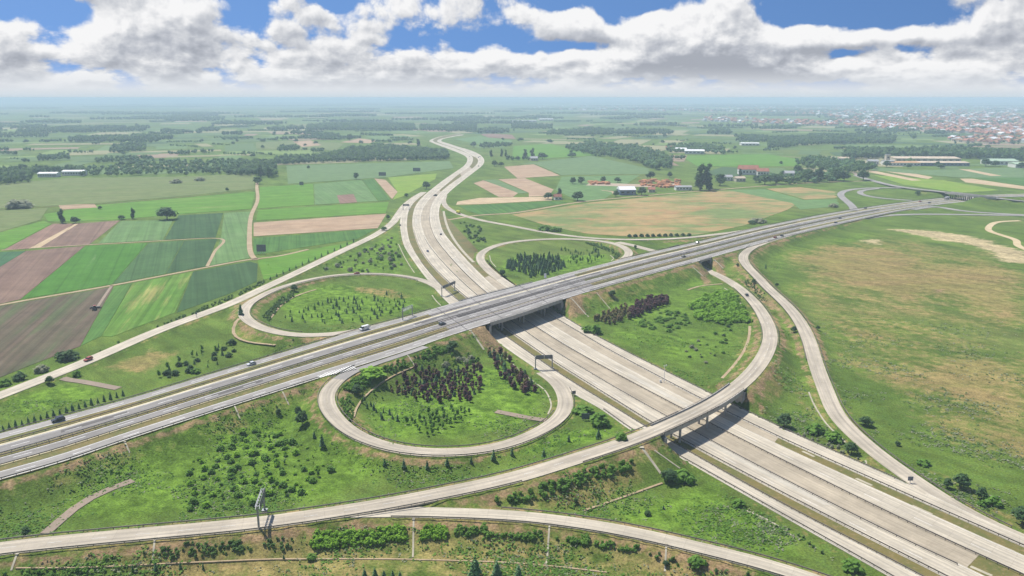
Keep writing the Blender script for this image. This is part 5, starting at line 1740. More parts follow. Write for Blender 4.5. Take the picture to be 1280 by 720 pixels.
ONE = [  # kind, base px, base py, height px, width factor, label
    ('dark', 62, 479, 10, 1.2, 'round dark bush just above the left direct ramp by the gravel stub'), ('dbush', 84, 450, 14, 1.5, 'wide dark bush mass at the corner of the grey brown field'),
    ('silver', 52, 465, 10, 1.3, 'grey green bush beside the left direct ramp at far left'), ('dbush', 24, 475, 11, 1.2, 'dark green bush at the left edge above the ramp'), ('bush', 6, 482, 10, 1.2, 'bush cut by the left picture edge above the ramp'),
    ('bush', 96, 470, 9, 1.0, 'green bush at the ramp side of the gravel stub'), ('darksap', 301, 394, 14, 1.0, 'single dark conifer at the narrow end of the left loop'), ('dark', 368, 364, 9, 1.3, 'dark bush on the inner bank of the left loop'),
    ('bush', 245, 466, 7, 1.4, 'low bush at the near end of the sapling strip'), ('dark', 378, 532, 20, 0.9, 'tall dark tree pair standing left of the front loop'), ('dark', 373, 519, 12, 1.0, 'smaller dark tree behind the tall pair left of the front loop'),
    ('darksap', 403, 560, 16, 1.0, 'slim dark tree at the foot of the front loop bank'), ('darksap', 393, 548, 9, 1.0, 'little dark tree on the front loop bank'), ('dark', 348, 517, 7, 1.3, 'dark bush on the near slope of the grey motorway'),
    ('dark', 565, 438, 13, 1.4, 'dark bush on the slope under the left end of the overpass'), ('dark', 446, 492, 12, 1.3, 'dark tree on the inner bank of the front loop near its exit'), ('bright', 465, 470, 12, 2.4, 'bright bushes along the inner bank of the front loop'),
    ('bush', 735, 415, 10, 1.2, 'green shrub left of the purple row'), ('bush', 744, 417, 12, 1.0, 'taller green shrub left of the purple row'), ('dark', 765, 370, 8, 1.5, 'dark bush on the slope behind the purple row'),
    ('bush', 750, 531, 15, 1.3, 'round green bush by the blue grey panel'), ('bush', 728, 516, 10, 2.0, 'spreading bush above the blue grey panel'), ('darksap', 748, 549, 13, 1.1, 'dark tree just below the blue grey panel'), ('darksap', 711, 552, 9, 1.0, 'little dark tree left of the blue grey panel'),
    ('bush', 776, 549, 10, 1.2, 'green bush at the far end of the ramp before the curved bridge'), ('darksap', 680, 572, 12, 1.0, 'small tree on the outer bank of the front loop'),
    ('dark', 836, 603, 16, 1.5, 'round dark green tree at the foot of the curved bridge'), ('bush', 855, 601, 15, 1.4, 'green bush beside the round tree under the curved bridge'), ('bush', 1005, 498, 0, 1, ''),
    ('dark', 980, 534, 19, 1.1, 'dark round tree between the right collector road and the right ramp'), ('dark', 992, 416, 9, 1.0, 'round dark bush on the bare strip between the two right ramps'), ('dark', 942, 355, 7, 1.2, 'dark bush on the strip where the right ramps diverge'),
    ('dark', 922, 333, 4.5, 1.2, 'tiny dark bush by the underpass cutting'), ('bush', 1018, 541, 14, 1.2, 'pale leaved bush on the verge below the right ramp'), ('bush', 1042, 551, 13, 1.3, 'bush at the end of the pale gutter on the right'),
    ('dark', 1064, 567, 15, 1.2, 'dark tree in the tip between the two right ramps'), ('dark', 1081, 532, 12, 1.6, 'dark bush on the meadow side of the right direct ramp'), ('dark', 971, 358, 5, 1.3, 'dark bush on the meadow near the top of the right direct ramp'),
    ('dark', 1022, 412, 6, 1.0, 'small dark bush beside the right direct ramp below its middle'), ('darksap', 957, 336, 7, 0.8, 'thin dark tree on the meadow near the right ramp curve'),
    ('dark', 1201, 610, 19, 1.2, 'large dark tree in the row at lower right'), ('dark', 1184, 610, 13, 1.0, 'medium tree left of the large one at lower right'), ('dark', 1226, 624, 16, 0.9, 'upright tree right of the large one at lower right'), ('bush', 1240, 630, 12, 1.3, 'pale green tree in the row at lower right'),
    ('dark', 1278, 655, 22, 1.2, 'dark tree cut by the right edge of the picture'), ('bush', 1154, 581, 8, 1.5, 'bushes along the meadow edge of the right direct ramp'), ('dark', 1122, 557, 6, 1.4, 'low bush on the meadow edge'), ('bush', 1228, 632, 7, 1.2, 'low shrub at the foot of the upright tree at lower right'),
    ('pine', 594, 722, 26, 1.0, 'grey green conifer at the bottom edge of the picture'), ('pine', 621, 722, 20, 1.0, 'smaller grey green conifer at the bottom edge'), ('pine', 648, 725, 18, 1.0, 'third conifer at the bottom edge right of the others'),
    ('pine', 456, 724, 13, 0.9, 'leftmost of the small conifers at the bottom edge'), ('pine', 469, 724, 14, 0.9, 'second of the small conifers at the bottom edge'), ('pine', 480, 725, 12, 0.9, 'third of the small conifers at the bottom edge'), ('pine', 491, 725, 12, 0.9, 'fourth of the small conifers at the bottom edge'), ('pine', 500, 726, 12, 0.9, 'rightmost of the small conifers at the bottom edge'),
    ('bush', 390, 700, 8, 1.1, 'bright bush on the toe path left of centre'), ('darksap', 355, 700, 6, 1.0, 'little dark bush on the toe path at left'), ('darksap', 195, 713, 10, 0.9, 'small tree below the toe path at far left'), ('darksap', 226, 712, 9, 0.8, 'small tree below the toe path, second from left'), ('darksap', 254, 711, 8, 0.8, 'small tree below the toe path, third from left'), ('darksap', 166, 714, 7, 0.9, 'lowest small tree below the toe path'),
    ('dark', 33, 670, 12, 1.0, 'dark bush on the far side of the ramp at far left'), ('dark', 832, 708, 7, 1.2, 'dark bush on the chute below the slip road'), ('bush', 872, 707, 12, 1.3, 'green bush on the slope at the bottom right of centre'), ('bush', 1065, 712, 12, 1.5, 'green bush by the collector road at the bottom edge'), ('bush', 922, 632, 9, 1.4, 'green bush on the verge below the curved bridge'), ('dark', 720, 628, 6, 1.2, 'dark bush on the bank of the bridge ramp'),
    # farther trees
    ('poplar', 78, 279, 18, 1.3, 'tall dark tree left of the brown field'), ('dark', 94, 279, 9, 1.6, 'low dark bush beside the tall tree at the brown field'), ('poplar', 166, 273.5, 14, 1.2, 'slim dark tree alone at the end of the brown field'), ('dark', 152, 274.5, 6, 2.0, 'low bush left of the slim tree'),
    ('dark', 209, 274.5, 17, 1.7, 'wide round grey green tree standing alone on the left fields'), ('silver', 25, 260, 12, 2.2, 'pale bushes in the pasture at far left'), ('dark', 284, 239, 5, 1.2, 'small round tree on the left green strip'), ('dark', 125, 262, 5, 1.2, 'little bush on the pale strip at left'),
    ('silver', 220, 229, 6, 2.0, 'silvery shrub at the edge of the left woodland'), ('silver', 250, 226, 5, 2.2, 'silvery shrubs by the left woodland edge'), ('dark', 233, 220, 6, 1.3, 'round tree in front of the left woodland'), ('dark', 249, 214, 8, 1.2, 'round tree of the left woodland with a pale crown'),
    ('poplar', 326, 221, 16, 1.4, 'tall dark tree at the field corner by the dirt track'), ('poplar', 336, 222, 14, 1.5, 'second tall tree at the field corner by the dirt track'), ('dark', 322, 230, 10, 1.6, 'bush under the tall trees by the dirt track'),
    ('dark', 445, 224, 9, 1.0, 'round tree alone in the pale field'), ('dark', 437, 176, 9, 1.3, 'round tree alone among the far left fields'), ('dark', 357, 197, 6, 1.3, 'tree in front of the long wood'), ('poplar', 523, 183, 10, 1.6, 'tall tree at the end of the long wood'), ('dark', 533, 236, 10, 1.3, 'dark bush on the verge by the distant motorway bend'), ('dark', 508, 246, 5, 1.5, 'bush by the end of the yellow meadow'),
    ('dark', 485, 274, 6, 1.2, 'bush at the end of the pinkish field'), ('dark', 480, 288, 5, 2.0, 'bushes between the pinkish field and the direct ramp'),
    ('poplar', 614, 196, 9, 1.5, 'tall tree right of the distant motorway'), ('poplar', 627, 196, 10, 1.2, 'group of tall trees right of the distant motorway'), ('poplar', 632, 196, 9, 1.2, 'last tall tree right of the distant motorway'), ('dark', 592, 184, 8, 1.2, 'tree by the hedge beyond the motorway bend'), ('dark', 618, 208, 8, 1.3, 'bush on the right verge of the motorway bend'), ('dark', 626, 208, 6, 1.6, 'second bush on the right verge of the motorway bend'),
    ('poplar', 656, 198, 12, 1.5, 'dark tree left of the farm in the green field'), ('poplar', 666, 198, 13, 1.4, 'tallest dark tree of the farm in the green field'), ('dark', 678, 199, 9, 1.8, 'low tree right of the farm in the green field'), ('dark', 715, 197, 7, 2.2, 'clump of dark trees in the middle green field'),
    ('dark', 685, 249, 9, 1.6, 'left tree of the group on the country lane'), ('poplar', 699, 248, 14, 1.4, 'tall tree of the group on the country lane'), ('dark', 722, 251, 13, 1.5, 'right tree of the group on the country lane'), ('dark', 716, 230, 9, 1.2, 'small tree pair in the field behind the lane'), ('dark', 726, 230, 10, 1.2, 'small round tree right of the pair behind the lane'),
    ('dark', 770, 246, 9, 1.2, 'dark tree at the left of the white hangar'), ('dark', 802, 244, 11, 1.4, 'dark tree at the right of the white hangar'), ('dark', 813, 224, 11, 1.2, 'dark tree behind the brick yard'), ('dark', 754, 228, 8, 1.2, 'tree left of the brick yard'), ('dark', 772, 228, 7, 1.5, 'tree between the fields and the brick yard'), ('dark', 837, 222, 8, 1.1, 'tree at the back of the brick yard'),
    ('poplar', 875, 238, 34, 1.3, 'tallest tree, a great dark poplar beside the brick yard'), ('poplar', 884, 236, 32, 1.3, 'great dark poplar at the right of the tallest'), ('poplar', 886, 238, 18, 1.6, 'lower tree in front of the great poplars'), ('dark', 900, 232, 16, 1.2, 'round tree right of the great poplars'), ('poplar', 925, 222, 12, 1.2, 'dark tree left of the red roofs'), ('dark', 956, 231, 14, 1.6, 'tree in front of the red roofs'), ('dark', 945, 228, 10, 1.3, 'lower tree in front of the red roofs'),
    ('dark', 970, 230, 14, 1.5, 'left tree of the clump by the village lane'), ('dark', 997, 218, 13, 1.2, 'round tree above the village lane'), ('dark', 1010, 227, 17, 1.5, 'dark tree of the clump by the village lane'), ('poplar', 1024, 227, 21, 1.7, 'tall broad tree of the clump by the village lane'), ('dark', 1045, 226, 17, 1.5, 'broad dark tree right of the tall one'), ('dark', 1055, 226, 13, 1.4, 'low dark tree in the clump by the village lane'), ('dark', 1079, 225.5, 14, 1.4, 'dark tree nearest the country road'),
    ('dark', 1108, 209, 9, 1.4, 'tree at the left corner of the long factory'), ('dark', 1176, 211, 7, 1.6, 'low tree in front of the long factory'), ('dark', 1232, 208, 11, 1.4, 'tree between the factory and the green halls'), ('dark', 1244, 208, 8, 1.4, 'low tree before the green halls'), ('dark', 1276, 210, 8, 1.6, 'dark bush at the right picture edge before the green halls'),
    ('dark', 1147, 244, 6, 1.5, 'bush on the bank of the far junction'), ('bush', 680, 288, 8, 2.0, 'round bush group beside the rear direct ramp'), ('bush', 695, 289, 7, 1.8, 'bush at the right of the group beside the rear direct ramp'), ('dark', 628, 345, 9, 1.2, 'dark bush inside the rear loop'), ('dark', 636, 330, 7, 1.2, 'second dark bush inside the rear loop'), ('silver', 947, 278, 6, 3.0, 'silvery bushes on the bank behind the grey motorway'), ('dark', 940, 280, 5, 2.5, 'dark bushes on the bank behind the grey motorway'), ('silver', 1042, 259, 5, 2.0, 'grey bush by the far junction loop'),
    ('dark', 783, 306, 0, 1.0, ''), ('dark', 794, 311, 5, 1.0, 'small dark tree by the link below the rear loop'),
]
NAMES = {'bush': 'bush', 'dbush': 'bush', 'silver': 'bush', 'bright': 'bush', 'poplar': 'poplar_tree', 'pine': 'conifer', 'darksap': 'small_tree', 'dark': 'broadleaf_tree', 'broad': 'broadleaf_tree'}
for kind, x, y, hp, wd, lab in ONE:
    if hp <= 0:
        continue
    nm = NAMES[kind]
    if ' bush' in lab or 'shrub' in lab:
        nm = 'bush'
    tree_px(kind, x, y, hp, lab, 'bush' if nm == 'bush' else 'tree', None, nm, wd)

# planted shrub beds on the slopes: each bed is one hedge-like thing
def shrub_bed(poly, h, mat, label, spacing=1.1, seed=3, size=0.45, holes=0.1, name='shrub_bed', cat='shrub bed', step=None):
    pts = grid_in(poly, spacing, spacing, spacing * 0.3, 3000, seed, 0.3, holes)
    rs = np.random.default_rng(seed)
    if not pts:
        return
    c = np.mean(pts, axis=0)
    v, f = [], []
    for p in pts:
        q = np.array(p) - c
        hh = h * rs.uniform(0.6, 1.25)
        vv, ff_ = leaf_cloud(rs, 16, lobed(rs, [(0, 0, 0.45, 0.5), (0.2, 0.1, 0.6, 0.35)], 1.0), 0.24)
        n0 = len(v)
        s = np.array([hh * 0.95, hh * 0.95, hh])
        v += [q + x * s for x in vv]
        f += [tuple(n0 + i for i in g_) for g_ in ff_]
        core = []
        cv = []
        core_blob(cv, core, (0, 0, 0.4), 0.42, 1.0, rs)
        n0 = len(v)
        v += [q + x * s for x in cv]
        f += [tuple(n0 + i for i in g_) for g_ in core]
    o = link(name, faces_mesh(name, v, f, M[mat]), None, tuple(c))
    return tag(o, label, cat)


shrub_bed([(388, 681), (392, 667), (506, 659), (507, 676), (392, 686)], 1.5, 'leaf_bright', 'long bright green shrub bed on the slope below the foreground ramp', seed=21, holes=0.0, spacing=0.9)
shrub_bed([(526, 676), (528, 657), (556, 656), (557, 676)], 1.6, 'leaf_bright', 'square green shrub bed between two chutes on the foreground slope', seed=22, holes=0.0, spacing=0.9)
shrub_bed([(568, 670), (572, 656), (640, 655), (679, 663), (678, 677), (640, 672)], 1.3, 'leaf_mid', 'long green shrub bed right of the square one', seed=23, holes=0.03, spacing=0.95)
shrub_bed([(695, 677), (700, 664), (760, 670), (800, 683), (796, 692), (745, 684)], 1.3, 'leaf_mid', 'green shrub bed below the middle of the slip road', seed=24, holes=0.0, spacing=0.9)
shrub_bed([(805, 690), (850, 690), (905, 706), (940, 722), (880, 715), (830, 704)], 1.2, 'leaf', 'dark shrub bed below the right part of the slip road', seed=25, holes=0.3)
shrub_bed([(194, 690), (210, 680), (300, 677), (316, 688), (260, 697), (200, 700)], 1.1, 'leaf', 'dark patchy shrub bed below the ramp in the left foreground', seed=26, holes=0.3)
shrub_bed([(320, 692), (325, 674), (366, 672), (368, 690)], 1.0, 'leaf', 'sparse shrub bed near the foreground gantry foot', seed=27, holes=0.45)
shrub_bed([(616, 628), (660, 612), (720, 592), (790, 577), (796, 587), (740, 602), (680, 622), (640, 630)], 1.7, 'leaf_mid', 'long ragged shrub bed on the bank of the bridge ramp', seed=28, holes=0.35, spacing=1.3)
shrub_bed([(425, 487), (440, 474), (475, 462), (505, 450), (510, 458), (470, 474), (445, 492)], 1.6, 'leaf_mid', 'curved green shrub bed on the inner bank of the front loop', seed=29, holes=0.2)
shrub_bed([(515, 446), (560, 432), (570, 438), (530, 452)], 1.6, 'leaf_mid', 'ragged shrub bed on the slope between the front loop and the overpass', seed=30, holes=0.3)
shrub_bed([(423, 500), (440, 495), (443, 520), (436, 528)], 1.2, 'leaf_mid', 'low shrubs on the narrow bank inside the front loop bend', seed=31, holes=0.3)
shrub_bed([(322, 411), (340, 416), (372, 424), (370, 429), (330, 422), (318, 416)], 1.4, 'leaf', 'curved shrub bed below the left loop', seed=32, holes=0.15, spacing=1.6)
shrub_bed([(326, 396), (345, 376), (366, 364), (370, 370), (348, 386), (336, 402)], 1.4, 'leaf', 'dark shrub bed on the inner bank of the left loop', seed=33, holes=0.25, spacing=1.6)
shrub_bed([(905, 350), (925, 362), (960, 372), (968, 378), (950, 376), (920, 360)], 0.9, 'leaf', 'narrow hedge strip between the two right ramps', seed=34, holes=0.15, spacing=1.5)
shrub_bed([(926, 352), (938, 350), (966, 372), (963, 377), (950, 372)], 1.0, 'leaf', 'green hedge block on the strip between the two right ramps', seed=35, holes=0.1, spacing=1.6)
shrub_bed([(730, 304), (745, 303), (765, 311), (777, 318), (772, 325), (765, 316)], 1.6, 'leaf', 'hedge band on the inner bank of the rear loop', seed=36, holes=0.1, spacing=2.0)
shrub_bed([(0, 716), (60, 714), (120, 712), (118, 726), (0, 730)], 1.2, 'leaf_mid', 'green shrubs along the bottom edge at lower left', seed=37, holes=0.35)
shrub_bed([(985, 545), (1005, 540), (1055, 562), (1085, 580), (1060, 580), (1010, 558)], 1.2, 'leaf_silver', 'pale flowering scrub on the verge between the right roads', seed=38, holes=0.6, spacing=1.7)
shrub_bed([(1085, 562), (1140, 590), (1180, 612), (1170, 616), (1130, 598), (1095, 575)], 0.8, 'leaf', 'low scrub on the bank of the right direct ramp', seed=39, holes=0.6, spacing=1.8)
shrub_bed([(930, 632), (990, 664), (1055, 700), (1040, 700), (985, 672), (925, 640)], 0.9, 'leaf', 'low scrub beside the left collector road at lower right', seed=40, holes=0.65, spacing=1.7)
for i, (x0, y0, x1, y1) in enumerate([(330, 356, 300, 371), (296, 372, 240, 396), (235, 398, 180, 421), (175, 424, 120, 446)]):
    shrub_bed([(x0, y0 - 1), (x0 - 3, y0 - 5), (x1 - 3, y1 - 4), (x1, y1)], 1.5, 'leaf', ['ragged hedge on the field side of the left direct ramp by the dark field', 'ragged hedge on the field side of the left direct ramp below the dark field', 'ragged hedge on the field side of the left direct ramp by the streaked field', 'ragged hedge on the field side of the left direct ramp by the grey brown field'][i], seed=50 + i, holes=0.45, spacing=2.0)

# rough weeds over the nearer grass
def weeds(n, box, hmin, hmax, mat, seed):
    rs = np.random.default_rng(seed)
    v, f = [], []
    tries = 0
    while len(f) < n * 4 and tries < n * 8:
        tries += 1
        px, py = rs.uniform(box[0], box[2]), rs.uniform(box[1], box[3])
        p = at(px, py)
        j = np.clip(np.searchsorted(GY, p[1]), 0, ny - 1); i = np.clip(np.searchsorted(GX, p[0]), 0, nx - 1)
        if rdist[j, i] < 2.5:
            continue
        if math.sin(p[0] * 0.11 + 1.3 * math.sin(p[1] * 0.07)) + math.sin(p[1] * 0.13 + p[0] * 0.05) + rs.normal(0, 0.6) < 0.35:
            continue
        z = ground_z(p[0], p[1])
        for q in range(4):
            s_ = rs.uniform(hmin, hmax)
            ox, oy = rs.normal(0, 0.55, 2)
            a = rs.uniform(0, 6.28)
            tx, ty = rs.normal(0, 0.35, 2)
            n0 = len(v)
            for (x, y) in ((-1, -0.7), (0.2, -1), (1, 0.3), (-0.3, 1)):
                X = (x * math.cos(a) - y * math.sin(a)) * s_
                Y = (x * math.sin(a) + y * math.cos(a)) * s_
                v.append((p[0] + ox + X, p[1] + oy + Y, z + s_ * 0.75 + X * tx + Y * ty))
            f.append((n0, n0 + 1, n0 + 2, n0 + 3))
    o = link('weeds', arr_mesh('weeds', v, f, M[mat]))
    o['kind'] = 'stuff'
    o['label'] = 'rough weeds and taller grass scattered over the verges'


weeds(4200, (-20, 500, 1010, 735), 0.12, 0.42, 'leaf_mid', 5)
weeds(700, (-20, 500, 1010, 735), 0.12, 0.40, 'leaf', 6)
weeds(1300, (-20, 500, 1010, 735), 0.12, 0.34, 'leaf_silver', 8)
weeds(2200, (330, 330, 1000, 500), 0.15, 0.45, 'leaf_mid', 9)
weeds(700, (950, 400, 1290, 700), 0.15, 0.45, 'leaf', 10)
weeds(900, (950, 400, 1290, 700), 0.15, 0.40, 'leaf_silver', 12)

# ------------------------------------------------------------------ woods
def wood(poly, h, spacing, mats, label, name='woods', seed=1, wide=0.36, holes=0.1, limit=4000, leaves=14):
    pts = grid_in(poly, spacing, spacing, spacing * 0.35, limit, seed, 0.4, holes, far=True)
    rs = np.random.default_rng(seed)
    proto = []
    for k in range(5):
        v, f = leaf_cloud(rs, leaves, lobed(rs, [(0, 0, 0.5, wide), (wide * 0.35, 0, 0.66, wide * 0.75), (-wide * 0.3, wide * 0.3, 0.6, wide * 0.75)], 1.05), wide * 0.34)
        core_blob(v, f, (0, 0, 0.5), wide * 0.85, 1.05, rs)
        V = np.array(v); Fq = np.array([q if len(q) == 4 else (*q, q[-1]) for q in f])
        proto.append((V, Fq))
    allv, allf, mi = [], [], []
    n0 = 0
    for p in pts:
        V, Fq = proto[rs.integers(5)]
        a = rs.uniform(0, 6.28); hh = h * rs.uniform(0.65, 1.2); ww = hh * rs.uniform(0.85, 1.25)
        ca, sa = math.cos(a), math.sin(a)
        Q = np.stack([(V[:, 0] * ca - V[:, 1] * sa) * ww + p[0], (V[:, 0] * sa + V[:, 1] * ca) * ww + p[1], V[:, 2] * hh], 1)
        allv.append(Q); allf.append(Fq + n0); n0 += len(Q)
        mi.append(np.full(len(Fq), rs.integers(len(mats))))
    if not allv:
        return
    V = np.concatenate(allv); Fq = np.concatenate(allf); mi = np.concatenate(mi)
    tri = Fq[:, 2] == Fq[:, 3]
    F3 = np.concatenate([Fq[tri][:, :3], Fq[~tri][:, [0, 1, 2]], Fq[~tri][:, [0, 2, 3]]])
    m3 = np.concatenate([mi[tri], mi[~tri], mi[~tri]])
    o = link(name, arr_mesh(name, V, F3, [M[q] for q in mats], m3))
    o['kind'] = 'stuff'
    o['label'] = label


DK = ['leaf_dark', 'leaf', 'leaf_dark']
MX = ['leaf_dark', 'leaf', 'leaf', 'leaf_conifer']
wood([(345, 206.5), (420, 203), (560, 200), (559, 191), (500, 186), (440, 186.5), (425, 192), (400, 197), (345, 200)], 13, 9, DK, 'long dark wood left of the distant motorway', seed=1)
wood([(-60, 234), (0, 231), (36, 229), (44, 218), (108, 216), (104, 213), (40, 213), (-60, 220)], 13, 9, DK, 'dark wood round the white halls at far left', seed=2, holes=0.15)
wood([(100, 221), (160, 220), (240, 218), (330, 219), (335, 204), (300, 202), (180, 203), (130, 211), (95, 213)], 10, 11, MX, 'loose woodland on the left behind the green strips', seed=3, holes=0.35)
wood([(280, 219), (345, 222), (345, 204), (300, 204)], 12, 9, DK, 'dense corner of the left woodland', seed=4, holes=0.1)
wood([(705, 186), (745, 181), (800, 186), (835, 197), (840, 211), (815, 213), (800, 205), (760, 196), (748, 197)], 14, 10, MX, 'wood wedge behind the middle green fields', seed=5, holes=0.3)
wood([(1055, 200), (1110, 198), (1220, 199), (1290, 203), (1290, 194), (1200, 192), (1060, 191)], 19, 11, DK, 'tall tree belt behind the factory', seed=6, holes=0.05)
wood([(960, 187), (1030, 181), (1115, 180), (1120, 173), (1060, 170), (960, 174)], 14, 11, DK, 'woodland behind the village fields on the right', seed=7, holes=0.25)
wood([(1010, 199), (1055, 202), (1095, 209), (1090, 215), (1060, 217), (1012, 212), (990, 205)], 12, 10, MX, 'loose trees round the village lane', seed=8, holes=0.35)
wood([(383, 163.5), (520, 163.5), (518, 157), (420, 156), (385, 158)], 16, 14, DK, 'rectangular wood in the far centre left', seed=9, holes=0.05)
wood([(525, 164), (595, 165), (596, 158), (525, 158)], 16, 15, DK, 'wood behind the far motorway bend', seed=10, holes=0.25)
wood([(683, 169.5), (768, 169.5), (766, 165.5), (686, 165)], 16, 15, DK, 'straight tree belt in the far centre', seed=11, holes=0.05)
wood([(772, 169), (842, 169), (835, 164), (772, 164)], 16, 16, DK, 'broken tree belt right of the straight one', seed=12, holes=0.2)
wood([(832, 192), (880, 190), (905, 195), (905, 186), (870, 181), (835, 183)], 12, 11, MX, 'trees behind the white roofed farm', seed=13, holes=0.3)
wood([(920, 178), (960, 178), (960, 172), (925, 171)], 14, 13, DK, 'dark wood left of the village woodland', seed=14, holes=0.1)
wood([(80, 178), (190, 179), (205, 176), (190, 172), (95, 173)], 15, 14, DK, 'dark tree clumps among the far left fields', seed=15, holes=0.35)
wood([(20, 168), (180, 165), (185, 160), (90, 160), (25, 164)], 16, 18, DK, 'thin far wood at upper left', seed=16, holes=0.25)
wood([(135, 192), (182, 190), (182, 180), (160, 182), (140, 187)], 13, 11, DK, 'dark wood on the left mid fields', seed=17, holes=0.2)
wood([(48, 202), (88, 200), (86, 195), (50, 197)], 11, 11, DK, 'small wood on the left mid fields', seed=18, holes=0.15)
wood([(120, 205), (175, 201), (172, 196), (125, 200)], 10, 11, MX, 'hedge wood at the left mid fields', seed=19, holes=0.25)
wood([(335, 177), (385, 174), (425, 174), (420, 168), (385, 171)], 13, 13, DK, 'tree line by the pinkish far field', seed=20, holes=0.3)
wood([(-60, 174), (60, 172), (60, 168), (-60, 168)], 14, 18, DK, 'tree line at the far left edge', seed=21, holes=0.3)
wood([(640, 162), (690, 162), (690, 157), (640, 155)], 14, 17, DK, 'trees round the far works in the centre', seed=22, holes=0.3)
wood([(345, 190), (372, 189), (376, 184), (350, 184)], 10, 11, DK, 'small wood in front of the olive pasture', seed=23, holes=0.2)
wood([(600, 186), (640, 184), (640, 180), (600, 181)], 10, 11, DK, 'hedge line right of the motorway bend', seed=24, holes=0.35)
wood([(960, 229), (985, 232), (1058, 227), (1050, 217), (1000, 218), (960, 222)], 11, 10, MX, 'trees filling the village clump by the lane', seed=25, holes=0.35)
rs = np.random.default_rng(5)
k = 26
for _ in range(180):
    py = 127.6 + rs.random() ** 1.6 * 52
    px = rs.uniform(-150, 1430)
    w = rs.uniform(25, 170) * max(0.3, 0.4 + (165 - py) / 40)
    dpy = max(0.9, (py - 122) * rs.uniform(0.025, 0.09))
    q_ = at(px, py)
    d = q_[1]
    if min(np.hypot(road_far[:, 0] - q_[0], road_far[:, 1] - q_[1])) < w * d / FPX * 0.55 + 40:
        continue
    poly = [(px - w / 2, py), (px + w / 2 * rs.uniform(0.6, 1), py + rs.normal(0, 0.06) * dpy), (px + w / 2, py - dpy * 0.7), (px, py - dpy), (px - w / 2 * 0.8, py - dpy * 0.6)]
    sp = 9 + d / 260
    wood(poly, 15, sp, DK, 'far wood fading into the haze', seed=k, holes=0.1, limit=420, leaves=3, wide=0.42 + d / 40000)
    k += 1
for _ in range(190):
    py = 148 + rs.random() * 58
    px = rs.uniform(-60, 1340)
    q_ = at(px, py)
    w = rs.uniform(8, 46)
    if q_[1] < 1500 or min(np.hypot(road_far[:, 0] - q_[0], road_far[:, 1] - q_[1])) < w * q_[1] / FPX * 0.55 + 50:
        continue
    if any(in_poly(px + e_, py, poly) for poly in occupied for e_ in (-w / 2, 0, w / 2)):
        continue
    tl = rs.normal(0, 0.10) * w
    th = max(0.5, (py - 122) * 0.018)
    wood([(px - w / 2, py), (px + w / 2, py + tl * 0.3), (px + w / 2, py + tl * 0.3 - th), (px - w / 2, py - th)], rs.uniform(6, 12), 8.5, MX, 'broken hedgerow between far fields', 'hedgerow_trees_woods', k, holes=0.3, limit=160, leaves=7)
    k += 1
# hedges and single trees strewn over the middle distance
for _ in range(170):
    py = 150 + rs.random() * 62
    px = rs.uniform(-60, 1340)
    p = at(px, py)
    if min(np.hypot(road_far[:, 0] - p[0], road_far[:, 1] - p[1])) < 45:
        continue
    if py > 180 and rs.random() < 0.4:
        continue
    h = rs.uniform(6, 14)
    plant('dark', (p[0], p[1], 0.0), h, 'dark tree scattered singly over the far farmland', 'tree', 'single trees on the far farmland', 'far_tree', rs.uniform(1.0, 1.9), parts=False)

# ------------------------------------------------------------------ buildings
M['white_wall'] = plain('white_render', (0.66, 0.65, 0.62), 0.8, var=0.08)
M['cream_wall'] = plain('cream_render', (0.52, 0.46, 0.36), 0.85, var=0.1)
M['red_tile'] = plain('red_roof_tile', (0.37, 0.15, 0.095), 0.85, var=0.2, scale=0.15)
M['brown_tile'] = plain('brown_roof_tile', (0.29, 0.125, 0.085), 0.85, var=0.2, scale=0.15)
M['grey_roof'] = plain('grey_roof_sheet', (0.35, 0.35, 0.36), 0.6, var=0.1)
M['white_roof'] = plain('white_roof_sheet', (0.72, 0.72, 0.72), 0.6, var=0.06)
M['beige_roof'] = plain('beige_roof_sheet', (0.52, 0.42, 0.31), 0.75, var=0.15, scale=0.1)
M['orange_roof'] = plain('orange_roof_sheet', (0.46, 0.27, 0.14), 0.8, var=0.15, scale=0.1)
M['green_roof'] = plain('pale_green_roof', (0.36, 0.47, 0.34), 0.7, var=0.1)
M['blue_wall'] = plain('blue_cladding', (0.12, 0.17, 0.27), 0.6)
M['window'] = plain('window_glass', (0.03, 0.04, 0.05), 0.15, spec=0.8)
M['brick_pile'] = plain('stacked_orange_brick', (0.50, 0.22, 0.10), 0.9, var=0.25, scale=0.3)
M['yard'] = verge_mat('works_yard', (0.40, 0.30, 0.22), (0.34, 0.28, 0.20), (0.46, 0.36, 0.26))


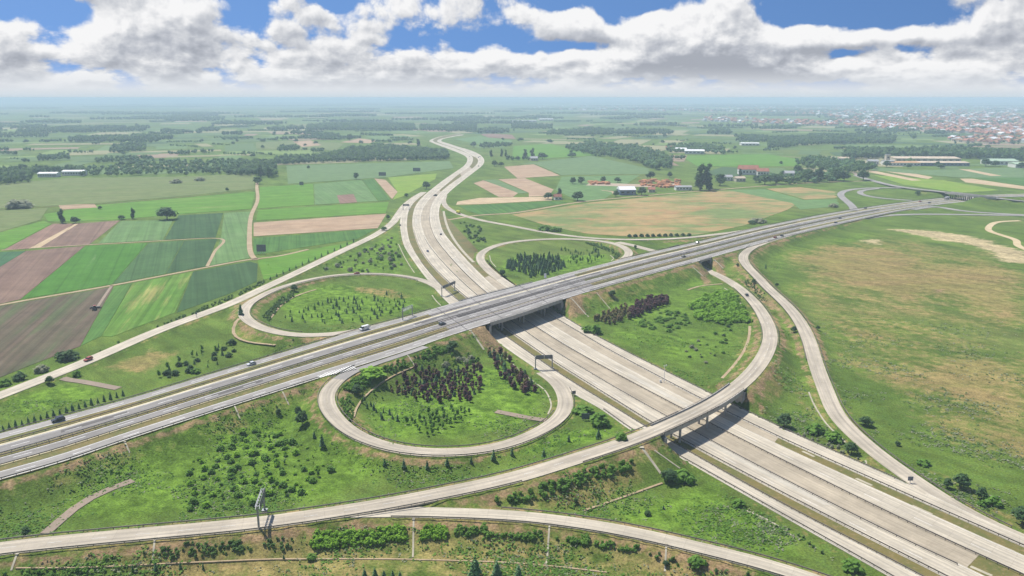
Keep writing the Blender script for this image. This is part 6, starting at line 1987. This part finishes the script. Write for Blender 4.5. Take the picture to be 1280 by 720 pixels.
def hall(px, py, wpx, depth, h, label, wall='white_wall', roof='grey_roof', ang=0.0, roof_h=1.5, name='hall', cat='building', windows=5, door=True):
    """a gabled building; width from its extent in the photo, standing at the ground point px, py"""
    p = on_ground(px, py)
    k = m_per_px(p)
    w = wpx * k
    root = empty(name, (p[0], p[1], 0), ang)
    tag(root, label, cat)
    mb = MB(); mb.box((0, depth / 2, h / 2 - 0.2), (w, depth, h + 0.4)); mb.build('wall', M[wall], root)
    mb = MB()
    e = 0.5
    mb.quad_strip([[(x, -e, h), (x, depth + e, h), (x, depth + e, h + 0.25), (x, depth / 2, h + roof_h), (x, -e, h + 0.25)] for x in (-w / 2 - e, w / 2 + e)])
    rf = mb.build('roof', M[roof], root)
    if name == 'house':
        mb = MB(); mb.box((w * 0.22, depth * 0.55, h + roof_h), (1.0, 1.0, 2.2)); mb.build('chimney', M['brown_tile'], rf)
    for i in range(windows):
        x = -w / 2 + w * (i + 0.5) / windows
        mb = MB(); mb.box((x, -0.03, h * 0.55), (w / windows * 0.55, 0.12, h * 0.3)); wo_ = mb.build('window', M['window'], root)
        mb = MB(); mb.box((x, -0.12, h * 0.385), (w / windows * 0.62, 0.3, 0.14)); mb.build('sill', M['concrete'], wo_)
    if door:
        mb = MB(); mb.box((w * 0.38, -0.06, h * 0.3), (min(4.0, w * 0.12), 0.14, h * 0.6)); mb.build('door', M['grey_roof'], root)
    return root


hall(785, 244, 20, 22, 7, 'white arched roof hangar by the country lane', 'blue_wall', 'white_roof', 0.1, 4.0, 'hangar', windows=3)
hall(59, 221.5, 23, 16, 6, 'nearer of the two long white halls at far left', 'white_wall', 'white_roof', 0.05, 2.0, windows=8)
hall(91, 219.5, 26, 16, 7, 'farther of the two long white halls at far left', 'white_wall', 'white_roof', 0.05, 2.0, windows=8)
hall(851, 190, 14, 25, 7, 'left white roofed hall of the farm behind the green field', 'white_wall', 'white_roof', -0.2, 3.0)
hall(868, 192.5, 24, 40, 7, 'largest white roofed hall of the farm behind the green field', 'white_wall', 'white_roof', -0.2, 3.0)
hall(838, 187, 12, 20, 6, 'red roofed hall left of the white roofed farm', 'cream_wall', 'brown_tile', -0.2, 3.0)
hall(936, 218.5, 24, 18, 9, 'large red roofed house with a white front near the great poplars', 'white_wall', 'red_tile', -0.1, 7.0, 'house', windows=6)
hall(954, 219.5, 14, 15, 7, 'smaller red roofed house at the right of the large one', 'white_wall', 'red_tile', -0.1, 5.0, 'house', windows=4)
hall(909, 226, 14, 14, 6, 'grey roofed house left of the red roofs', 'white_wall', 'grey_roof', 0.0, 3.0, 'house', windows=4)
hall(926, 227, 12, 12, 5, 'pale roofed house in front of the red roofs', 'cream_wall', 'beige_roof', 0.1, 3.0, 'house', windows=3)
hall(855, 238, 20, 12, 5, 'low pale building at the right of the brick yard', 'white_wall', 'grey_roof', 0.05, 1.5, windows=5)
hall(815, 240.5, 8, 9, 4, 'small red roofed hut on the lane by the brick yard', 'cream_wall', 'red_tile', 0.0, 3.0, 'hut', windows=2)
hall(698, 250, 9, 9, 4, 'small red roofed house among the trees on the lane', 'white_wall', 'brown_tile', 0.2, 3.5, 'house', windows=2)
hall(668, 201, 9, 14, 5, 'grey farmhouse among dark trees in the green field', 'cream_wall', 'grey_roof', 0.2, 4.0, 'house', windows=3)
hall(986, 222, 13, 14, 7, 'white house among the trees by the village lane', 'white_wall', 'grey_roof', -0.2, 4.0, 'house', windows=4)
hall(985, 227.5, 6, 8, 5, 'cream gate house by the village lane', 'cream_wall', 'beige_roof', -0.1, 2.0, 'house', windows=2)
hall(1055, 203, 12, 15, 8, 'white house left of the factory', 'white_wall', 'beige_roof', -0.1, 3.0, 'house', windows=4)
hall(1092, 206, 12, 15, 7, 'pale house by the left corner of the factory', 'white_wall', 'grey_roof', -0.1, 3.0, 'house', windows=4)
hall(1112, 207, 11, 20, 9, 'white office block at the left end of the factory', 'white_wall', 'grey_roof', -0.05, 0.6, 'office_block', windows=5)
hall(1131, 207.5, 38, 45, 6, 'left factory hall with orange striped roof and white front', 'white_wall', 'orange_roof', -0.05, 2.0, windows=9)
hall(1178, 207.5, 66, 45, 6, 'long right factory hall with beige roof and blue front', 'blue_wall', 'beige_roof', -0.05, 2.0, windows=14)
hall(1160, 202.5, 80, 60, 7, 'rear factory hall with beige roof behind the blue front', 'cream_wall', 'beige_roof', -0.05, 2.5, windows=10)
hall(1255, 206.5, 34, 40, 8, 'pale green roofed hall right of the factory', 'white_wall', 'green_roof', -0.1, 3.5, windows=6)
hall(1283, 210, 26, 30, 7, 'second pale green hall at the right picture edge', 'white_wall', 'green_roof', -0.1, 3.0, windows=5)
hall(938, 182, 22, 30, 6, 'white roofed yard building far right of the farm', 'white_wall', 'white_roof', -0.1, 2.0)
hall(797, 128.5, 12, 120, 24, 'bright white hall near the horizon', 'white_wall', 'white_roof', 0.0, 6.0, windows=3)
hall(656, 153, 30, 60, 8, 'grey works building in the far centre', 'white_wall', 'grey_roof', 0.1, 3.0)
hall(683, 151, 18, 60, 9, 'pale works building at the right of the far works', 'cream_wall', 'white_roof', 0.1, 3.0)
# factory tower
p = on_ground(1112, 204)
root = empty('factory_tower', (p[0], p[1] + 12, 0)); tag(root, 'square cream tower at the left end of the factory', 'tower')
mb = MB(); mb.box((0, 0, 8), (8, 8, 16.4)); mb.build('wall', M['cream_wall'], root)
mb = MB(); mb.box((0, 0, 16.5), (9, 9, 0.8)); mb.build('roof', M['grey_roof'], root)
mb = MB(); mb.box((0, -4.05, 11), (4, 0.2, 3)); mb.build('window', M['window'], root)
# slender white tower over the far town
p = at(1082, 137)
s = m_per_px(p)
root = empty('church_tower', tuple(p)); tag(root, 'slender white tower rising above the far town', 'tower')
mb = MB(); mb.box((0, 0, 2.6 * s), (1.5 * s, 1.5 * s, 5.4 * s), taper=0.9); mb.build('shaft', M['white_wall'], root)
mb = MB(); mb.cyl((0, 0, 5.2 * s), 0.75 * s, 2.6 * s, 8, r2=0.05 * s); mb.build('spire', M['white_roof'], root)
mb = MB(); mb.box((0, 0, 4.6 * s), (1.65 * s, 1.65 * s, 0.3 * s)); mb.build('gallery', M['cream_wall'], root)

# brick yard: pallets of bricks in rows
track('works_yard_path', [(735, 230), (770, 231), (800, 232), (850, 231)], 40, M['yard'], 0.25, 12)
mbp = MB(); mbp.box((0, 0, 0.15), (1.0, 1.0, 0.3)); mbp.box((0, 0, 0.72), (0.94, 0.94, 0.8), taper=0.96)
pal = mbp.mesh('brick_pallet', M['brick_pile'])
rs = np.random.default_rng(31)
for (x0, x1, y0, y1, n) in ((802, 850, 225.5, 235, 70), (736, 762, 228, 231.5, 22)):
    for k in range(n):
        x, y = rs.uniform(x0, x1), rs.uniform(y0, y1)
        p = at(x, y)
        o = link('brick_stack', pal, None, (p[0], p[1], 0.2))
        w = rs.uniform(4, 11)
        o.scale = (w, rs.uniform(3, 6), rs.uniform(1.6, 3.0))
        o.rotation_euler = (0, 0, rs.choice([0.15, 0.15 + math.pi / 2]))
        tag(o, 'stack of orange bricks on the pale works yard beside the great poplars' if x > 790 else 'stack of orange bricks on the small yard left of the hangar', 'brick stack', 'brick stacks in the works yard' if x > 790 else 'brick stacks in the small yard')

# town of small houses far to the right
def house_mesh(nm, wall, roof, w=9, d=11, h=5.0, rh=3.6):
    mb = MB()
    mb.box((0, 0, h / 2 - 0.2), (w, d, h + 0.4), mi=0)
    mb.quad_strip([[(x, -d / 2 - 0.5, h), (x, d / 2 + 0.5, h), (x, d / 2 + 0.5, h + 0.25), (x, 0, h + rh), (x, -d / 2 - 0.5, h + 0.25)] for x in (-w / 2 - 0.5, w / 2 + 0.5)], 1)
    mb.box((w * 0.2, 0.8, h + rh), (0.8, 0.8, 1.6), mi=0)
    for x in (-w * 0.25, w * 0.25):
        mb.box((x, -d / 2 - 0.02, h * 0.55), (1.4, 0.1, 1.5), mi=2)
    return mb.mesh(nm, [M[wall], M[roof], M['window']])


HM = [house_mesh('house_' + a, w, r, *s) for a, w, r, s in (('red', 'cream_wall', 'red_tile', (10, 12)), ('brown', 'cream_wall', 'brown_tile', (9, 12)), ('orange', 'cream_wall', 'orange_roof', (10, 10)), ('grey', 'white_wall', 'grey_roof', (12, 10)), ('white', 'white_wall', 'white_roof', (14, 20)))]


def town(poly, n, probs, seed, label, group, scale=1.0, real=True):
    rs = np.random.default_rng(seed)
    xs, ys = [q[0] for q in poly], [q[1] for q in poly]
    got = 0
    items = []
    while got < n:
        x, y = rs.uniform(min(xs), max(xs)), rs.uniform(min(ys), max(ys))
        if not in_poly(x, y, poly):
            continue
        p = at(x, y)
        items.append((p, int(rs.choice(5, p=probs)), rs.choice([0.3, 0.3 + math.pi / 2]) + rs.normal(0, 0.05), scale * rs.uniform(0.85, 1.35)))
        got += 1
    if real:
        for p, k, a, s in items:
            o = link('house', HM[k], None, (p[0], p[1], 0))
            o.rotation_euler = (0, 0, a); o.scale = (s, s, s)
            tag(o, label, 'house', group)
    else:
        bm = bmesh.new()
        mats = []
        V, F, mi = [], [], []
        allm = ['white_wall', 'cream_wall', 'red_tile', 'brown_tile', 'orange_roof', 'grey_roof', 'white_roof', 'window']
        n0 = 0
        for p, k, a, s in items:
            me = HM[k]
            co = np.array([v_.co for v_ in me.vertices]) * s
            ca, sa = math.cos(a), math.sin(a)
            V.append(np.stack([co[:, 0] * ca - co[:, 1] * sa + p[0], co[:, 0] * sa + co[:, 1] * ca + p[1], co[:, 2]], 1))
            idx = [allm.index({v_: k_ for k_, v_ in M.items()}[m_]) for m_ in me.materials]
            for pl in me.polygons:
                vs = list(pl.vertices)
                for q in range(1, len(vs) - 1):
                    F.append((n0 + vs[0], n0 + vs[q], n0 + vs[q + 1])); mi.append(idx[pl.material_index])
            n0 += len(co)
        o = link('distant_houses', arr_mesh('distant_houses', np.concatenate(V), F, [M[q] for q in allm], mi))
        o['kind'] = 'stuff'
        o['label'] = label


town([(1055, 151), (1110, 149), (1180, 152), (1190, 160), (1120, 160), (1060, 155)], 90, (0.5, 0.25, 0.1, 0.05, 0.1), 41, 'small red roofed house in the left part of the far town', 'houses in the left part of the far town', 1.25)
town([(1130, 158), (1180, 150), (1290, 150), (1290, 171), (1200, 166), (1140, 163)], 105, (0.42, 0.26, 0.12, 0.1, 0.1), 42, 'small house with red or pale roof in the right part of the far town', 'houses in the right part of the far town', 1.2)
town([(1183, 174), (1215, 172), (1290, 171.5), (1290, 179), (1230, 181), (1190, 177)], 70, (0.5, 0.15, 0.2, 0.05, 0.1), 43, 'red roofed house in the row just behind the tall tree belt', 'houses behind the tall tree belt', 1.1)
town([(640, 134), (820, 130), (1000, 132), (1290, 134), (1290, 150), (1060, 149), (960, 141), (700, 138)], 900, (0.3, 0.26, 0.1, 0.2, 0.14), 44, 'houses of the far town melting into the haze', '', 1.7, real=False)
town([(1040, 152), (1110, 148), (1290, 149), (1290, 172), (1200, 167), (1130, 164), (1060, 158)], 900, (0.5, 0.2, 0.12, 0.06, 0.12), 45, 'closely built houses with red roofs filling the far town', '', 1.3, real=False)
town([(880, 146), (960, 150), (1050, 152), (1050, 158), (960, 156), (880, 152)], 140, (0.5, 0.2, 0.1, 0.1, 0.1), 46, 'scattered houses at the edge of the far town', '', 1.4, real=False)
for i, (poly, sd, hl) in enumerate(((([(1130, 160), (1290, 153), (1290, 170), (1150, 164)]), 71, 0.78), (([(1060, 155), (1130, 151), (1180, 161), (1080, 160)]), 72, 0.8), (([(1190, 181), (1290, 181), (1290, 172), (1190, 173)]), 73, 0.75), (([(640, 140), (1290, 146), (1290, 136), (640, 133)]), 74, 0.85), (([(1060, 172), (1180, 168), (1200, 165), (1120, 163)]), 75, 0.8))):
    wood(poly, 10, 20 if i != 3 else 60, DK, 'garden trees between the houses of the far town', 'garden_trees_woods', sd, holes=hl, leaves=8, limit=900)

# ------------------------------------------------------------------ vehicles
M['tyre'] = plain('tyre_rubber', (0.02, 0.02, 0.02), 0.9)
M['glass'] = plain('car_glass', (0.02, 0.025, 0.03), 0.08, spec=0.9)
PAINT = {n: plain('paint_' + n, c, 0.28, spec=0.6, var=0.03) for n, c in (('dark', (0.03, 0.032, 0.04)), ('silver', (0.55, 0.56, 0.58)), ('white', (0.75, 0.75, 0.74)), ('red', (0.34, 0.05, 0.035)), ('yellow', (0.65, 0.62, 0.03)), ('blue', (0.05, 0.07, 0.14)))}
M['lamp'] = plain('headlamp_glass', (0.7, 0.7, 0.68), 0.2)


def prism_y(prof, w, taper_top=None):
    """profile of (x, z) extruded across y, width w; taper_top narrows points above a height"""
    mb = MB()
    def ring(sgn):
        return [(x, sgn * (w / 2) * (1.0 if taper_top is None or z < taper_top[0] else taper_top[1]), z) for x, z in prof]
    mb.quad_strip([ring(-1), ring(1)])
    return mb


CARS = {
    'car': (4.4, 1.8, [(-2.2, 0.3), (2.2, 0.3), (2.2, 0.72), (1.95, 0.82), (1.0, 0.93), (-2.1, 0.98), (-2.2, 0.8)], [(1.0, 0.90), (0.35, 1.42), (-1.3, 1.45), (-2.0, 0.95)], 0.33, (-1.35, 1.35)),
    'suv': (4.7, 1.9, [(-2.35, 0.4), (2.35, 0.4), (2.35, 0.9), (2.1, 1.05), (1.1, 1.12), (-2.3, 1.12), (-2.35, 0.9)], [(1.1, 1.1), (0.5, 1.70), (-1.9, 1.74), (-2.28, 1.1)], 0.38, (-1.4, 1.45)),
    'van': (5.6, 2.0, [(-2.8, 0.4), (2.8, 0.4), (2.8, 1.0), (2.4, 1.25), (-2.8, 1.25)], [(2.4, 1.22), (1.6, 2.3), (-2.75, 2.35), (-2.78, 1.22)], 0.38, (-1.7, 1.75)),
    'truck': (8.0, 2.5, [(-4.0, 0.7), (4.0, 0.7), (4.0, 1.3), (-4.0, 1.3)], [(-4.0, 1.3), (1.9, 1.3), (1.9, 3.3), (-4.0, 3.3)], 0.5, (-2.8, -1.7, 2.8)),
}
car_mesh = {}


def vehicle(kind, paint, pos, heading, label, cat='car', name='car', slope=0.0):
    L, w, prof, cab, wr, axles = CARS[kind]
    root = empty(name, pos, heading)
    root.rotation_euler = (0, -slope, heading)
    tag(root, label, cat)
    key = (kind, paint)
    if key not in car_mesh:
        body = prism_y(prof, w)
        if kind == 'truck':
            bd = body.mesh('body', PAINT['dark'])
            cb = prism_y(cab, w).mesh('cargo_box', PAINT[paint])
            rf = prism_y([(2.1, 1.3), (4.0, 1.3), (4.0, 2.1), (3.6, 2.8), (2.1, 2.9)], 2.4).mesh('driver_cab', PAINT[paint])
            ws = prism_y([(3.66, 2.75), (4.04, 2.12), (4.06, 2.12), (3.68, 2.77)], 2.2).mesh('windscreen', M['glass'])
            car_mesh[key] = [('body', bd), ('cargo_box', cb), ('driver_cab', rf), ('windscreen', ws)]
        else:
            bd = body.mesh('body', PAINT[paint])
            zb = cab[0][1]
            gl = prism_y(cab, w * 0.97, (zb + 0.1, 0.86)).mesh('window', M['glass'])
            (x1, z1), (x2, z2) = cab[1], cab[2]
            rf = prism_y([(x1 + 0.05, z1 - 0.03), (x1 - 0.1, z1 + 0.05), (x2 + 0.1, z2 + 0.05), (x2 - 0.08, z2 - 0.05)], w * 0.85).mesh('roof', PAINT[paint])
            car_mesh[key] = [('body', bd), ('window', gl), ('roof', rf)]
            if kind == 'van':
                sd = prism_y([(-2.8, 1.2), (1.0, 1.2), (1.0, 2.3), (-2.76, 2.33)], w * 0.99).mesh('side_panel', PAINT[paint])
                car_mesh[key].append(('side_panel', sd))
        wm = MB()
        rings = []
        for y in (-0.12, 0.12):
            rings.append([(wr * math.cos(t), y, wr * math.sin(t)) for t in np.linspace(0, 2 * math.pi, 14, endpoint=False)])
        wm.quad_strip(rings)
        car_mesh[(key, 'w')] = wm.mesh('wheel', M['tyre'])
        rm = MB(); rm.quad_strip([[(wr * 0.6 * math.cos(t), y, wr * 0.6 * math.sin(t)) for t in np.linspace(0, 2 * math.pi, 10, endpoint=False)] for y in (-0.135, 0.135)])
        car_mesh[(key, 'r')] = rm.mesh('rim', M['steel'])
        hm = MB(); hm.box((0, 0, 0), (0.08, 0.35, 0.18)); car_mesh[(key, 'h')] = hm.mesh('headlight', M['lamp'])
    for nm, me in car_mesh[key]:
        link(nm, me, root)
    for ax in axles:
        for sgn in (-1, 1):
            o = link('wheel', car_mesh[(key, 'w')], root, (ax, sgn * (w / 2 - 0.1), wr))
            link('rim', car_mesh[(key, 'r')], o)
    for sgn in (-1, 1):
        link('headlight', car_mesh[(key, 'h')], root, (L / 2, sgn * w * 0.36, prof[2][1] - 0.1))
    return root


def car_on(A, B, t, px, kind, paint, label, back=False, cat='car', name='car', dz=0.02):
    """a vehicle on fraction t across the road A-B at photo column px"""
    C = frac(A, B, t)
    x = proj_x(C)
    i = int(np.argmin(abs(x - px)))
    i = min(max(i, 1), len(C) - 2)
    d = C[i + 1] - C[i - 1]
    if back:
        d = -d
    return vehicle(kind, paint, (C[i][0], C[i][1], C[i][2] + dz), math.atan2(d[1], d[0]), label, cat, name, math.atan2(d[2], np.hypot(d[0], d[1])))


def car_at(C, px, py, kind, paint, label, back=False, cat='car', name='car', dz=0.02):
    d_ = [abs(proj(c)[0] - px) + abs(proj(c)[1] - py) for c in C]
    i = int(np.argmin(d_)); i = min(max(i, 1), len(C) - 2)
    d = C[i + 1] - C[i - 1]
    if back:
        d = -d
    return vehicle(kind, paint, (C[i][0], C[i][1], C[i][2] + dz), math.atan2(d[1], d[0]), label, cat, name)


OAB = eO
car_on(*OAB, 0.10, 76, 'suv', 'dark', 'dark sports utility car on the far collector lane at far left', True)
car_on(*OAB, 0.10, 315, 'car', 'silver', 'silver car on the far collector lane left of the front loop', True)
car_on(*OAB, 0.07, 454, 'van', 'white', 'white van leaving the left loop onto the grey motorway', True, 'van', 'van')
car_on(*OAB, 0.61, 555, 'car', 'dark', 'dark car on the near grey carriageway just left of the overpass', False)
car_on(*OAB, 0.64, 856, 'car', 'dark', 'dark car on the near grey carriageway above the short underpass', False)
car_on(*OAB, 0.10, 872, 'car', 'dark', 'dark car on the far grey carriageway above the short underpass', True)
car_on(*OAB, 0.90, 977, 'car', 'dark', 'dark car on the near collector lane right of the sweeping ramp', False)
car_on(*OAB, 0.90, 968, 'car', 'red', 'dull red car following the dark one right of the sweeping ramp', False)
car_on(*OAB, 0.60, 1049, 'car', 'dark', 'dark car in the inner lane before the far junction', False)
car_on(*OAB, 0.86, 1045, 'car', 'blue', 'dark blue car in the outer lane before the far junction', False)
car_on(*OAB, 0.12, 1081, 'suv', 'dark', 'dark car at the far junction ramp on the distant edge', True)
car_on(*OAB, 0.25, 1149, 'car', 'red', 'reddish car on the distant grey carriageway', True)
car_on(*OAB, 0.6, 1161, 'car', 'dark', 'dark car on the distant near carriageway', False)
car_on(*OAB, 0.3, 1184, 'truck', 'white', 'pale lorry just before the distant road bridge', True, 'lorry', 'lorry')
car_at(frac(*ramps['left direct ramp'][0], 0.5), 107.5, 448, 'suv', 'red', 'red car on the left direct ramp beside the plough field', True)
car_at(frac(*ramps['left loop ramp'][0], 0.5), 444, 342, 'car', 'red', 'dark red car on the back curve of the left loop', True)
car_at(frac(*ramps['rear direct ramp'][0], 0.5), 573, 266.5, 'truck', 'yellow', 'bright yellow lorry on the rear direct ramp', False, 'lorry', 'lorry')
car_at(frac(*eC1, 0.45), 534, 314.5, 'car', 'blue', 'dark blue car on the left concrete carriageway behind the overpass', True)
car_at(frac(*eC2, 0.6), 550.5, 293.5, 'car', 'dark', 'dark car on the right concrete carriageway behind the overpass', False)
car_at(frac(*eC2, 0.6), 598, 208, 'car', 'dark', 'dark car on the distant motorway bend, nearer one', False)
car_at(frac(*eC2, 0.7), 600, 195.5, 'suv', 'dark', 'pair leader, dark car on the distant motorway bend', False)
car_at(frac(*eC2, 0.35), 598, 194.6, 'suv', 'blue', 'second of the pair on the distant motorway bend', False)
car_at(frac(*eC1, 0.6), 587, 194.5, 'car', 'dark', 'dark car on the left side of the distant motorway bend', True)
car_at(frac(*ramps['bridge ramp'][0], 0.4), 933, 372.5, 'car', 'dark', 'small dark car on the right sweeping ramp', False)

# tractor with a trailed implement in the grey brown field
p = on_ground(118.5, 388)
ang = ang_px((122, 384), (118, 392))
root = empty('tractor', tuple(p), ang)
tag(root, 'small dark tractor working in the grey brown field on the left', 'tractor')
mb = MB(); mb.box((0.9, 0, 1.25), (2.0, 0.9, 0.9), taper=0.9); mb.box((-0.2, 0, 0.9), (3.4, 0.6, 0.4)); mb.build('body', PAINT['dark'], root)
mb = MB(); mb.box((-0.8, 0, 2.2), (1.5, 1.5, 1.5), taper=0.86); mb.build('cab', M['glass'], root)
mb = MB(); mb.box((-0.8, 0, 3.0), (1.5, 1.5, 0.14)); mb.build('roof', PAINT['red'], root)
for x, r in ((-1.0, 0.9), (1.4, 0.6)):
    for s in (-1, 1):
        mb = MB()
        mb.quad_strip([[(x + r * math.cos(t), s * 0.95 + y, r + r * math.sin(t)) for t in np.linspace(0, 6.283, 16, endpoint=False)] for y in (-0.22, 0.22)])
        mb.build('wheel', M['tyre'], root)
q = on_ground(115.5, 393)
r2 = empty('seed_drill', tuple(p + np.array([-math.cos(ang) * 4.2, -math.sin(ang) * 4.2, 0])), ang)
tag(r2, 'dark trailed drill hitched behind the small tractor', 'farm implement')
mb = MB(); mb.box((0, 0, 1.0), (1.2, 6.0, 0.9), taper=0.85); mb.build('hopper', PAINT['dark'], r2)
mb = MB(); mb.bar((0.5, 0, 0.7), (2.2, 0, 0.7), 0.2); mb.build('drawbar', M['dark_steel'], r2)
for s in (-1, 1):
    mb = MB()
    mb.quad_strip([[(-0.2 + 0.55 * math.cos(t), s * 3.1 + y, 0.55 + 0.55 * math.sin(t)) for t in np.linspace(0, 6.283, 14, endpoint=False)] for y in (-0.15, 0.15)])
    mb.build('wheel', M['tyre'], r2)

# ------------------------------------------------------------------ the air: one even haze box round the scene
HAZE = True
if HAZE:
    m = bpy.data.materials.new('haze')
    m.use_nodes = True
    m.node_tree.nodes.clear()
    t = NT(m.node_tree)
    out = t.n('ShaderNodeOutputMaterial')
    vol = t.n('ShaderNodeVolumePrincipled')
    vol.inputs['Color'].default_value = (0.65, 0.815, 1.0, 1.0)
    vol.inputs['Density'].default_value = 0.00016
    vol.inputs['Anisotropy'].default_value = 0.0
    m.node_tree.links.new(vol.outputs[0], out.inputs['Volume'])
    mb = MB()
    mb.box((0, 15000, 65.5), (54000, 32400, 133.5))
    o = mb.build('haze', m)
    o['kind'] = 'stuff'
    o['label'] = 'pale bluish haze in the air over the plain'
